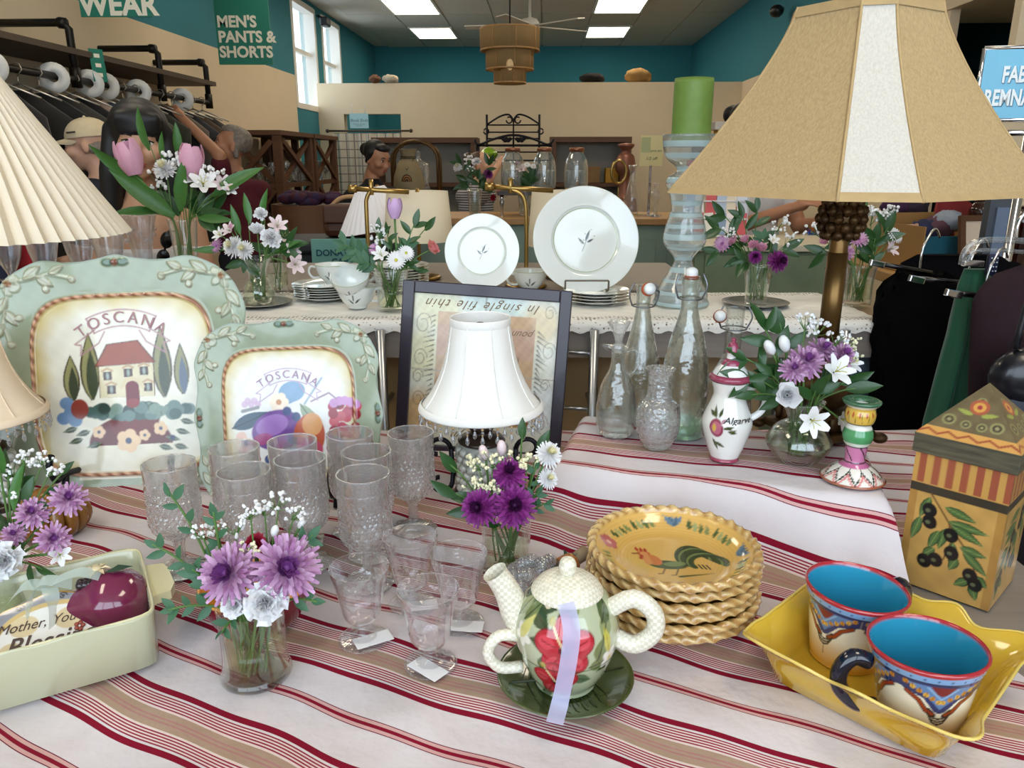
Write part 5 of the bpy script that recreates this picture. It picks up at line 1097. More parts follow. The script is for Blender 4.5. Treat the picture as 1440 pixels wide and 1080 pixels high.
SEPB = mat('brown_lettering', '#4f382c', .4); text('lettering', 'Mother, You are a', .0165, SEPB, t, (.002, .012, .0045), shear=.4, ext=.0002); text('lettering', 'Blessing', .03, SEPB, t, (-.003, -.012, .0045), shear=.35, ext=.0004, bold=.0003)
m = MB(); [m.ball((.004*math.cos(k*1.25), .004*math.sin(k*1.25), 0), (.0028, .0028, .001), seg=8, rings=4) for k in range(5)]; m.build('red_flower', mat('flower_red', '#96402e', .3), t, (.03, -.002, .005))
# ---------------------------------------------------------------- red bowl, glass grapes, wicker gourd
p = atZ(366, 884, TZ); t = thing('maroon_bowl', 'maroon bowl with orange-striped lip behind the lavender mums', 'bowl', (p.x, p.y, clothz(p.x, p.y)+.003))
MB().lathe(prof([(0, 0), (.03, 0), (.05, .012), (.062, .035), (.064, .052)], 4), 40).build('outside', mat('maroon_glaze', '#701627', .2, coat=.6), t)
MB().lathe(prof([(.064, .052), (.0655, .055), (.062, .054), (.058, .035), (.045, .014), (0, .006)], 4), 40).build('inside', mat('orange_stripe_glaze', '#e0843c', .2, coat=.6, noise=.8, nscale=30, stretch=(1, 1, 8), col2='#c9b23c'), t)
p = atZ(765, 838, TZ+.01); t = thing('glass_grapes', 'cluster of clear glass grapes with an amber stopper, behind the teapot', 'ornament', (p.x, p.y, clothz(p.x, p.y)+.003), R(35))
GB = glass('grape_glass', (.93, .94, .95), refr=.35, edge=.4, body=.05); gmesh = MB().ball((0, 0, 0), .0095, 0, 14, 9).mesh('grape', GB); q = random.Random(4)
for k in range(46):
    v = q.random(); a = q.uniform(0, 2*PI); r_ = .024*math.sin(PI*min(.97, .16+.8*v))**.7; x = -.055+.085*v; link('grape', gmesh, t, (x, r_*math.cos(a), max(.0098, .029+r_*math.sin(a))))
MB().tube(smooth([(.028, 0, .03), (.042, 0, .034), (.05, 0, .037)]), [.016, .0155, .015, .0145, .014, .0135, .013, .012, .011], 16).build('amber_neck', mat('amber_ceramic', '#a8682a', .2, coat=.6), t); MB().tube([(.048, 0, .036), (.07, 0, .043)], [.0085, .0095], 14).build('cork', mat('cork', '#9c8a70', .9, noise=.4, nscale=60), t)
m = MB(); [m.add([(0, -.004, 0), (.012, 0, .003), (0, .004, 0), (-.004, 0, .002)], [(0, 1, 2, 3)], 0, True, Matrix.Translation((.03+.01*k, .004*(k % 2), .045)) @ Matrix.Rotation(k*1.3, 4, 'Z')) for k in range(3)]; m.build('leaf', mat('deep_green_glaze', ''), t)
p = atZ(72, 778, TZ); t = thing('ribbed_gourd', 'amber-brown ribbed ceramic gourd behind the lavender mum vase', 'ornament', (p.x-.02, p.y+.05, TZ+.008)); t.scale = (.85, .85, .8)
for k in range(14):
    a = 2*PI*k/14; MB().tube(smooth([(.02*math.cos(a), .02*math.sin(a), .004), (.045*math.cos(a), .045*math.sin(a), .018), (.05*math.cos(a), .05*math.sin(a), .045), (.03*math.cos(a), .03*math.sin(a), .072), (.008*math.cos(a), .008*math.sin(a), .076)]), .0115, 8).build('rib', mat('amber_brown_glaze', '#8a5c22', .25, coat=.5, noise=.5, nscale=20), t)
# ---------------------------------------------------------------- glass and pottery on the riser
def onr(x, y): p = atZ(x, y, RZ+.003); return Vector((p.x, p.y, clothz(p.x, p.y)+.003))
GAS = mat('orange_gasket', '#b5532c', .6); POR = mat('porcelain', '#f2f2f0', .15, coat=.5); WIRE = mat('steel_wire', '#8c9096', .35, .9)
def swing(t, h, r, open_=0, side=1):
    zc = h
    m = MB(); m.tube([(r*1.25*math.cos(a), r*1.25*math.sin(a), zc-.035) for a in np.linspace(0, 2*PI, 16, endpoint=False)], .0014, 6, closed=True)
    for s in (-1, 1): m.tube(smooth([(s*r*1.3, 0, zc-.035), (s*r*1.7, -.004, zc-.015), (s*r*1.25, -.002*open_, zc+.004)]), .0014, 6)
    m.build('wire_bail', WIRE, t)
    if open_:
        o = Vector((side*(r+.012), -.012, zc-.012)) if open_ == 1 else Vector((side*.004, -.02, zc-.004)); rt = (R(70), R(side*40), 0)
        MB().tube(smooth([(side*r*1.4, 0, zc-.02), (side*(r+.01), -.006, zc-.01), tuple(o)]), .0014, 6).build('wire_lever', WIRE, t)
    else: o = Vector((0, 0, zc)); rt = (0, 0, 0)
    MB().lathe(prof([(0, .014), (.004, .0135), (.009, .010), (.010, .004), (.0075, -.002), (0, -.002)], 3), 18).build('stopper', POR, t, o, rt); MB().lathe([(.004, -.006), (.011, -.005), (.0115, -.001), (.009, .001), (.004, .001)], 18).build('gasket', GAS, t, o, rt)
def bottle(label, x, y, pts, m_, sw=None, seg=40, fn=None, name='glass_bottle', extra=None, th=.0022):
    t = thing(name, label, 'bottle', onr(x, y)); MB().lathe(glassprof(pts, th, .008), seg, fn=fn).build('body', m_, t)
    if sw: swing(t, pts[-1][1], pts[-1][0], *sw)
    return t
t = bottle('small pressed-glass decanter with fluted stopper and loop handle', 865, 610, [(.026, 0), (.029, .004), (.0325, .03), (.033, .05), (.026, .085), (.0125, .115), (.0115, .14), (.017, .148)], GR, fn=lambda r, z, a, i: r*(1+.05*math.cos(6*a)*max(0, 1-z/.05)), name='decanter')
MB().lathe(prof([(0, .138), (.009, .14), (.010, .15), (.006, .155), (.007, .165), (.015, .184), (.0165, .19), (.0, .192)], 4), 32, fn=lambda r, z, a, i: r*(1+.09*math.cos(8*a)*(z > .158))).build('stopper', GP, t)
MB().tube(smooth([(.011, 0, .138), (.028, .002, .142), (.033, .002, .122), (.026, .002, .105), (.017, 0, .102)]), .0035, 10).build('handle', G, t)
MB().tube(smooth([(-.014, -.004, .147), (-.022, -.006, .150), (-.027, -.007, .153)]), [.006, .0055, .005, .0045, .004, .0036, .0032, .003, .0028], 10, cap=False).build('spout', G, t)
bottle('embossed swing-top bottle with tilted white stopper, behind the decanter', 897, 588, [(.034, 0), (.036, .01), (.037, .06), (.034, .11), (.022, .16), (.0135, .2), (.012, .235), (.0145, .25)], GR, (2, 1))
bottle('green-footed embossed swing-top bottle standing between jar and cruet', 958, 612, [(.033, 0), (.036, .008), (.037, .05), (.036, .11), (.030, .15), (.017, .195), (.0135, .215), (.0145, .25), (.0145, .262)], GR, (0, 1))
MB().lathe([(0, .0008), (.0315, .0008), (.0335, .008), (.0342, .025), (.0, .012)], 36).build('green_base', GG, bpy.data.objects[[o.name for o in bpy.data.objects if o.get('label', '').startswith('green-footed')][0]])
bottle('plain clear swing-top bottle, tallest, behind the lidded cruet', 1022, 585, [(.038, 0), (.040, .008), (.040, .15), (.034, .18), (.018, .21), (.0145, .235), (.0165, .295), (.017, .30)], G, (1, -1), name='glass_bottle')
t = thing('pressed_vase', 'squat clear pressed-glass vase with straight neck, before the bottles', 'vase', onr(923, 630)); MB().lathe(glassprof([(.020, 0), (.022, .004), (.031, .022), (.034, .045), (.031, .068), (.0195, .085), (.0185, .118), (.0235, .128)], .0022, .008), 48, fn=lambda r, z, a, i: r*(1+.03*abs(math.sin(12*a+z*160))*abs(math.sin(12*a-z*160))*(z < .075)+.012*math.cos(16*a)*(z > .085))).build('body', GP, t)
# cruet
t = thing('lidded_cruet', 'white pottery cruet with maroon lid, lettered Algarve, beside the bottles', 'cruet', onr(1018, 645), R(0))
def cru(Pn):
    Pn.ell(-.026, .058, .011, .014, .2, '#8c2f4a'); Pn.ell(-.026, .058, .008, .010, .2, '#b9647c'); Pn.ell(-.029, .058, .003, .006, 0, '#d8b04a'); Pn.leaf(-.018, .066, -.012, .073, .006, '#8c2f4a')
    for x0, y0, x1, y1 in ((-.028, .072, -.036, .09), (-.024, .074, -.018, .088), (-.03, .075, -.045, .082), (-.014, .058, .0, .062), (-.008, .055, .006, .052), (-.028, .035, -.012, .028), (-.032, .04, -.024, .022)): Pn.leaf(x0, y0, x1, y1, .006, '#4a5228', '#262c14')
    Pn.line([(-.014, .060), (.004, .056)], .001, '#33381c'); Pn.line([(a*.0012-.2, .001) for a in range(340)], .008, '#a5405a')
paintlathe('body', dens([(0, 0), (.021, .0), (.021, .004), (.028, .022), (.036, .05), (.036, .066), (.026, .092), (.023, .105), (.027, .12), (.028, .123)], 90), 160, cru, '#eceae4', pmat('white_majolica', .14, .8), t)
MB().tube(smooth([(.027, 0, .106), (.042, -.002, .116), (.054, -.003, .098), (.049, -.003, .076), (.034, -.002, .064)]), .0052, 12).build('handle', POR, t)
LM = mat('maroon_band_glaze', '#99405a', .14, coat=.6); MB().lathe(prof([(.027, .123), (.031, .126), (.031, .131), (.026, .134)], 3), 32).build('lid_rim', LM, t); MB().lathe(prof([(.026, .134), (.022, .141), (.015, .148)], 3), 32).build('lid', POR, t); MB().lathe(prof([(.0155, .147), (.013, .153), (.008, .157)], 3), 24).build('lid_band', LM, t); MB().lathe(prof([(.008, .157), (.0075, .164), (.009, .166)], 2), 20).build('lid_neck', POR, t); MB().lathe(prof([(.0095, .166), (.0095, .170), (.006, .179), (.003, .182), (.004, .186), (.0, .188)], 3), 20).build('finial', LM, t)
text('lettering', 'Algarve', .0145, mat('black_ink', '#2a2622', .4), t, (0, 0, 0), bold=.0001, ext=.0002, shear=.25, fn=lambda c: Vector((math.sin((c.x+.007)/.0362)*.0364, -math.cos((c.x+.007)/.0362)*.0364, .071+c.y)))
# candlestick
t = thing('painted_candlestick', 'stacked pottery candlestick in green, yellow and pink on the riser corner', 'candlestick', onr(1198, 674))
def cs(Pn):
    Y = Pn.P[:, 2].copy(); a = Pn.A
    def b(z0, z1, c_): Pn.C = np.where(((Y >= z0) & (Y < z1))[:, None], np.array(hx(c_)), Pn.C)
    b(0, .004, '#a05a40'); tri = np.abs(((a*5/PI) % 1)*2-1)*.014; zz = .006+tri
    b(.004, .022, '#eee9e0'); Pn.C = np.where(((np.abs(Y-zz) < .0016) & (Y < .022))[:, None], np.array(hx('#1d2b22')), Pn.C); Pn.C = np.where(((np.abs(Y-zz+.005) < .0022) & (Y < .02) & (Y > .004))[:, None], np.array(hx('#d88a88')), Pn.C)
    b(.022, .028, '#c76f9c'); b(.028, .05, '#cf7fa8'); Pn.C = np.where(((np.abs(((a*2/PI+Y*30) % 1)-.5) < .05) & (Y > .03) & (Y < .05))[:, None], np.array(hx('#1d1d1d')), Pn.C); b(.05, .052, '#1d2b22'); b(.052, .058, '#dfe8d8'); b(.058, .078, '#4f9a62'); b(.078, .084, '#efeee4'); b(.084, .0855, '#1d2b22'); b(.0855, .108, '#e0b84e')
    for k in range(-5, 6): Pn.ell(k*.02, .1, .003, .004, 0, '#b8402c'); Pn.line([(k*.02+.008, .088), (k*.02+.006, .1)], .0014, '#2c3a20')
    b(.108, .112, '#eef0ea'); b(.112, .2, '#3c6a4c'); b(.0275, .0285, '#1d1d1d')
paintlathe('body', dens([(0, 0), (.041, .001), (.042, .004), (.030, .016), (.018, .024), (.0135, .03), (.0145, .044), (.015, .051), (.018, .056), (.0205, .066), (.0175, .078), (.0155, .082), (.019, .088), (.0205, .098), (.0185, .107), (.0245, .113), (.0255, .117), (.020, .118), (.0105, .115), (.0085, .104), (0, .104)], 110), 120, cs, '#eee9e0', pmat('white_majolica', .14, .8), t)
# ---------------------------------------------------------------- china on the console
def on2(x, y, dz=0): p = atZ(x, y, T2+.001); return Vector((p.x, p.y, T2+.002+dz))
GLN = mat('sage_line', '#9fb08a', .2, coat=.4); LEAFK = mat('dark_leaf_print', '#2f3a38', .3)
def platep(Pn):
    r = np.hypot(Pn.P[:, 0], Pn.P[:, 1])/Pn.rr; Pn.C = np.where(((np.abs(r-.615) < .014) & (Pn.I > Pn.k0))[:, None], np.array(hx('#a9b890')), Pn.C); Pn.C = np.where((r > .985)[:, None], np.array(hx('#dfe3d6')), Pn.C)
    s = Pn.rr; Pn.X = np.where((r < .5) & (Pn.I > Pn.k0), Pn.P[:, 0]/s, 9); Pn.Y = Pn.P[:, 1]/s; Pn.aa = .012
    Pn.leaf(.0, -.02, .09, .2, .05, '#2d3936'); Pn.leaf(-.02, -.08, -.14, .05, .045, '#2d3936'); Pn.leaf(.03, -.04, .16, .03, .04, '#2d3936'); Pn.line([(-.06, -.2), (0, -.05), (.05, .1)], .012, '#55605c')
    for k in range(6): Pn.ell(.12*math.cos(k)+.05, .12*math.sin(k*1.4)+.08, .012, col='#8f9a72')
def platemesh(rr):
    pr = [(a*rr, b*rr) for a, b in dens([(0, -.02), (.55, -.02), (.6, .0), (.66, .05), (1.0, .10)], 14)+dens([(1.0, .115), (.66, .066), (.6, .018), (0, .01)], 60)]
    def pt(Pn): Pn.rr = rr; Pn.k0 = 14; platep(Pn)
    return pr, pt
pr, pt = platemesh(1.0); PLM = pmat('white_china', .08, .8); base = paintlathe('plate', pr, 120, pt, '#e9edea', PLM, None); pm = base.data; bpy.data.objects.remove(base)
def stood(label, x, y, wpx, Y, lean, rot, stand=True):
    c = at(x, y, Y); r_ = wpx/2/ppm(c); o = link('dinner_plate', pm, None, c, (PI/2-lean, 0, rot)); o.scale = (r_, r_, r_); tag(o, label, 'plate'); return o, c, r_
o, c, r_ = stood('large white dinner plate with leaf sprig, standing on a wire stand', 823, 338, 149, 2.02, R(16), R(4)); 
t = thing('plate_stand', 'twisted wire stand holding the large dinner plate', 'plate stand', (c.x, c.y-.055, T2+.03)); PEW = mat('pewter_wire', '#6d6558', .4, .8)
for s in (-1, 1): MB().tube(smooth([(s*.055, .10, .0), (s*.055, .0, .0), (s*.055, -.02, .01), (s*.055, -.022, .028)]), .0024, 6).build('prong', PEW, t)
MB().tube([(-.055+.0028*k, -.022+.0012*(k % 2), .028) for k in range(40)], .0024, 6).build('front_bar', PEW, t)
o2, c, r2 = stood('smaller white salad plate with leaf sprig, standing behind the framed print', 678, 354, 105, 1.98, R(14), R(-2))
fl = pm
def stack(label, x, y, wpx, n, dz, grp, Y=None):
    p = on2(x, y); r_ = wpx/2/ppm(p)
    for k in range(n): o = link('stacked_plate', pm, None, p+Vector((rnd.uniform(-1, 1)*.002, rnd.uniform(-1, 1)*.002, .02*r_+dz*k)), rnd.random()*6); o.scale = (r_, r_, r_); tag(o, label, 'plate', grp)
    return p, r_, dz*n
stack('white dinner plate in the low stack under the plate stand', 838, 425, 92, 4, .0075, 'dinner plates under the wire stand')
p, r_, hh = stack('white saucer with sprig in the stack under the single teacup', 458, 420, 88, 6, .0062, 'saucers under the teacup')
p3, r3, h3 = stack('cream side plate in the tall stack behind the tulip vase', 563, 408, 82, 9, .0078, 'side plates behind the tulip vase')
cupo = dens([(0, 0), (.022, .0), (.023, .004), (.036, .018), (.045, .036), (.049, .054)], 40)+dens([(.0485, .0555), (.047, .054), (.043, .036), (.034, .019), (.02, .007), (0, .006)], 24)
def cupp(Pn):
    o_ = Pn.I < 40; Y = Pn.Y.copy(); Pn.C = np.where((o_ & (Y > .0525))[:, None], np.array(hx('#a9b890')), Pn.C); Pn.Y = np.where(o_, Y, 9); Pn.aa = .0015
    for cx in (-.0, .1, -.1): Pn.leaf(cx, .02, cx-.004, .042, .005, '#2d3936'); Pn.leaf(cx+.002, .016, cx+.02, .03, .005, '#2d3936'); Pn.leaf(cx-.002, .014, cx-.018, .028, .005, '#2d3936')
b0_ = paintlathe('cup_bowl', cupo, 90, cupp, '#e9edea', PLM, None); cm = b0_.data; bpy.data.objects.remove(b0_)
hmz = MB().tube(smooth([(.043, 0, .046), (.062, 0, .048), (.067, 0, .032), (.056, 0, .018), (.037, 0, .018)]), .0034, 10).mesh('handle', WHITE)
def cup(label, loc, rot, sc=1):
    t = thing('teacup', label, 'cup', loc, rot); link('bowl', cm, t, rot=-(rot[2] if isinstance(rot, tuple) else rot)*1.0); link('handle', hmz, t); t.scale = (sc, sc, sc)
q_ = 1/ppm(p); cup('white teacup with leaf sprig on top of the saucer stack', p+Vector((.025, -.005, hh+.003)), R(185), .92)
pc_ = on2(503, 433); cup('white teacup with leaf sprig standing upright under a tilted cup', pc_, R(-8), 1.0); cup('white teacup tilted inside another cup, rim facing the viewer', pc_+Vector((-.008, -.002, .036)), (R(22), R(-16), R(30)), .98)
cup('white teacup half hidden between the two standing plates', on2(745, 408), R(200), 1)
# striped glass candle holder with green candle
t = thing('striped_candle_holder', 'tall clear glass candle holder painted with pale blue stripes', 'candle holder', on2(957, 428)); q = 1/ppm(on2(957, 428))
hp = [(0, 0), (36, 0), (37, 8), (34, 20), (20, 45), (13, 58), (14, 66), (27, 82), (29, 95), (24, 118), (20, 132), (24, 150), (29, 162), (27, 172), (16, 180), (18, 186), (30, 196), (35, 208), (37, 225), (35, 226), (0, 215)]
pr = dens([(a*q, b*q) for a, b in hp], 130); STG = pmat('striped_holder_glass', .06, .6)
n_ = 56; P_, A_, I_ = latheP(pr, n_); me = fastgrid('body', P_, n_, len(pr), [glass('holder_glass', (.80, .86, .86), edge=.4, body=.18), mat('pale_blue_band', '#b5ccd0', .2, coat=.5, alpha=.85)], cu=True)
zf_ = np.array([q_[1] for q_ in pr])/q; mi = np.array([1 if ((z % 15) < 5.5 and z < 224) or z > 196 and (z % 15) < 8 else 0 for z in zf_]); me.polygons.foreach_set('material_index', np.tile(mi[:-1], n_).astype(np.int32)); link('body', me, t)
cp_ = on2(957, 428)+Vector((0, 0, 216*q)); t = thing('pillar_candle', 'thick green pillar candle on the striped glass holder', 'candle', cp_)
MB().lathe(prof([(0, 0), (25*q, 0), (25.5*q, 2*q), (25.5*q, 74*q), (24*q, 77*q), (21*q, 75*q), (0, 73*q)], 2), 40).build('wax', mat('green_wax', '#6c8a3c', .5, noise=.3, nscale=40, col2='#84a352', bump=.3, bscale=140, sss=.1), t); MB().tube([(0, 0, 72*q), (.001, 0, 78*q)], .0012, 6).build('wick', IRON, t)
# crystal vases and flutes behind the villa platter
CRY = glass('crystal', (.95, .95, .96), refr=.2, edge=.4, body=.03)
fp = [(.028, 0), (.03, .003), (.010, .010), (.012, .025), (.026, .06), (.036, .11), (.043, .155)]
flm = MB().lathe(glassprof(fp, .002, .014), 28, fn=lambda r, z, a, i: r*(1+.015*math.cos(8*a))).mesh('flared_glass', CRY)
for k, x in enumerate((18, 68, 118, 160)): 
    p = on2(x, 394+(k % 2)*4); o = link('flared_glass', flm, None, p); o.scale = (1.15, 1.15, 1.0); tag(o, 'clear flared parfait glass under the cream pleated lampshade', 'glass', 'flared glasses under the pleated lamp')
t = thing('crystal_vase', 'tall cut-crystal vase with scalloped lip beside the woman', 'vase', on2(205, 390)); MB().lathe(glassprof([(.032, 0), (.034, .006), (.026, .03), (.028, .07), (.036, .12), (.045, .165), (.052, .19)], .003, .014), 48, fn=lambda r, z, a, i: r*(1+.05*math.cos(12*a)*(.3+.7*(z > .12)))).build('body', CRY, t)
m = MB(); [m.ball((.042*math.cos(a), .042*math.sin(a), .13+.02*math.sin(3*a)), .008, seg=8, rings=5) for a in np.linspace(0, 2*PI, 16, endpoint=False)]; m.build('applied_grape', CRY, t)
t = thing('rear_console', 'plain grey wooden table behind the lace-covered console', 'table', (-.2, 2.46, 0))
MB().box((0, 0, T2-.012), (1.5, .60, .024), b=.003).build('tabletop', GWOOD, t)
for a in (-1, 1):
    for b_ in (-1, 1): MB().box((a*.7, b_*.26, (T2-.024)/2), (.05, .05, T2-.026)).build('leg', GWOOD, t)
# small desk lamps on the console: drum shades on brass swing arms
def drum(label, x0, x1, yt, yb, Y, m_, taper=.78, pleat=0, tilt=0, arm=1):
    c = at((x0+x1)/2, yb, Y); q = 1/ppm(c); r1 = (x1-x0)/2*q; h = (yb-yt)*q*1.02
    t = thing('desk_lamp', label, 'lamp', (c.x, c.y, T2+.002))
    dz = c.z-T2-.002; fn = (lambda r, z, a, i: r*(1+.05*abs(math.sin(pleat*a/2)))) if pleat else None
    MB().lathe([(r1, 0), (r1*taper, h), (r1*taper-.002, h), (r1-.002, 0), (r1, 0)], max(48, pleat*4), fn=fn).build('shade', m_, t, (0, 0, dz), (0, tilt, 0))
    m = MB(); m.tube([(0, .0, .01), (0, 0, dz+h*1.05)], .006, 8); m.build('stem', BRASS, t); MB().lathe(prof([(0, 0), (.06, 0), (.06, .01), (.012, .02), (0, .02)], 2), 24).build('base', BRASS, t)
    return t, c, q, h
DR = mat('oatmeal_drum', '#dccdb2', .9, bump=.2, bscale=300); WPL = mat('white_pleat', '#e6e2e4', .85)
drum('cream tapered drum lamp behind the tulip vase', 540, 638, 272, 338, 2.36, DR, .86); drum('cream drum lamp half hidden behind the large plate', 742, 850, 272, 345, 2.38, DR, .9); drum('white pleated lamp tilted beside the cream drum lamp', 478, 588, 266, 322, 2.6, WPL, .35, 36, R(-10))
for lab, xs, Y_ in (('brass swing-arm rod with clamp over the cream drum lamp', ((490, 265), (575, 270), (522, 268), (517, 330)), 2.22), ('brass swing-arm rod with clamp beside the large plate', ((682, 262), (778, 268), (718, 266), (740, 340)), 2.2)):
    a, b_, c_, d_ = (at(*v, Y_) for v in xs); t = thing('brass_arm_lamp', lab, 'lamp', (d_.x, Y_, T2+.002)); o_ = Vector((d_.x, Y_, T2+.002))
    MB().tube([a-o_, b_-o_], .007, 10).build('crossbar', BRASS, t); m = MB(); m.tube([a-o_, a-o_+(b_-a)*.14], .011, 12); m.build('grip', BRASS, t)
    MB().tube(smooth([(0, 0, 0), (0, 0, d_.z-o_.z+.06), tuple(c_-o_+Vector(((d_.x-c_.x)*.8, 0, -.02))), tuple(c_-o_)]), .006, 10).build('post', BRASS, t); MB().tube([c_-o_+Vector((0, 0, -.012)), c_-o_+Vector((0, 0, .03))], .007, 10).build('clamp', BRASS, t); MB().lathe(prof([(0, 0), (.055, 0), (.055, .008), (.01, .016), (0, .016)], 2), 24).build('base', BRASS, t)
# ---------------------------------------------------------------- cut flowers
GRL = mat('leaf_green', '#274f20', .4, noise=.4, nscale=30, col2='#22441e', coat=.15); GRL2 = mat('bright_leaf', '#3d6e2c', .4, noise=.3, nscale=25, col2='#2a5220'); EUC = mat('eucalyptus_leaf', '#3f6a4a', .55, noise=.3, nscale=25, col2='#2d5238'); STEM = mat('stem_green', '#567a3a', .5)
WPT = mat('petal_white', '#f0eff0', .55, sss=.05); LAV = mat('petal_lavender', '#ab6fa2', .55, noise=.7, nscale=2.2, col2='#dab5d0'); LAVD = mat('petal_mauve', '#8a4a90', .55); PUR = mat('petal_purple', '#7a1c72', .55, noise=.6, nscale=2.2, col2='#a5489c'); PURD = mat('petal_plum', '#4a0d48', .6); LAVL = mat('petal_pale_mauve', '#d6acce', .55); PURL = mat('petal_magenta', '#9c3a92', .55); PNK = mat('petal_pink', '#d99ab6', .5, noise=.5, nscale=40, col2='#ecc3d2'); PLAV = mat('petal_pale_violet', '#c79fce', .5, noise=.4, nscale=40, col2='#dcbfe2'); CORAL = mat('petal_coral', '#e08a86', .5); CRIM = mat('petal_crimson', '#a81838', .55); CRM = mat('petal_cream', '#efe9c4', .6); YEL2 = mat('pollen_yellow', '#c9c24a', .7); PKW = mat('petal_blush', '#e6d2d6', .5); BUDG = mat('bud_green', '#b8bf8a', .6)
def petal(mb, a, L, w_, e, curl, r0=0, z0=0, mi=0, k=4, cup=.25, tip=.9):
    vs = []; x = r0; z = z0; ca, sa = math.cos(a), math.sin(a)
    for i in range(k+1):
        s_ = i/k; ww = w_/2*(math.sin(PI*min(1, .18+.82*s_*tip))**.7); an = e+curl*s_
        for j in (-1, 0, 1): y = j*ww; zz = z+abs(j)*ww*cup; vs.append((x*ca-y*sa, x*sa+y*ca, zz))
        x += L/k*math.cos(an); z += L/k*math.sin(an)
    mb.add(vs, [(3*i+j, 3*i+j+1, 3*i+j+4, 3*i+j+3) for i in range(k) for j in (0, 1)], mi)
def f_mum(layers, n0, mats, seed=1, w_=.16):
    q = random.Random(seed); m = MB()
    for l in range(layers):
        f = l/(layers-1); n_ = int(n0*(1-.4*f))
        for k in range(n_): petal(m, 2*PI*(k+.5*(l % 2))/n_+q.uniform(-.08, .08), (1-.5*f)*q.uniform(.88, 1.06), w_*(1.1-.25*f), -.12+1.2*f+q.uniform(-.12, .12), .3+.25*f, .05, .095*l, 1 if f > .8 else (2 if (k+l) % 3 == 0 else 0), cup=.35, tip=.86)
    m.ball((0, 0, .085*layers), (.14, .14, .12), 1, 8, 5); return m
def f_daisy(n_=20, layers=2):
    m = MB()
    for l in range(layers):
        for k in range(n_): petal(m, 2*PI*(k+.5*l)/n_, 1-.15*l, .24, .08+.25*l, -.15, .1, .03*l, 0)
    m.ball((0, 0, .08), (.2, .2, .12), 1, 10, 6); return m
def f_carn(seed=1, n_=46, w_=.62):
    q = random.Random(seed); m = MB()
    for k in range(n_):
        f = k/(n_-1); a = k*2.39996; L_ = (1-.42*f)*q.uniform(.85, 1.08)
        vs = []; e = -.1+1.55*f**.85; x = .02; z = .18*f; ca, sa = math.cos(a), math.sin(a); ph = q.random()*6
        for i in range(5):
            s_ = i/4; ww = w_*(.12+.88*s_**.7)/2
            for j in range(5):
                y = (j-2)/2*ww; zz = z+.14*s_*math.sin(j*2.1+ph); vs.append((x*ca-y*sa, x*sa+y*ca, zz+(.05*((j % 2)*2-1) if i == 4 else 0)))
            x += L_/4*math.cos(e+.25*s_); z += L_/4*math.sin(e+.25*s_)
        m.add(vs, [(5*i+j, 5*i+j+1, 5*i+j+6, 5*i+j+5) for i in range(4) for j in range(4)])
    return m
def f_alst():
    m = MB()
    for k in range(6): petal(m, 2*PI*k/6, 1.05, .55 if k % 2 else .42, 1.0, -.85, .05, 0, 0, 5, .15)
    for k in range(5): m.tube([(0, 0, .1), (.15*math.cos(k*1.3), .15*math.sin(k*1.3), .6), (.3*math.cos(k*1.3), .3*math.sin(k*1.3), .8)], .02, 4, 1)
    return m
def f_rose(n_=5):
    m = MB(); N_ = n_*4
    for k in range(N_):
        f = k/(N_-1); petal(m, k*2.39996, 1.05-.35*f, 1.05-.55*f, .25+1.15*f**.7, .75-.45*f, .06, .10*f, 0, 5, .35, .72)
    return m
def f_bud(): return MB().ball((0, 0, .55), (.42, .42, .75), 0, 10, 7)
FM = {}
def fmesh(kind):
    if kind not in FM:
        FM[kind] = {'lavmum': lambda: f_mum(7, 24, 0, 2, .155).mesh('bloom', [LAV, LAVD, LAVL]), 'purmum': lambda: f_mum(7, 24, 0, 3, .17).mesh('bloom', [PUR, PURD, PURL]), 'button': lambda: f_mum(5, 20, 0, 5, .2).mesh('bloom', [LAV, LAVD, LAVL]), 'whmum': lambda: f_mum(7, 24, 0, 6, .15).mesh('bloom', [WPT, CRM, WPT]),
                    'daisy': lambda: f_daisy().mesh('bloom', [WPT, YEL2]), 'lavdaisy': lambda: f_daisy(16).mesh('bloom', [LAV, LAVD]), 'carn': lambda: f_carn().mesh('bloom', WPT), 'crimson': lambda: f_carn(3).mesh('bloom', CRIM), 'alst': lambda: f_alst().mesh('bloom', [WPT, YEL2]), 'blush': lambda: f_alst().mesh('bloom', [PKW, BUDG]), 'rose': lambda: f_rose().mesh('bloom', WPT), 'pinkrose': lambda: f_rose().mesh('bloom', CORAL), 'pinkbud': lambda: f_rose(4).mesh('bloom', PNK), 'whbud': lambda: f_bud().mesh('bloom', WPT), 'blushbud': lambda: f_bud().mesh('bloom', PKW)}[kind]()
    return FM[kind]
DESC = {'lavmum': ('lavender_mum', 'lavender chrysanthemum with long petals'), 'purmum': ('purple_mum', 'deep purple chrysanthemum'), 'button': ('lavender_button_mum', 'pale lavender button chrysanthemum with dark eye'), 'whmum': ('white_mum', 'white pompon chrysanthemum'), 'daisy': ('white_daisy', 'white daisy with green-yellow eye'), 'lavdaisy': ('lavender_daisy', 'lavender daisy with purple eye'), 'carn': ('white_carnation', 'ruffled white carnation'), 'crimson': ('crimson_carnation', 'crimson carnation bud'), 'alst': ('white_alstroemeria', 'open white alstroemeria'), 'blush': ('blush_alstroemeria', 'blush-green alstroemeria'), 'rose': ('white_rose', 'white cupped rose'), 'pinkrose': ('coral_rose', 'coral-edged rose'), 'pinkbud': ('pink_rosebud', 'pink rosebud'), 'whbud': ('white_flower_bud', 'closed white bud'), 'blushbud': ('blush_bud', 'closed blush bud')}
lm = MB(); vs = []
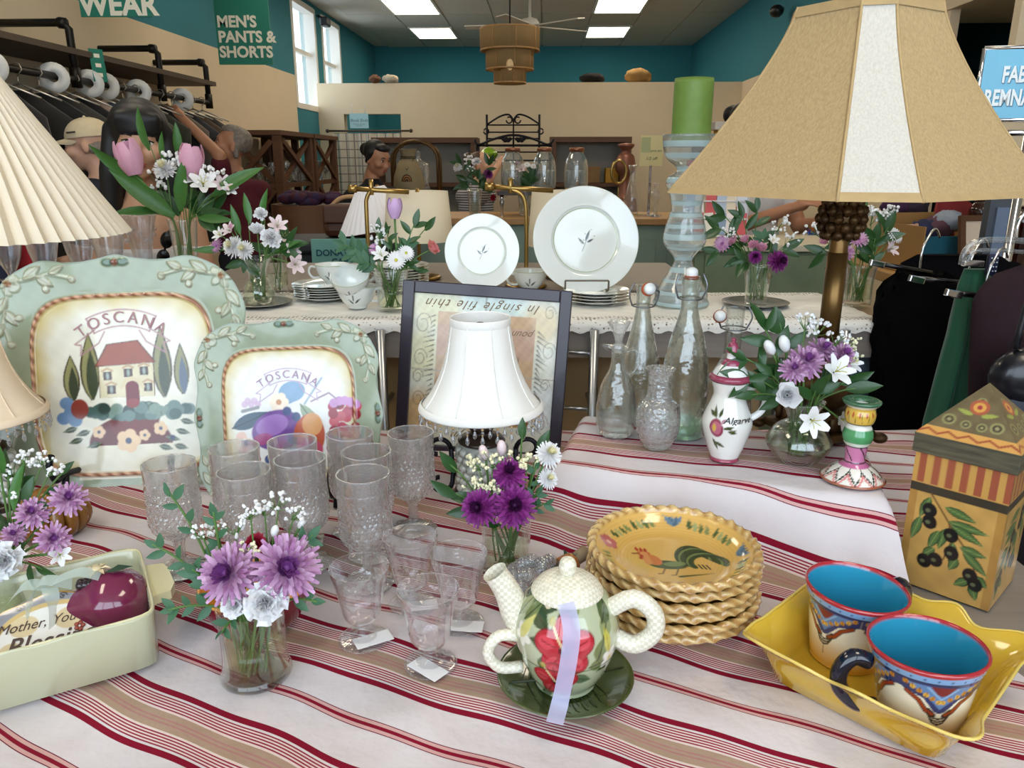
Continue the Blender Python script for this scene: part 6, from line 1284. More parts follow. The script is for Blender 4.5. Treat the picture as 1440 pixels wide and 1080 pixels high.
for i in range(6):
    s_ = i/5; w_ = .34*math.sin(PI*(.04+.96*s_)**.85)**.9 if i < 5 else .0; vs += [(-w_/2, s_, .07*s_*(1-s_)*2+w_*.18), (0, s_, .07*s_*(1-s_)*2), (w_/2, s_, .07*s_*(1-s_)*2+w_*.18)]
lfs = [(3*i+j, 3*i+j+1, 3*i+j+4, 3*i+j+3) for i in range(5) for j in (0, 1)]
LFM = {m_.name: MB().add(vs, lfs).mesh('leaf', m_) for m_ in (GRL, GRL2, EUC)}
tpm = []
for m_ in (PNK, PLAV):
    tpm.append(MB().grid(lambda u, v: ((.10+.42*math.sin(PI*min(1, .12+.62*v)))*math.cos((u-.5)*1.5*(1-.55*v**3)), (.10+.42*math.sin(PI*min(1, .12+.62*v)))*math.sin((u-.5)*1.5*(1-.55*v**3)), 1.35*v), 7, 9).mesh('petal', m_))
VIEW = Vector((0, -1, .28)).normalized()
def stemtube(mb, B, M, P, r_): mb.tube(smooth([B, B.lerp(M, .5), M, M.lerp(P, .55)+(P-M).length*Vector((0, 0, .06)), P], 3), r_, 6)
LAB = {(327, 808): 'lavender chrysanthemum beside the trailing eucalyptus in the yellow-water jar', (402, 800): 'larger lavender chrysanthemum towards the sherbet glasses in the yellow-water jar', (722, 712): 'deep purple chrysanthemum facing the rooster bowls', (676, 714): 'deep purple chrysanthemum facing the scroll easel', (716, 668): 'deep purple chrysanthemum topmost, under the cream filler', (182, 222): 'pink tulip beside the pleated lampshade', (269, 226): 'pink tulip above the white alstroemeria', (373, 846): 'large ruffled white carnation under the lavender chrysanthemums', (331, 850): 'small ruffled white carnation tucked beside the large one', (771, 640): 'white pompon chrysanthemum beside the white beaded lamp', (770, 674): 'smaller white pompon chrysanthemum over the riser edge', (1140, 590): 'open white alstroemeria hanging over the bulb vase belly', (96, 702): 'pale lavender chrysanthemum leaning over the ribbed gourd', (75, 757): 'pale lavender chrysanthemum just above the casserole rim'}
def bouquet(where, V, hgt, rr, items, wat=None):
    q = random.Random(len(where)*7+3); S = {}
    for it in items:
        kind, x, y, sz = it[:4]; dy = it[4] if len(it) > 4 else q.uniform(-.02, .02)
        Pw = at(x, y, V.y+dy); s_ = sz/2/ppm(Pw); B = V+Vector((q.uniform(-.5, .5)*rr, q.uniform(-.5, .5)*rr, .008)); d = (Pw-(V+Vector((0, 0, hgt)))); dh = Vector((d.x, d.y, 0)); M = V+Vector((0, 0, hgt))+(dh.normalized()*min(rr*.7, dh.length) if dh.length > 1e-4 else Vector((0, 0, 0))); dr = d.normalized()
        if kind in DESC:
            nm, ds = DESC[kind]; t = thing(nm, ds+' '+where, 'flower', B, 0, ds+' '+where); f_ = (dr*.55+VIEW*.75).normalized()
            if (x, y) in LAB: t['label'] = LAB[(x, y)]
            if kind in ('whbud', 'blushbud', 'pinkbud', 'pinkrose'): f_ = (dr+VIEW*.25).normalized()
            sc = s_*(1.25 if kind in ('whbud', 'blushbud') else 1); o = link('bloom', fmesh(kind), t, Pw-B, toward(f_, q.random()*6)); o.scale = (sc, sc, sc)
            mb = MB(); stemtube(mb, Vector((0, 0, 0)), M-B, Pw-B-f_*s_*.05, .0016); mb.build('stem', STEM, t)
        elif kind in ('tulip', 'lavtulip'):
            t = thing('tulip', ('pink' if kind == 'tulip' else 'pale violet')+' tulip '+where, 'flower', B, 0, ('pink' if kind == 'tulip' else 'pale violet')+' tulip '+where); t['label'] = LAB.get((x, y), t['label']); f_ = (dr*.5+Vector((0, 0, 1))).normalized(); b_ = Pw-f_*s_*1.35; e_ = toward(f_); mt = tpm[0 if kind == 'tulip' else 1]
            for k in range(6):
                o = link('petal', mt, t, b_-B); o.rotation_euler = toward(f_, k*PI/3+(.2 if k % 2 else 0)); c_ = s_*2*(1.0 if k % 2 else .93); o.scale = (c_, c_, c_)
            mb = MB(); stemtube(mb, Vector((0, 0, 0)), M-B, b_-B+f_*.002, .0028); mb.build('stem', STEM, t)
        elif kind in ('ruscus', 'euc', 'lance'):
            m_ = {'ruscus': GRL, 'euc': EUC, 'lance': GRL2}[kind]; nm = {'ruscus': ('ruscus_sprig', 'glossy dark green leaf sprig'), 'euc': ('eucalyptus_sprig', 'small-leaved eucalyptus sprig'), 'lance': ('green_leaf_stem', 'long bright green leaf stem')}[kind]
            t = thing(nm[0], nm[1]+' '+where, 'foliage', B, 0, nm[1]+' '+where); mb = MB(); pts = smooth([Vector((0, 0, 0)), (M-B)*.5, M-B, (M-B).lerp(Pw-B, .55)+Vector((0, 0, .10*(Pw-M).length)), Pw-B], 6); mb.tube(pts, .0013, 5); mb.build('stem', STEM, t)
            L_ = sz/ppm(Pw); n_ = {'ruscus': 4, 'euc': 7, 'lance': 1}[kind] if len(it) < 6 else it[5]; tail = pts[len(pts)//2:]
            for k in range(n_):
                f = 1 if k == n_-1 else .25+.75*k/max(1, n_-1); p = tail[min(len(tail)-1, int(f*(len(tail)-1)))]; j = min(len(tail)-2, int(f*(len(tail)-1.01))); tg = (tail[j+1]-tail[j]).normalized(); sd = tg.cross(VIEW).normalized()*(1 if k % 2 else -1)
                dd = (tg*(1 if k == n_-1 else .6)+sd*(0 if k == n_-1 else .9)+Vector((q.uniform(-.2, .2), q.uniform(-.2, .2), q.uniform(-.1, .2)))).normalized(); nn = (VIEW+Vector((q.uniform(-.5, .5), 0, q.uniform(-.3, .5)))); nn = (nn-dd*nn.dot(dd)).normalized(); xx = dd.cross(nn)
                mx = Matrix((xx, dd, nn)).transposed().to_euler(); o = link('leaf', LFM[m_.name], t, p if k < n_-1 else p-dd*L_*.35, mx); l_ = L_*q.uniform(.8, 1.1); o.scale = (l_*({'ruscus': 1.15, 'euc': 1.35, 'lance': .75}[kind]), l_, l_)
        elif kind in ('wax', 'waxy'):
            t = thing('filler_sprig', ('tiny white' if kind == 'wax' else 'tiny yellow-cream')+' filler blossoms '+where, 'foliage', B, 0, ('white' if kind == 'wax' else 'cream')+' filler '+where); mb = MB(); stemtube(mb, Vector((0, 0, 0)), M-B, Pw-B, .0009); bl = MB(); L_ = sz/ppm(Pw)
            for k in range(9):
                e_ = Pw-B+Vector((q.uniform(-1, 1), q.uniform(-1, 1)*.6, q.uniform(-.5, 1)))*L_*.7; mb.tube([Pw-B-dr*L_*.5, e_], .0005, 4)
                for c_ in range(3): bl.ball(e_+Vector((q.uniform(-1, 1), q.uniform(-1, 1), q.uniform(-1, 1)))*L_*.14, L_*q.uniform(.09, .15), 0, 6, 4)
            mb.build('twig', STEM, t); bl.build('blossom', CRM if kind == 'waxy' else WPT, t)
def vase(label, V, pts, m_=None, water=None, wm=WATER, seg=36, th=.002, fn=None):
    t = thing('flower_vase', label, 'vase', V); MB().lathe(glassprof(pts, th, .006), seg, fn=fn).build('glass', m_ or G, t)
    if water:
        o = [(max(r-th-.0008, 0), z) for r, z in prof(pts, 4) if .0065 < z < water]; MB().lathe([(0, .0068)]+o+[(0, o[-1][1])], seg).build('water', wm, t)
    return t
ond = lambda x, y: (lambda p: Vector((p.x, p.y, clothz(p.x, p.y)+.003)))(atZ(x, y, TZ+.004))
# lavender mums at the front
V = ond(362, 952); vase('clear jar of yellowish water holding lavender mums', V, [(.037, 0), (.0385, .004), (.0355, .012), (.034, .03), (.0345, .078), (.035, .086)], None, .05, WATER2)
bouquet('in the yellow-water jar', V, .086, .033, [('lavmum', 327, 808, 92, -.03), ('lavmum', 402, 800, 98, -.025), ('carn', 373, 846, 66, -.045), ('carn', 331, 850, 40, -.045), ('crimson', 360, 766, 34, .0), ('whbud', 385, 752, 22, 0), ('whbud', 421, 741, 18, .01), ('wax', 352, 722, 20), ('wax', 372, 716, 20), ('wax', 392, 708, 22), ('wax', 415, 724, 18), ('wax', 284, 752, 18), ('wax', 306, 748, 20), ('wax', 330, 744, 20), ('waxy', 352, 770, 18),
    ('euc', 236, 690, 26, .0), ('euc', 214, 765, 28, -.02), ('euc', 236, 858, 26, -.04), ('euc', 270, 800, 28, -.03), ('euc', 300, 720, 24, .0), ('euc', 440, 752, 26, .0), ('euc', 446, 846, 26, -.03, 4), ('euc', 312, 890, 24, -.05, 4), ('ruscus', 340, 790, 34, .0), ('ruscus', 385, 770, 30, .01)])
# purple mums
V = ond(712, 803); vase('clear jar of purple chrysanthemums beside the rooster bowls', V, [(.036, 0), (.037, .004), (.0335, .012), (.033, .03), (.0335, .068), (.034, .074)], None, .04)
bouquet('in the jar by the rooster bowls', V, .074, .031, [('purmum', 722, 712, 64, -.03), ('purmum', 676, 714, 56, -.03), ('purmum', 716, 668, 50, -.005), ('whmum', 771, 640, 40, .0), ('whmum', 770, 674, 30, -.01), ('waxy', 672, 654, 20, -.01), ('waxy', 692, 650, 20, -.01), ('waxy', 664, 682, 18, -.02), ('waxy', 688, 686, 18, -.025), ('waxy', 730, 645, 22), ('waxy', 742, 652, 20), ('blushbud', 683, 644, 26, .01), ('blushbud', 706, 638, 26, .015), ('ruscus', 632, 652, 48, .0, 2), ('ruscus', 628, 690, 46, -.01, 2), ('ruscus', 735, 604, 40, .02, 2), ('ruscus', 762, 626, 36, .02, 2), ('euc', 772, 706, 18, -.02, 5), ('euc', 758, 690, 18, -.01, 5), ('ruscus', 700, 736, 26, -.03, 2), ('euc', 755, 655, 18, .0, 4)])
# riser bouquet
V = onr(1120, 648); vase('round-bellied clear vase of lavender and white flowers on the riser', V, [(.028, 0), (.032, .003), (.046, .022), (.047, .034), (.036, .052), (.021, .063), (.0215, .072), (.033, .094)], glass('bulb_vase_glass', (.95, .97, .96), refr=.1, edge=.3), .045)
bouquet('in the bulb vase on the riser', V, .09, .026, [('button', 1133, 510, 52, -.02), ('button', 1116, 520, 40, -.03), ('button', 1182, 500, 42, -.01), ('button', 1156, 493, 40, .0), ('whbud', 1086, 496, 28, .0), ('whbud', 1105, 492, 30, .0), ('rose', 1107, 556, 42, -.045), ('alst', 1140, 590, 54, -.05), ('alst', 1172, 524, 56, -.03), ('alst', 1180, 588, 40, -.02), ('alst', 1192, 512, 40, .0), ('wax', 1132, 456, 20), ('wax', 1150, 462, 22), ('wax', 1178, 478, 18), ('waxy', 1196, 486, 18), ('waxy', 1204, 502, 16), ('ruscus', 1068, 450, 44, .01, 5), ('ruscus', 1096, 452, 44, .02, 4), ('ruscus', 1036, 498, 44, .0, 4), ('ruscus', 1038, 528, 42, -.01, 4), ('ruscus', 1052, 556, 40, -.02, 3), ('ruscus', 1208, 546, 48, -.02, 2), ('ruscus', 1200, 534, 46, -.01, 2), ('ruscus', 1150, 545, 40, -.03, 3), ('ruscus', 1075, 520, 40, -.01, 4)])
# left edge bouquet standing in the casserole
V = atZ(6, 862, TZ+.018); vase('clear bowl vase of lavender mums standing in the casserole', V, [(.024, 0), (.028, .003), (.036, .022), (.033, .045), (.034, .06), (.04, .074)], None, .035)
bouquet('in the bowl vase inside the casserole', V, .07, .032, [('button', 96, 702, 50, .03), ('button', 46, 722, 46, .01), ('button', 75, 757, 46, .0), ('carn', 6, 788, 56, -.03), ('alst', 84, 780, 36, .0), ('button', 20, 752, 34, .0), ('ruscus', 12, 660, 52, .03, 3), ('ruscus', 40, 690, 50, .02, 3), ('lance', -4, 640, 80, .02), ('lance', 26, 690, 80, .02), ('wax', 20, 664, 20, .03), ('wax', 36, 648, 20, .03), ('wax', 62, 645, 22, .03), ('wax', 72, 662, 20, .03), ('wax', 12, 690, 20, .02), ('ruscus', 60, 800, 34, -.01, 3), ('ruscus', 92, 660, 34, .05, 3)])
# console bouquets
V = on2(267, 403); vase('tall clear vase of pink tulips before the black-haired woman', V, [(.026, 0), (.028, .004), (.029, .06), (.036, .15), (.04, .19)], None, .10)
bouquet('in the tall vase before the black-haired woman', V, .185, .034, [('tulip', 182, 222, 36, .0), ('tulip', 269, 226, 34, -.01), ('whmum', 233, 240, 34, -.02), ('alst', 286, 262, 46, -.02), ('alst', 272, 254, 40, -.01), ('blush', 312, 262, 34, .0), ('alst', 322, 268, 28, .0), ('wax', 246, 232, 22), ('wax', 256, 226, 22), ('wax', 300, 250, 22), ('wax', 220, 256, 20), ('wax', 264, 246, 18), ('lance', 205, 190, 60, .0), ('lance', 168, 232, 100, -.01), ('lance', 250, 204, 50, .01), ('lance', 230, 212, 40, .0), ('lance', 256, 266, 90, -.03), ('lance', 214, 282, 100, -.03), ('lance', 200, 300, 70, -.03), ('lance', 324, 262, 80, .0), ('ruscus', 250, 290, 40, .0), ('ruscus', 290, 300, 40, .0), ('ruscus', 310, 300, 34, .01), ('lance', 300, 308, 60, -.02)])
V = on2(366, 428); t = thing('silver_plate', 'small silver plate under the waisted vase of white flowers', 'plate', V+Vector((0, 0, -.0005))); MB().lathe(prof([(0, 0), (.05, 0), (.075, .006), (.076, .008), (.05, .003), (0, .003)], 2), 40).build('dish', mat('silver_plate_metal', '#b9b9b4', .25, .9), t)
V = V+Vector((0, 0, .003)); vase('waisted clear vase of white flowers on a silver plate', V, [(.03, 0), (.034, .004), (.04, .025), (.028, .055), (.022, .068), (.03, .095), (.042, .115)], None, .05)
bouquet('in the waisted vase on the silver plate', V, .11, .034, [('whmum', 330, 348, 32, -.02), ('whmum', 345, 352, 28, -.03), ('carn', 381, 336, 32, -.02), ('rose', 362, 326, 24, -.01), ('carn', 367, 302, 22, .0), ('blush', 390, 320, 34, .0), ('blush', 325, 326, 28, .0), ('lavdaisy', 305, 346, 22, .0), ('pinkbud', 328, 320, 14, .0), ('alst', 312, 332, 26), ('lance', 348, 296, 52, .0), ('lance', 372, 296, 54, .01), ('lance', 332, 312, 50, .0), ('lance', 298, 352, 44, .0), ('lance', 400, 350, 50, .0), ('ruscus', 412, 345, 34, .0), ('ruscus', 345, 370, 30, -.02), ('blush', 414, 372, 34, -.01), ('blush', 410, 352, 28, .01)])
V = on2(392, 412); vase('plain clear cylinder vase behind the waisted one', V, [(.028, 0), (.03, .004), (.03, .1), (.031, .105)], None, .06); bouquet('in the plain cylinder vase', V, .1, .026, [('ruscus', 380, 350, 36), ('ruscus', 405, 345, 36), ('blush', 400, 335, 26), ('lance', 390, 330, 50)])
V = on2(552, 436); vase('flared clear vase with one violet tulip, beside the teacups', V, [(.034, 0), (.036, .004), (.035, .03), (.038, .07), (.044, .098)], None, .055)
bouquet('in the flared vase beside the teacups', V, .094, .036, [('lavtulip', 555, 293, 21, .0), ('daisy', 557, 366, 26, -.03), ('daisy', 571, 356, 22, -.02), ('alst', 537, 360, 30, -.02), ('pinkrose', 604, 352, 26, .0), ('lavdaisy', 526, 350, 18, .0), ('wax', 535, 335, 18), ('wax', 530, 325, 14), ('euc', 478, 342, 20, .0), ('euc', 492, 352, 22, .0), ('euc', 508, 368, 20, -.01), ('ruscus', 604, 316, 30, .0, 2), ('ruscus', 585, 310, 24, .0, 5), ('ruscus', 592, 380, 20, -.01, 2), ('ruscus', 532, 318, 24, .0, 3), ('ruscus', 545, 322, 20, .0, 3), ('euc', 575, 340, 16, .0), ('ruscus', 550, 345, 20, .0, 4), ('ruscus', 580, 370, 18, -.01, 3)])
V = on2(1062, 428); t = thing('silver_plate', 'small silver plate under the rosebud vase by the striped candle holder', 'plate', V+Vector((0, 0, -.0005))); MB().lathe(prof([(0, 0), (.05, 0), (.078, .006), (.08, .008), (.05, .003), (0, .003)], 2), 40).build('dish', mat('silver_plate_metal', ''), t)
V = V+Vector((0, 0, .003)); vase('clear vase of pink rosebuds by the striped candle holder', V, [(.024, 0), (.026, .004), (.03, .05), (.037, .1)], None, .06)
bouquet('in the vase by the striped candle holder', V, .098, .03, [('pinkbud', 1033, 341, 18, -.01), ('pinkbud', 1049, 340, 18, -.01), ('pinkbud', 1060, 347, 18, -.02), ('pinkbud', 1070, 352, 20, -.02), ('lavdaisy', 1016, 343, 24, .0), ('purmum', 1092, 368, 32, -.02), ('purmum', 1062, 362, 20, -.03), ('alst', 1085, 340, 22), ('wax', 1096, 318, 18), ('wax', 1110, 340, 16), ('wax', 1028, 330, 14), ('ruscus', 1003, 316, 34, .0), ('ruscus', 1012, 296, 30, .01), ('ruscus', 1042, 296, 28, .01), ('ruscus', 1000, 352, 30, .0), ('ruscus', 1112, 345, 32, .0, 3), ('ruscus', 1065, 288, 24, .02), ('ruscus', 1040, 370, 28, -.01), ('euc', 1075, 330, 20)])
V = on2(1203, 428); vase('straight clear vase of lavender and white flowers behind the bronze lamp', V, [(.034, 0), (.036, .004), (.036, .06), (.042, .1)], None, .06)
bouquet('in the vase behind the bronze lamp', V, .098, .034, [('button', 1189, 356, 24, -.02), ('lavdaisy', 1207, 336, 26, -.01), ('daisy', 1258, 331, 24, .0), ('blush', 1248, 352, 30, .0), ('pinkbud', 1162, 340, 18), ('blushbud', 1216, 345, 16), ('wax', 1140, 326, 18), ('wax', 1152, 320, 18), ('wax', 1226, 308, 18), ('wax', 1240, 304, 18), ('wax', 1252, 300, 16), ('wax', 1218, 300, 14), ('lance', 1212, 288, 56, .0), ('lance', 1190, 312, 50, .0), ('ruscus', 1150, 352, 34, .0), ('ruscus', 1232, 330, 34, .0), ('ruscus', 1250, 318, 34, .0), ('ruscus', 1180, 340, 30, .0), ('ruscus', 1225, 368, 28, -.01)])
# ---------------------------------------------------------------- people
def blob(name, m, mats, voxel, parent=None, it=3):
    o = m.build('tmp_shape', mats); md = o.modifiers.new('r', 'REMESH'); md.mode = 'VOXEL'; md.voxel_size = voxel; md.use_smooth_shade = True
    dg = bpy.context.evaluated_depsgraph_get(); dg.update(); me = bpy.data.meshes.new_from_object(o.evaluated_get(dg)); bpy.data.objects.remove(o)
    bm = bmesh.new(); bm.from_mesh(me)
    for _ in range(it): bmesh.ops.smooth_vert(bm, verts=bm.verts, factor=.5, use_axis_x=True, use_axis_y=True, use_axis_z=True)
    bm.to_mesh(me); bm.free(); me.name = name; me.materials.clear()
    for q_ in (mats if isinstance(mats, list) else [mats]): me.materials.append(q_)
    me.polygons.foreach_set('use_smooth', [True]*len(me.polygons)); me.polygons.foreach_set('material_index', [0]*len(me.polygons))
    return link(name, me, parent)
def cap(m, a, b, r0, r1, T=None):
    a, b = Vector(a), Vector(b); n = 5; d = (b-a); P = [a.lerp(b, i/n) for i in range(n+1)]; m.tube(P, [r0+(r1-r0)*i/n for i in range(n+1)], 14, mat=T); m.ball(a, r0*.985, 0, 12, 8, T); m.ball(b, r1*.985, 0, 12, 8, T)
def head(m, T, s=1.0):
    E_ = lambda c, r: m.ball(c, r, 0, 18, 12, T)
    E_((0, .012, .035), (.076, .097, .092)); E_((0, -.012, -.035), (.062, .078, .075)); E_((0, -.055, -.078), (.034, .034, .03)); E_((0, -.07, .03), (.052, .028, .035))
    cap(m, (0, -.094, .012), (0, -.112, -.026), .008, .0135, T); E_((.011, -.1, -.030), (.010, .011, .008)); E_((-.011, -.1, -.030), (.010, .011, .008))
    for x in (-1, 1): E_((x*.040, -.062, -.018), (.030, .032, .03)); E_((x*.079, .014, -.008), (.010, .02, .031))
    E_((0, -.09, -.052), (.026, .010, .007)); E_((0, -.088, -.062), (.023, .010, .008)); cap(m, (0, .02, -.07), (0, .034, -.19), .05, .056, T)
def facebits(t, T, skin, brow, lips, eyes=True):
    for x in (-1, 1):
        if eyes: MB().ball((x*.031, -.0835, .010), (.0135, .007, .0062), 0, 12, 8, T).build('eye', mat('eye_white', '#e8e2da', .2), t); MB().ball((x*.031, -.0885, .010), (.0062, .004, .0062), 0, 10, 6, T).build('iris', mat('dark_iris', '#1c120c', .15), t); MB().tube([T @ Vector((x*.017, -.086, .0155)), T @ Vector((x*.031, -.0915, .0185)), T @ Vector((x*.046, -.083, .014))], .0022, 6).build('eyelid', brow, t)
        MB().tube([T @ Vector((x*.016, -.094, .030)), T @ Vector((x*.033, -.094, .036)), T @ Vector((x*.05, -.084, .031))], [.003, .0034, .0016], 6).build('eyebrow', brow, t)
    MB().ball((0, -.0985, -.053), (.023, .0045, .0045), 0, 12, 6, T).ball((0, -.097, -.0615), (.020, .0055, .0052), 0, 12, 6, T).build('mouth', lips, t)
def torso(m, c, g=0, w=.17, legs=True):        # c: neck base
    x, y, z = c; cap(m, (x-w+.05, y, z-.08), (x+w-.05, y, z-.08), .065+g, .065+g); m.ball((x, y, z-.2), (w*.88+g, .105+g, .2+g), 0, 18, 12); m.ball((x, y, z-.42), (w*.82+g, .1+g, .2+g), 0, 18, 12); m.ball((x, y+.01, z-.55), (w*.9+g, .11+g, .14+g), 0, 18, 12); cap(m, (x, y, z+.03), (x, y, z-.06), .052, .09+g)
def leg(m, c, g=0):
    for s in (-1, 1): cap(m, (c[0]+s*.085, c[1], c[2]-.58), (c[0]+s*.09, c[1]-.01, .48), .083+g, .055+g); cap(m, (c[0]+s*.09, c[1]-.01, .48), (c[0]+s*.09, c[1]+.01, .08), .053+g, .038+g); cap(m, (c[0]+s*.09, c[1]+.02, .045), (c[0]+s*.095, c[1]-.13, .035), .04, .032)
def hand(m, wrist, d, up, s=1):                # palm, four fingers and a thumb
    d = Vector(d).normalized(); up = Vector(up); up = (up-d*up.dot(d)).normalized(); sd = d.cross(up); W = Vector(wrist)
    cap(m, W, W+d*.03, .024, .028); m.ball(W+d*.06, .034, 0, 10, 8); cap(m, W+d*.03-sd*.018, W+d*.085-sd*.024, .018, .013); cap(m, W+d*.03+sd*.018, W+d*.085+sd*.024, .018, .013)
    for k, l in enumerate((.062, .074, .07, .055)):
        b = W+d*.085+sd*(-.03+.02*k); a1 = b+d*l*.5-up*.008; cap(m, b, a1, .0095, .009); cap(m, a1, a1+d*l*.4-up*.022, .0088, .0075)
    th = W+d*.035-sd*.032; cap(m, th, th-sd*.028+d*.03-up*.01, .012, .010); cap(m, th-sd*.028+d*.03-up*.01, th-sd*.03+d*.056-up*.02, .010, .008)
def arm(m, pts, g=0, rs=(.052, .043, .03)): cap(m, pts[0], pts[1], rs[0]+g, rs[1]+g); cap(m, pts[1], pts[2], rs[1]*.95+g, rs[2]+g)
SK1 = mat('skin_light', '#c99a7c', .5, sss=.1); SK2 = mat('skin_tan', '#b37e5f', .5, sss=.1); SK3 = mat('skin_pale', '#d6a68a', .5, sss=.1); BLK = mat('black_hair', '#0b0809', .55, noise=.3, nscale=60, stretch=(5, 5, .3)); GRH = mat('grey_hair', '#8a7f74', .6, noise=.6, nscale=60, col2='#4d453e'); BRH = mat('brown_hair', '#4a3322', .5); LIP = mat('lip_rose', '#a8554e', .4); NAVYC = mat('navy_shirt', '#20242f', .9); JEAN = mat('dark_trousers', '#20222c', .9)
def person(label, c, T, arms, skin, top, topm, hairfn, hairm, browm, w=.17, sleeve=.55, handdir=None, lipm=LIP, bottomm=JEAN, eyes=True, vox=.009, neckline=None):
    t = thing('person', label, 'person', (0, 0, 0)); nk = T @ Vector((0, .034, -.17)); c = Vector((c[0], c[1], nk.z-.02))
    b = MB(); head(b, T); torso(b, c, 0, w); leg(b, c)
    for i, a in enumerate(arms): arm(b, a); d = Vector(a[2])-Vector(a[1]); hand(b, a[2], d, (handdir[i] if handdir else (0, -.3, 1)))
    blob('body', b, skin, vox, t, 2)
    g = MB(); x, y, z = c; cap(g, (x-w+.05, y, z-.085), (x+w-.05, y, z-.085), .074, .074); g.ball((x, y, z-.2), (w*.88+.016, .121, .2), 0, 18, 12); g.ball((x, y, z-.42), (w*.82+.02, .12, .2), 0, 18, 12)
    if sleeve > .1: cap(g, (x, y, z-.005), (x, y, z-.09), .07, .125)
    for a in arms:
        p0, p1 = Vector(a[0]), Vector(a[1]); cap(g, p0, p0.lerp(p1, sleeve), .068, .062)
    blob(top, g, topm, .012, t, 3)
    g = MB(); g.ball((x, y+.01, z-.56), (w*.9+.016, .126, .13), 0, 16, 10)
    for s in (-1, 1): cap(g, (x+s*.085, y, z-.6), (x+s*.09, y-.01, .12), .096, .07)
    blob('trousers', g, bottomm, .018, t, 2)
    facebits(t, T, skin, browm, lipm, eyes)
    h = MB(); hairfn(h, T); blob('hair', h, hairm, .008, t, 2)
    return t
def HT(p, yaw, pitch=0, roll=0, s=1): return Matrix.Translation(p) @ Euler((pitch, roll, yaw)).to_matrix().to_4x4() @ Matrix.Scale(s, 4)
# woman with long black hair
p = at(196, 202, 2.6); T = HT(p, R(22), R(6), R(4), 1.0)
def h1(h, T):
    h.ball((0, .022, .05), (.092, .11, .092), 0, 18, 12, T); h.ball((0, -.042, .078), (.08, .066, .05), 0, 14, 8, T)
    for k in range(9): x = -.056+.014*k; cap(h, (x*.95, -.088, .085), (x, -.100+abs(x)*.35, .044-.006*(k % 2)), .018, .010, T)
    for s in (-1, 1):
        cap(h, (s*.078, .0, .04), (s*.088, -.018, -.08), .028, .032, T); cap(h, (s*.088, -.018, -.08), (s*.092, -.012, -.2), .034, .034, T)
    cap(h, (0, .07, .02), (0, .085, -.2), .075, .075, T); cap(h, (-.05, .06, .0), (-.055, .06, -.2), .06, .06, T); cap(h, (.05, .06, .0), (.055, .06, -.2), .06, .06, T)
c1 = (p.x-.03, p.y+.03)
t = person('woman with long black hair and white tank top leaning over the console', c1, T, [[(c1[0]-.15, c1[1], p.z-.28), (c1[0]-.2, c1[1]-.02, p.z-.52), (c1[0]-.15, c1[1]-.2, p.z-.62)], [(c1[0]+.15, c1[1], p.z-.28), (c1[0]+.2, c1[1]-.02, p.z-.52), (c1[0]+.16, c1[1]-.2, p.z-.62)]], SK1, 'tank_top', mat('white_cotton', '#e9e6e6', .9), h1, BLK, BLK, w=.175, sleeve=.02)
for o in t.children:
    if o.name.startswith('tank_top'):
        for v in o.data.vertices:
            zz = p.z-.24; 
            if v.co.z > zz-.10: v.co.z = zz-.10+(v.co.z-zz+.10)*.15
sg = thing('sunglasses', 'black sunglasses hooked on the white tank top', 'sunglasses', at(232, 350, 2.44), (R(10), R(20), R(10))); BKP = mat('black_plastic', '#0b0b0c', .2)
for s in (-1, 1): MB().ball((0, 0, s*.03), (.02, .007, .028), 0, 14, 8).build('lens', BKP, sg)
MB().tube([(0, 0, -.06), (0, .0, .06)], .004, 6).build('bridge', BKP, sg); MB().tube([(0, 0, .06), (.01, .05, .05)], .003, 6).build('temple', BKP, sg)
# man in a beige cap
p = at(124, 206, 3.85); T = HT(p, R(-82), R(6), 0, 1.0)
def h2(h, T): h.ball((0, .055, -.01), (.077, .048, .045), 0, 14, 10, T); cap(h, (.07, .03, -.0), (.07, .035, -.03), .014, .01, T); cap(h, (-.07, .03, -.0), (-.07, .035, -.03), .014, .01, T)
c2 = (p.x+.03, p.y)
t = person('man in a beige baseball cap and dark shirt browsing the clothes rail', c2, T, [[(c2[0], c2[1]-.17, p.z-.28), (c2[0]-.04, c2[1]-.2, p.z-.52), (c2[0]-.22, c2[1]-.18, p.z-.55)], [(c2[0], c2[1]+.17, p.z-.28), (c2[0]-.04, c2[1]+.2, p.z-.52), (c2[0]-.22, c2[1]+.18, p.z-.55)]], SK3, 'shirt', NAVYC, h2, GRH, GRH, w=.16)
CAPM = mat('beige_cap_cloth', '#d6c4a2', .85, noise=.2, nscale=30); cpt_ = thing('baseball_cap', 'beige baseball cap worn by the man at the rail', 'cap', p, T.to_euler())
m = MB(); m.grid(lambda u, v: (.088*math.cos(2*PI*u)*math.cos(v*PI/2*.98), .014+.108*math.sin(2*PI*u)*math.cos(v*PI/2*.98), .040+.092*math.sin(v*PI/2)), 28, 9, cu=True); m.build('crown', CAPM, cpt_)
m = MB(); m.grid(lambda u, v: ((.08-.008*v)*math.sin((u-.5)*2.9), .014-(.1+.085*v)*math.cos((u-.5)*2.5)*1.0, .045-.012*v-.02*((u-.5)*2)**2), 14, 6); m.grid(lambda u, v: ((.08-.008*v)*math.sin((.5-u)*2.9), .014-(.1+.085*v)*math.cos((u-.5)*2.5), .041-.012*v-.02*((u-.5)*2)**2), 14, 6); m.build('brim', CAPM, cpt_); MB().ball((0, .014, .132), .008, 0, 8, 6).build('button', CAPM, cpt_); MB().box((.085, -.03, .065), (.003, .04, .008)).build('embroidery', mat('dark_thread', '#4a4034', .8), cpt_)
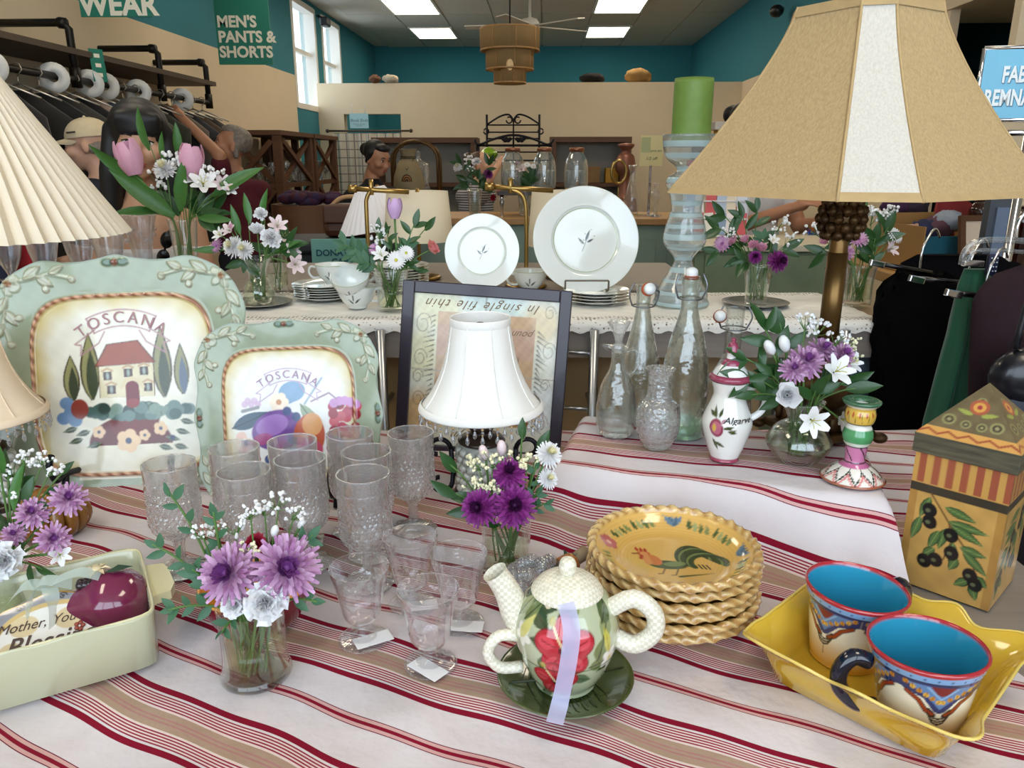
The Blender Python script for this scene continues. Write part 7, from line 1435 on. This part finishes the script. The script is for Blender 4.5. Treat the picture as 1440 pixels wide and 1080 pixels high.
# man in maroon reaching to the rail
p = at(326, 206, 5.4); T = HT(p, R(-75), R(-14), 0, 1.05)
def h3(h, T): h.ball((0, .04, .045), (.082, .085, .084), 0, 16, 10, T); h.ball((0, -.0, .095), (.06, .08, .04), 0, 14, 8, T); cap(h, (.07, .03, .0), (.068, .04, -.05), .02, .02, T); cap(h, (-.07, .03, .0), (-.068, .04, -.05), .02, .02, T)
c3 = (p.x+.02, p.y); hA = at(258, 168, 5.3); hB = at(252, 172, 5.6); sA = Vector((c3[0]-.05, c3[1]-.15, p.z-.25)); sB = Vector((c3[0]-.05, c3[1]+.15, p.z-.25)); eA = at(309, 219, 5.18); eB = at(296, 215, 5.65)
person('grey-haired man in a maroon shirt reaching up to the clothes rail', c3, T, [[sA, eA, hA], [sB, eB, hB]], SK2, 'shirt', mat('maroon_shirt', '#551320', .9, noise=.25, nscale=8), h3, GRH, GRH, w=.2, sleeve=.75, handdir=[(0, -1, .2), (0, -1, .2)])
# woman in black
p = at(530, 224, 5.65); T = HT(p, R(55), R(16), 0, .98)
def h4(h, T): h.ball((0, .03, .05), (.085, .09, .085), 0, 16, 10, T); h.ball((0, .12, .04), (.05, .045, .05), 0, 12, 8, T); cap(h, (.074, .0, .05), (.078, .02, -.02), .022, .016, T); cap(h, (-.074, .0, .05), (-.078, .02, -.02), .022, .016, T); h.ball((0, -.04, .09), (.06, .05, .03), 0, 12, 8, T)
c4 = (p.x-.04, p.y+.01)
person('woman with a black hair bun and black T-shirt looking down', c4, T, [[(c4[0]-.16, c4[1], p.z-.27), (c4[0]-.2, c4[1]-.03, p.z-.52), (c4[0]-.1, c4[1]-.24, p.z-.55)], [(c4[0]+.16, c4[1], p.z-.27), (c4[0]+.2, c4[1]-.03, p.z-.52), (c4[0]+.14, c4[1]-.25, p.z-.55)]], SK2, 'tshirt', mat('black_tshirt', '#121114', .9), h4, BLK, BLK, w=.18)
# woman with a brown bun, reaching right
p = at(678, 233, 7.28); T = HT(p, R(70), R(-4), 0, .98)
def h5(h, T): h.ball((0, .035, .05), (.083, .088, .082), 0, 16, 10, T); h.ball((0, .13, .075), (.06, .055, .055), 0, 12, 8, T)
c5 = (p.x-.06, p.y); ST = mat('striped_top', '#8a8796', .9, noise=.0); nt = ST.node_tree; wv = nd(ST, 'ShaderNodeTexWave'); wv.bands_direction = 'Z'; wv.inputs['Scale'].default_value = 14; tc = nd(ST, 'ShaderNodeTexCoord'); nt.links.new(tc.outputs['Object'], wv.inputs[0]); cr = nd(ST, 'ShaderNodeValToRGB'); cr.color_ramp.elements[0].color = (*hx('#33323c'), 1); cr.color_ramp.elements[1].color = (*hx('#c9c6cc'), 1); nt.links.new(wv.outputs[0], cr.inputs[0]); nt.links.new(cr.outputs[0], nt.nodes['Principled BSDF'].inputs['Base Color'])
hA = at(701, 232, 7.22)
person('woman with a brown top bun and striped top reaching to the iron rack', c5, T, [[(c5[0]+.06, c5[1]-.15, p.z-.27), at(688, 252, 7.1), hA], [(c5[0]-.03, c5[1]+.15, p.z-.27), (c5[0]-.05, c5[1]+.2, p.z-.5), (c5[0]+.1, c5[1]+.1, p.z-.55)]], SK3, 'top', ST, h5, BRH, BRH, w=.17)
# person behind the lamp shade
p = at(1050, 182, 4.25); T = HT(p, R(40), R(20), 0, 1.0)
c6 = (p.x+.06, p.y+.02); hA = at(1112, 293, 3.95); hB = at(1155, 312, 4.05)
person('person in a pale grey T-shirt and navy skirt holding a bright flower lei', c6, T, [[(c6[0]-.16, c6[1], p.z-.27), at(1040, 318, 4.1), hA], [(c6[0]+.16, c6[1], p.z-.27), (c6[0]+.26, c6[1]-.04, p.z-.5), hB]], SK2, 'tshirt', mat('pale_grey_tshirt', '#cfcac8', .9), h4, BLK, BLK, w=.19, bottomm=mat('navy_skirt', '#13172a', .9), handdir=[(0, -.4, 1), (0, -.4, 1)])
# lei: loops of paper flowers
LC = [mat('lei_'+c, c, .7) for c in ('#d8741e', '#c4262c', '#5a2f8c', '#e0b41e', '#2a4fae', '#3c8a4a')]; lmesh = []
for k, c_ in enumerate(LC): lmesh.append(f_daisy(7, 2).mesh('lei_flower', [c_, c_]))
t = thing('flower_lei', 'bright multicoloured paper flower lei hanging from a hand', 'lei', hB+Vector((0, 0, -.03)))
q = random.Random(8); i0 = 0
for side in (-1, 1):
    for k in range(17):
        o = link('lei_flower', lmesh[(k*2+q.randrange(3)) % 6], t, (side*.035+q.uniform(-.01, .01)-.03*k/17*1, q.uniform(-.02, .02), -.026*k), toward((q.uniform(-.6, .6), -1, q.uniform(-.5, .5)), q.random())); o.scale = (.03, .03, .03)
# ---------------------------------------------------------------- right side: clothes rack, sign, bins
RACK = mat('chrome_rack', '#c4c6ca', .15, 1)
t = thing('garment_rack', 'chrome garment rack at the table end', 'rack', (1.13, 1.42, 0), R(70))
MB().tube([(-.5, 0, 1.30), (.5, 0, 1.30)], .014, 12).build('rail', RACK, t)
for s in (-1, 1): MB().tube([(s*.48, 0, .06), (s*.48, 0, 1.30)], .014, 12).build('upright', RACK, t); MB().tube([(s*.48, -.22, .05), (s*.48, .22, .05)], .014, 12).build('foot', RACK, t)
FUR = mat('black_fur', '#040405', .95, noise=.4, nscale=200, bump=1, bscale=220, spec=.1); VEL = mat('green_velvet', '#0d5c3c', .7, noise=.6, nscale=9, col2='#063322', sheen=.35, stretch=(5, 5, .5)); MAR = mat('maroon_knit', '#240a14', .9, noise=.3, nscale=90, bump=.6, bscale=160); DKB = mat('dark_cloth', '#060609', .95, spec=.1)
def hung(name, label, pts, Y, th, m_, fuzz=0, fold=0):           # outline in pixels at distance Y, pillow-thick, subdivided rows
    L_, Rr = pts
    def side(P, z): 
        for (x0, z0), (x1, z1) in zip(P[:-1], P[1:]):
            if z0 >= z >= z1: return x0+(x1-x0)*(z0-z)/(z0-z1+1e-9)
        return P[-1][0] if z < P[-1][1] else P[0][0]
    A = [(at(x, y, Y).x, at(x, y, Y).z) for x, y in L_]; B = [(at(x, y, Y).x, at(x, y, Y).z) for x, y in Rr]; zt = min(A[0][1], B[0][1]); zb = max(A[-1][1], B[-1][1]); q = random.Random(3)
    def fn(u, v):
        z = zt+(zb-zt)*v; x0, x1 = side(A, z), side(B, z); a = 2*PI*u; k = .5-.5*math.cos(a) if False else (1-math.cos(a))/2
        x = x0+(x1-x0)*k; y = math.sin(a)*th*(.35+.65*min(1, v*5))+fold*math.sin(k*26+v*2)*min(1, v*3); return (x+q.uniform(-1, 1)*fuzz, Y+y+q.uniform(-1, 1)*fuzz, z+q.uniform(-1, 1)*fuzz*.5)
    m = MB().grid(fn, 60, 34, cu=True); m.f.append([i*34 for i in range(60)]); m.m.append(0); m.s.append(True); return tag(m.build(name, m_), label, 'garment')
hung('black_fur_coat', 'long black fur coat hanging at the end of the console', ([(1268, 381), (1240, 398), (1230, 440), (1226, 520), (1220, 620), (1222, 760)], [(1330, 384), (1372, 400), (1384, 470), (1390, 620), (1400, 760)]), 1.72, .07, FUR, .006)
hung('black_jacket', 'plain black jacket hanging behind the black fur coat', ([(1290, 358), (1262, 372), (1250, 420), (1246, 700)], [(1400, 358), (1440, 372), (1470, 420), (1480, 700)]), 1.95, .05, DKB)
hung('green_velvet_skirt', 'emerald green crushed velvet skirt clipped on a clear hanger', ([(1356, 378), (1348, 400), (1335, 470), (1300, 600), (1290, 720)], [(1392, 378), (1394, 400), (1400, 470), (1404, 600), (1410, 720)]), 1.5, .03, VEL, 0, .008)
hung('maroon_sweater', 'dark maroon knit sweater hanging beside the green skirt', ([(1440, 372), (1392, 388), (1368, 420), (1363, 520), (1362, 760)], [(1520, 372), (1560, 388), (1590, 420), (1600, 520), (1600, 760)]), 1.42, .05, MAR)
hung('dark_skirt', 'dark skirt hanging low behind the olive box', ([(1405, 520), (1396, 560), (1390, 800), (1385, 1000)], [(1560, 520), (1570, 560), (1580, 800), (1580, 1000)]), 1.30, .05, mat('wine_black_cloth', '#150a10', .95))
for x, y, x2, y2, Y_ in ((1226, 369, 1310, 384, 1.70), (1281, 391, 1380, 400, 1.60), (1332, 411, 1398, 418, 1.46)):
    a = at(x, y, Y_); b_ = at(x2, y2, Y_); t = thing('clip_hanger', 'black trouser hanger with chrome clip, on the %s' % {1226: 'jacket behind the fur coat', 1281: 'black fur coat', 1332: 'green velvet skirt'}[x], 'hanger', a)
    MB().tube([(0, 0, 0), b_-a], .0055, 8).build('bar', BKP, t); MB().box((.008, -.008, .0), (.032, .012, .014), b=.002, mat=Matrix.Rotation(R(12), 4, 'Y')).build('clip', CHROME, t)
    mid = (b_-a)*.8; MB().tube(smooth([mid, mid+Vector((0, 0, .05)), mid+Vector((.03, .02, .09)), mid+Vector((.05, .03, .07))]), .0025, 6).build('hook', CHROME, t)
CLP = glass('clear_plastic', (.93, .94, .95), edge=.4, body=.08); a = at(1352, 372, 1.48); t = thing('clear_hanger', 'clear plastic hanger with chrome clips above the green skirt', 'hanger', a); q = 1/ppm(a)
m = MB(); m.tube(smooth([(0, 0, 0), (2*q, 0, 18*q), (16*q, 0, 32*q), (60*q, 0, 34*q), (110*q, 0, 30*q)]), .006, 8); m.tube(smooth([(8*q, 0, 0), (10*q, 0, 12*q), (22*q, 0, 20*q), (110*q, 0, 16*q)]), .004, 8); m.build('frame', CLP, t); MB().box((14*q, -.004, 2*q), (28*q, .014, 8*q), b=.002).build('clip', CHROME, t); MB().box((40*q, -.006, 0), (14*q, .01, 30*q), rz=0, b=.002).build('size_tab', mat('dotted_tab', '#181c3a', .4), t)
for i in range(4):
    for j in range(3): MB().ball((36*q+4*q*j, -.012, 10*q-6*q*i), .0014, 0, 6, 4).build('dot', WHITE, t)
MB().tube(smooth([(70*q, 0, 34*q), (70*q, 0, 60*q), (85*q, 0, 80*q), (100*q, 0, 70*q)]), .0035, 8).build('hook', CHROME, t)
a = at(1436, 530, 1.28); t = thing('leather_bag', 'black leather handbag hanging beside the olive box', 'bag', a); LEA = mat('black_leather', '#12141c', .3, coat=.3); m = MB(); m.ball((.02, 0, .0), (.075, .04, .055), 0, 20, 12); m.build('flap', LEA, t); m = MB(); m.ball((.02, .0, -.09), (.08, .035, .09), 0, 20, 12); m.build('pouch', mat('navy_leather', '#121a2c', .5), t); MB().tube(smooth([(-.02, 0, .05), (.0, 0, .2), (.06, 0, .3), (.12, .02, .36)]), .006, 8).build('strap', LEA, t)
p = at(1438, 850, 1.02); t = thing('white_bag', 'white plastic bag standing beyond the table corner', 'bag', (p.x+.09, 1.0, 0)); MB().lathe([(0, 0), (.09, 0), (.085, .4), (.07, p.z+.02), (.065, p.z+.025), (0, p.z+.02)], 20, fn=lambda r, z, a, i: r*(1+.05*math.sin(5*a+z*9))).build('body', mat('white_bag_plastic', '#dfe3ee', .5), t)
# fabric sign on chrome stand
a = at(1376, 168, 1.95); b_ = at(1383, 66, 1.95); q = 1/ppm(a); W_ = 150*q; H_ = (b_-a).length
t = thing('sign_stand', 'blue FABRIC REMNANTS sign in a chrome frame', 'sign', Vector((a.x+W_/2, 1.95, (a.z+b_.z)/2)), (PI/2-R(0), 0, R(-12)))
MB().box((0, 0, 0), (W_, H_, .006)).build('card', mat('sky_blue_card', '#2f9fc4', .25, coat=.6, noise=.2, nscale=12, col2='#55b4d4'), t)
for s in (-1, 1): MB().tube([(s*W_/2, -H_/2, 0), (s*W_/2, H_/2, 0)], .005, 8).build('frame_side', CHROME, t); MB().tube([(-W_/2, s*H_/2, 0), (W_/2, s*H_/2, 0)], .005, 8).build('frame_rail', CHROME, t)
SHW = mat('sign_shadow_blue', '#1d6f8f', .5); LW = mat('sign_white', '#eef4f6', .5)
for o_, z_, m_ in ((.0022, .0035, SHW), (0, .0045, LW)): text('lettering', 'FABRIC', .05, m_, t, (-W_/2+27*q+o_, H_*.12-o_, z_), align='LEFT', bold=.0016).scale = (.62, 1, 1); text('lettering', 'REMNANTS', .05, m_, t, (-W_/2+8*q+o_, -H_*.20-o_, z_), align='LEFT', bold=.0016).scale = (.62, 1, 1)
MB().tube([(0, -H_/2, 0), (0, -H_/2-(a.z)+.02, 0)], .011, 10).build('pole', CHROME, t); MB().box((0, -a.z-H_/2+.02+(a.z-(a.z)), 0), (.3, .02, .3)).build('base', CHROME, t); MB().tube([(-W_/2, -H_/2-.03, 0), (W_/2, -H_/2-.03, 0)], .007, 8).build('crossbar', CHROME, t)
# table with bins beyond the console, right
t = thing('side_table', 'low wooden side table carrying the bins and brown jars', 'table', (2.02, 3.05, 0)); MB().box((0, 0, .98), (1.24, .7, .04), b=.004).build('tabletop', WOODL, t)
for a_ in (-1, 1):
    for b2_ in (-1, 1): MB().box((a_*.58, b2_*.3, .48), (.06, .06, .96)).build('leg', WOODL, t)
def bin_(label, x, y, Y, w_, d_, h_, rz, om, im, tilt=0):
    p = at(x, y, Y); t = thing('open_bin', label, 'bin', (p.x, Y, 1.002), rz); th = .006
    for s in (-1, 1): MB().box((s*(w_/2-th/2), 0, h_/2+.001), (th, d_, h_)).build('side', im, t)
    MB().box((0, -d_/2+th/2, h_*.4), (w_-2*th, th, h_*.8)).build('front', om, t); MB().box((0, d_/2-th/2, h_*.6), (w_-2*th, th, h_*1.2)).build('back', im, t); MB().box((0, 0, .003), (w_-2*th, d_-2*th, .006)).build('bottom', im, t); return p
TB = mat('teal_card', '#10566c', .6); RB = mat('red_card', '#7a1a22', .6); TAN = mat('tan_card', '#9c7440', .7)
bin_('teal cardboard bin with red and tan flaps full of folded clothes', 1318, 340, 2.95, .34, .26, .17, R(12), TB, TAN); p = at(1345, 318, 3.1); tag(MB().box((0, 0, 0), (.2, .012, .16)).build('red_flap', RB, loc=(p.x, 3.12, 1.19), rot=(R(-20), R(25), R(10))), 'red card panel leaning behind the teal bin', 'panel')
bin_('small pale wooden crate behind the vase of lavender flowers', 1282, 335, 3.2, .22, .18, .16, R(-8), WOODL, WOODL)
q_ = random.Random(6)
for k, (x, y, c_, ds) in enumerate(((1300, 325, '#22284a', 'navy folded garment'), (1318, 320, '#5a3a48', 'plum folded garment'), (1282, 330, '#b08a78', 'floral scarf'), (1332, 312, '#8f97a3', 'silver-grey pouch'), (1285, 292, '#2a1d2c', 'dark purple garment'), (1262, 290, '#3b1a3c', 'magenta-black scarf'))):
    p = at(x, y, 2.95 if k < 4 else 3.2); m = MB(); m.ball((0, 0, 0), (.06, .05, .04), 0, 14, 8); 
    for v in m.v: v += Vector((q_.uniform(-1, 1), q_.uniform(-1, 1), q_.uniform(-1, 1)))*.008
    tag(m.build('folded_garment', mat('fold_'+c_, c_, .9, noise=.4, nscale=30), loc=p), ds+' heaped in the teal bin', 'garment')
BRJ = mat('dark_brown_glaze', '#2a0f0a', .1, coat=.8)
for x, y0, y1, w_, Y_, ds in ((1376, 282, 330, 34, 3.0, 'dark brown glazed jar beside the red panel'), (1432, 292, 345, 44, 2.8, 'larger dark brown glazed jar by the sign pole')):
    p = at(x, y1, Y_); q = 1/ppm(p); h_ = (y1-y0)*q; r_ = w_*q/2; hh = max(.0, p.z-1.0); t = thing('brown_jar', ds, 'jar', (p.x, Y_, 1.002)); MB().lathe(prof([(0, 0), (r_*.6, 0), (r_*.7, hh), (r_, hh+h_*.5), (r_*.95, hh+h_*.75), (r_*.65, hh+h_*.92), (r_*.75, hh+h_), (r_*.6, hh+h_), (0, hh+h_*.95)], 3), 32, fn=lambda r, z, a, i: r*(1+.02*math.cos(14*a))).build('body', BRJ, t)
p = at(1395, 345, 2.7); t = thing('picture_frame', 'small dark wooden picture frame with blank cream mat', 'picture', (p.x, 2.72, 1.0), (R(-12), 0, R(10)))
for s in (-1, 1): MB().box((s*.085, 0, .11), (.02, .015, .22)).build('frame_side', WOOD, t); MB().box((0, 0, .11+s*.10), (.15, .015, .02)).build('frame_rail', WOOD, t)
MB().box((0, .003, .11), (.15, .006, .18)).build('mat_board', mat('mat_cream', '#d8c4ae', .8), t)
p = at(1398, 330, 2.3); t = thing('grey_stand', 'grey metal hook stand in front of the brown jars', 'stand', (p.x, 2.3, 0)); MB().box((0, 0, .68), (.07, .03, 1.36)).build('post', mat('grey_metal', '#565a62', .5, .4), t); MB().box((0, -.02, 1.19), (.035, .01, .16)).build('slot', mat('slate_plate', '#6c7a92', .5), t); MB().tube(smooth([(0, 0, 1.34), (.02, -.02, 1.40), (.10, -.02, 1.42), (.12, -.02, 1.36), (.06, -.02, 1.33)]), .008, 8).build('hook', CHROME, t); MB().box((0, 0, .012), (.3, .3, .024)).build('base', mat('grey_metal', ''), t)
tag(MB().box((0, 0, 0), (.5, .05, .9)).build('dark_wall_frame', mat('black_window_frame', '#14120f', .4), loc=rm(2.72+.0, 3.94, 2.6), rot=YAW), 'black-framed dark panel on the cream pillar', 'panel')
# green drawer cabinet, card rack and books beyond the striped holder
p = atZ(1060, 348, .86); t = thing('green_cabinet', 'weathered green drawer cabinet with a cream top', 'cabinet', (at(1075, 348, 3.35).x, 3.45, 0), YAW); zt_ = at(1060, 345, 3.2).z
MB().box((0, 0, zt_/2-.015), (.62, .4, zt_-.03)).build('body', SAGED, t); MB().box((0, -.01, zt_-.014), (.66, .45, .028), b=.004).build('top', mat('cream_top_paint', '#d9cdb4', .7, noise=.3, nscale=9), t)
for k in range(3): d_ = MB().box((0, -.205, zt_-.13-.2*k), (.54, .02, .17), b=.003).build('drawer', SAGED, t); MB().ball((0, -.225, zt_-.13-.2*k), .012, 0, 8, 6).build('knob', BRASS, d_)
p = at(1020, 345, 3.3); t = thing('card_rack', 'white wire rack of greeting cards beyond the striped candle holder', 'rack', (p.x, 3.5, zt_+.001), R(-10)); WR = mat('white_wire', '#d9dadf', .4)
m = MB()
for s in (-1, 1): m.tube([(s*.14, 0, 0), (s*.14, .06, .3)], .004, 6)
for k in range(4): m.tube([(-.14, .016*k-.02, .075*k+.01), (.14, .016*k-.02, .075*k+.01)], .004, 6); m.tube([(-.14, .016*k+.0, .075*k+.01), (.14, .016*k+.0, .075*k+.01)], .003, 6)
m.build('frame', WR, t)
cc_ = ['#d8dbe6', '#c23a40', '#e9e4da', '#8fa3c0', '#efe6e6', '#d0585c', '#b7c4d6', '#e8d8c0']; q_ = random.Random(9)
for k in range(4):
    for j in range(6): o = tag(MB().box((0, 0, .05), (.042, .003, .095)).build('greeting_card', mat('card_'+cc_[(k*3+j) % 8], cc_[(k*3+j) % 8], .6), loc=t.matrix_world @ Vector((0, 0, 0))), 'small greeting card standing in the white wire rack', 'card', 'greeting cards in the wire rack'); o.location = Vector((p.x, 3.5, zt_+.001))+Matrix.Rotation(R(-10), 3, 'Z') @ Vector((-.115+.046*j, .016*k-.01, .075*k+.014)); o.rotation_euler = (R(-8), R(q_.uniform(-6, 6)), R(-10))
p = at(1005, 232, 5.2); t = thing('book_shelf', 'small reddish wooden shelf with books and a yellow box, beyond the lamp', 'shelf', (p.x+.05, 5.2, 0), YAW); RW = mat('red_wood', '#5e2c1c', .5)
for s in (-1, 1): MB().box((s*.17, 0, p.z/2+.06), (.03, .25, p.z+.12)).build('side', RW, t)
for z_ in (.5, .95, p.z-.0, p.z+.15): MB().box((0, 0, z_), (.31, .25, .02)).build('shelf_board', RW, t)
for j in range(8): o = tag(MB().box((0, 0, .06), (.028, .12, .12)).build('book', mat('book%d' % j, ('#2d4a5c', '#c9c0ae', '#7a2f2a', '#2f6a78', '#d9d3c4', '#3a3a44', '#a9703c', '#e6e0d0')[j], .6), loc=(p.x+.05-.125+.035*j, 5.16, p.z+.011)), 'upright book on the reddish shelf, spine towards the lamp', 'book', 'books on the reddish shelf')
tag(MB().box((0, 0, .03), (.12, .1, .05), b=.003).build('yellow_box', mat('yellow_card', '#c99a2c', .6), loc=(p.x+.05, 5.2, p.z+.161)), 'flat yellow box on top of the reddish shelf', 'box'); tag(MB().box((0, 0, .03), (.16, .12, .05), b=.003).build('white_book_box', mat('white_card2', '#d8cfc4', .6), loc=(p.x+.05, 5.2, p.z+.18+.03)), 'white carton stacked on the yellow box', 'box')
# yellow notice on a stand, counter clutter
p = at(915, 232, 6.35); q = 1/ppm(p); t = thing('notice_stand', 'pale yellow notice in a tabletop stand on the counter', 'sign', (p.x, 6.35, .972)); zc = at(915, 212, 6.35).z-.972
MB().box((0, 0, zc), (32*q, .008, 41*q)).build('card', mat('pale_yellow_card', '#efe3a8', .6), t); MB().box((-8*q, -.006, zc+8*q), (13*q, .003, 20*q)).build('tint_block', mat('sage_tint', '#c4c894', .6), t); MB().box((0, 0, zc/2-10*q), (.02, .01, zc-20*q)).build('post', CHROME, t); MB().box((0, 0, .006), (.2, .1, .012)).build('base', CHROME, t)
text('lettering', 'All patterns are', .026, mat('dark_olive_ink', '#4a4a24', .6), t, (0, -.006, zc+.0), (PI/2, 0, 0)); text('lettering', '1/2 off', .034, mat('dark_olive_ink', ''), t, (0, -.006, zc-.06), (PI/2, 0, 0), shear=.3)
def counter_thing(kind, x, y0, y1, w_, label, cat, m_, Y=6.4, prf=None):
    pb = at(x, y1, Y); q = 1/ppm(pb); z0 = .972; h_ = at(x, y0, Y).z-z0; r_ = w_*q/2; t = thing(kind, label, cat, (pb.x, Y, z0)); MB().lathe(prof([(a*r_, b*h_) for a, b in prf], 3), 24).build('body', m_, t); return t
CS = [(0, 0), (.9, 0), (.5, .05), (.2, .12), (.3, .2), (.15, .3), (.35, .42), (.9, .55), (1, .7), (.85, .8), (.3, .85), (.15, .92), (.25, .97), (0, 1)]
SG = glass('counter_crystal', (.9, .9, .9), edge=.45, body=.12)
counter_thing('crystal_candlestick', 921, 258, 300, 16, 'faceted crystal candlestick on the counter by the striped holder', 'candlestick', SG, 6.25, [(0, 0), (1, 0), (.5, .1), (.3, .3), (.8, .55), (.9, .7), (.3, .85), (.7, 1), (0, 1)])
counter_thing('silver_compote', 768, 285, 302, 40, 'low silver compote on the counter behind the plates', 'compote', mat('silver_plate_metal', ''), 6.3, CS); counter_thing('glass_cake_dome', 591, 212, 300, 30, 'glass apothecary jar with tiered lid behind the clay urn', 'jar', SG, 6.6, CS); counter_thing('crystal_decanter', 601, 232, 300, 20, 'narrow crystal decanter beside the clay urn', 'decanter', SG, 6.4, [(0, 0), (1, 0), (1, .3), (.5, .55), (.25, .65), (.3, .75), (.15, .8), (.3, .9), (0, 1)]); counter_thing('silver_pitcher', 888, 232, 300, 22, 'pale pewter pitcher on the counter beside the yellow notice', 'pitcher', SG, 6.5, [(0, 0), (.8, 0), (1, .3), (.6, .6), (.4, .8), (.6, 1), (0, .95)])
t = counter_thing('gold_ring_stand', 868, 240, 300, 18, 'small brass ring-topped stand on the counter', 'stand', BRASS, 6.45, [(0, 0), (1, 0), (.9, .05), (.15, .1), (.12, .6), (0, .6)]); MB().tube([(.06*math.cos(a), 0, .34+.09*math.sin(a)) for a in np.linspace(0, 2*PI, 20, endpoint=False)], .012, 8, closed=True).build('ring', BRASS, t)
for x, y0, y1, w_, c_, ds in ((834, 226, 248, 18, '#8a6a44', 'small brown wooden box in the rear hutch'), (860, 228, 248, 18, '#b98a2c', 'small yellow box in the rear hutch'), (808, 200, 250, 0, '#22303c', '')):
    if not w_: continue
    p = at(x, y1, 9.7); q = 1/ppm(p); tag(MB().box((0, 0, (y1-y0)*q/2), (w_*q, .15, (y1-y0)*q), b=.006).build('hutch_box', mat('hb'+c_, c_, .7, noise=.4, nscale=12), loc=(p.x, 9.72, 1.141)), ds, 'box')
t = thing('copper_still', 'stacked copper-pink decorative jar at the hutch end', 'jar', (at(878, 270, 9.4).x, 9.4, 0)); MB().lathe(prof([(0, 0), (.16, 0), (.16, .9), (.10, .95), (.06, 1.2), (.12, 1.3), (.10, 1.45), (.05, 1.5), (.1, 1.58), (0, 1.6)], 3), 20).build('body', mat('copper_pink', '#8a5a4a', .4, .4), t)
# oddments on the partition ledge
ZP = zf(2.42)
for x, r_, c_, ds, kd in ((832, (.16, .1, .06), '#15100d', 'dark curly wig on top of the cream partition', 'wig'), (897, (.17, .12, .09), '#a8834c', 'straw hat on top of the cream partition', 'straw_hat'), (527, (.07, .06, .05), '#6d4a34', 'small brown ornament on the partition near the windows', 'ornament'), (549, (.1, .06, .05), '#c4b8a4', 'pale ceramic ornament on the partition near the windows', 'ornament')):
    p = at(x, 116, HV+.08); m = MB(); m.ball((0, 0, r_[2]*.9), r_, 0, 18, 10); m.ball((r_[0]*.6, 0, r_[2]*.6), (r_[0]*.4, r_[1]*.6, r_[2]*.6), 0, 12, 8); q_ = random.Random(x)
    for v in m.v: v += Vector((q_.uniform(-1, 1), q_.uniform(-1, 1), q_.uniform(-.3, 1)))*.012
    tag(m.build(kd, mat('odd'+c_, c_, .9, noise=.5, nscale=14), loc=(p.x, HV+.08, ZP+.0)), ds, kd.replace('_', ' '))
# donation cart with leather bag and textiles
a = at(490, 345, 3.4); t = thing('donation_cart', 'black lidded donation cart with a teal DONATIONS CART sign', 'cart', (a.x-.02, 3.4, 0), R(6)); zl = at(470, 340, 3.3).z
MB().box((0, 0, zl/2), (.42, .34, zl-.06), b=.02).build('bin', mat('black_bin', '#1a1c20', .6), t); MB().box((0, 0, zl-.015), (.5, .4, .05), b=.015).build('lid', mat('black_bin', ''), t)
s_ = at(472, 363, 3.2); sx_ = s_.x-(a.x-.02); MB().box((sx_, -.21, s_.z), (.23, .012, .16), b=.002).build('sign_card', mat('aqua_card', '#6fa79c', .6), t); text('lettering', 'DONATIONS\nCART', .036, mat('deep_teal_ink', '#0f4a58', .6), t, (sx_+.01, -.219, s_.z+.005), (PI/2, 0, 0), bold=.001)
for k in range(2): MB().lathe([(0, -.02), (.05, -.02), (.05, .02), (0, .02)], 16, mat=Matrix.Rotation(PI/2, 4, 'Y')).build('wheel', BKP, t, (-.15+.3*k, -.12, .05))
p = at(500, 332, 3.42); t = thing('leather_satchel', 'brown leather satchel lying on the black cart', 'bag', (p.x, 3.44, zl+.011)); MB().box((0, 0, .07), (.26, .16, .14), b=.03).build('body', mat('brown_leather', '#4f2c18', .5, noise=.4, nscale=10), t); MB().box((0, -.085, .1), (.24, .02, .08), b=.008).build('flap', mat('brown_leather', ''), t); MB().tube(smooth([(-.1, 0, .13), (-.05, 0, .165), (.05, 0, .165), (.1, 0, .13)]), .01, 8).build('handle', mat('tan_strap', '#b08a60', .6), t)
m = MB(); q_ = random.Random(2)
for k in range(12): m.ball((q_.uniform(-.16, .16), q_.uniform(-.1, .1), .05+.05*q_.random()), (.08, .06, .04), 0, 10, 6)
p = at(492, 270, 6.0); t = thing('textile_basket', 'dark basket heaped with patterned maroon and blue textiles', 'basket', (p.x-.25, 5.75, 0)); zz = at(480, 285, 5.9).z; MB().lathe([(0, 0), (.22, 0), (.27, zz), (.25, zz), (0, zz-.02)], 24).build('basket', WOOD, t); m.build('textile', mat('patterned_maroon', '#4a1a24', .9, noise=.8, nscale=22, col2='#20305c'), t, (0, 0, zz-.03))
# more cut flowers on the counter
for x, y, sc, lab in ((668, 300, .9, 'on the counter beside the bun-haired woman'), (738, 298, .9, 'on the counter before the drink jars')):
    V = atZ(x, 302, .974); V.y = 6.35; V.x = at(x, 300, 6.35).x; vase('clear vase of mixed flowers '+lab, V, [(.045, 0), (.047, .006), (.05, .1), (.06, .2)], GS, .12, seg=20)
    bouquet(lab, V, .2, .05, [('purmum', x+18, 246, 16), ('alst', x-5, 240, 14), ('whmum', x-24, 236, 14), ('pinkrose', x+30, 270, 12), ('carn', x+2, 228, 14), ('ruscus', x-22, 226, 20), ('ruscus', x+22, 226, 20), ('ruscus', x+5, 245, 20), ('ruscus', x+12, 262, 20), ('ruscus', x-15, 258, 20), ('wax', x-10, 226, 12)] if x < 700 else [('blush', x-5, 240, 18), ('blush', x-14, 250, 18), ('daisy', x+3, 232, 10), ('daisy', x+12, 234, 9), ('pinkbud', x-10, 232, 10), ('ruscus', x+8, 250, 22), ('ruscus', x-2, 262, 22), ('ruscus', x+14, 242, 20), ('crimson', x-44, 278, 10), ('daisy', x-32, 280, 9)])
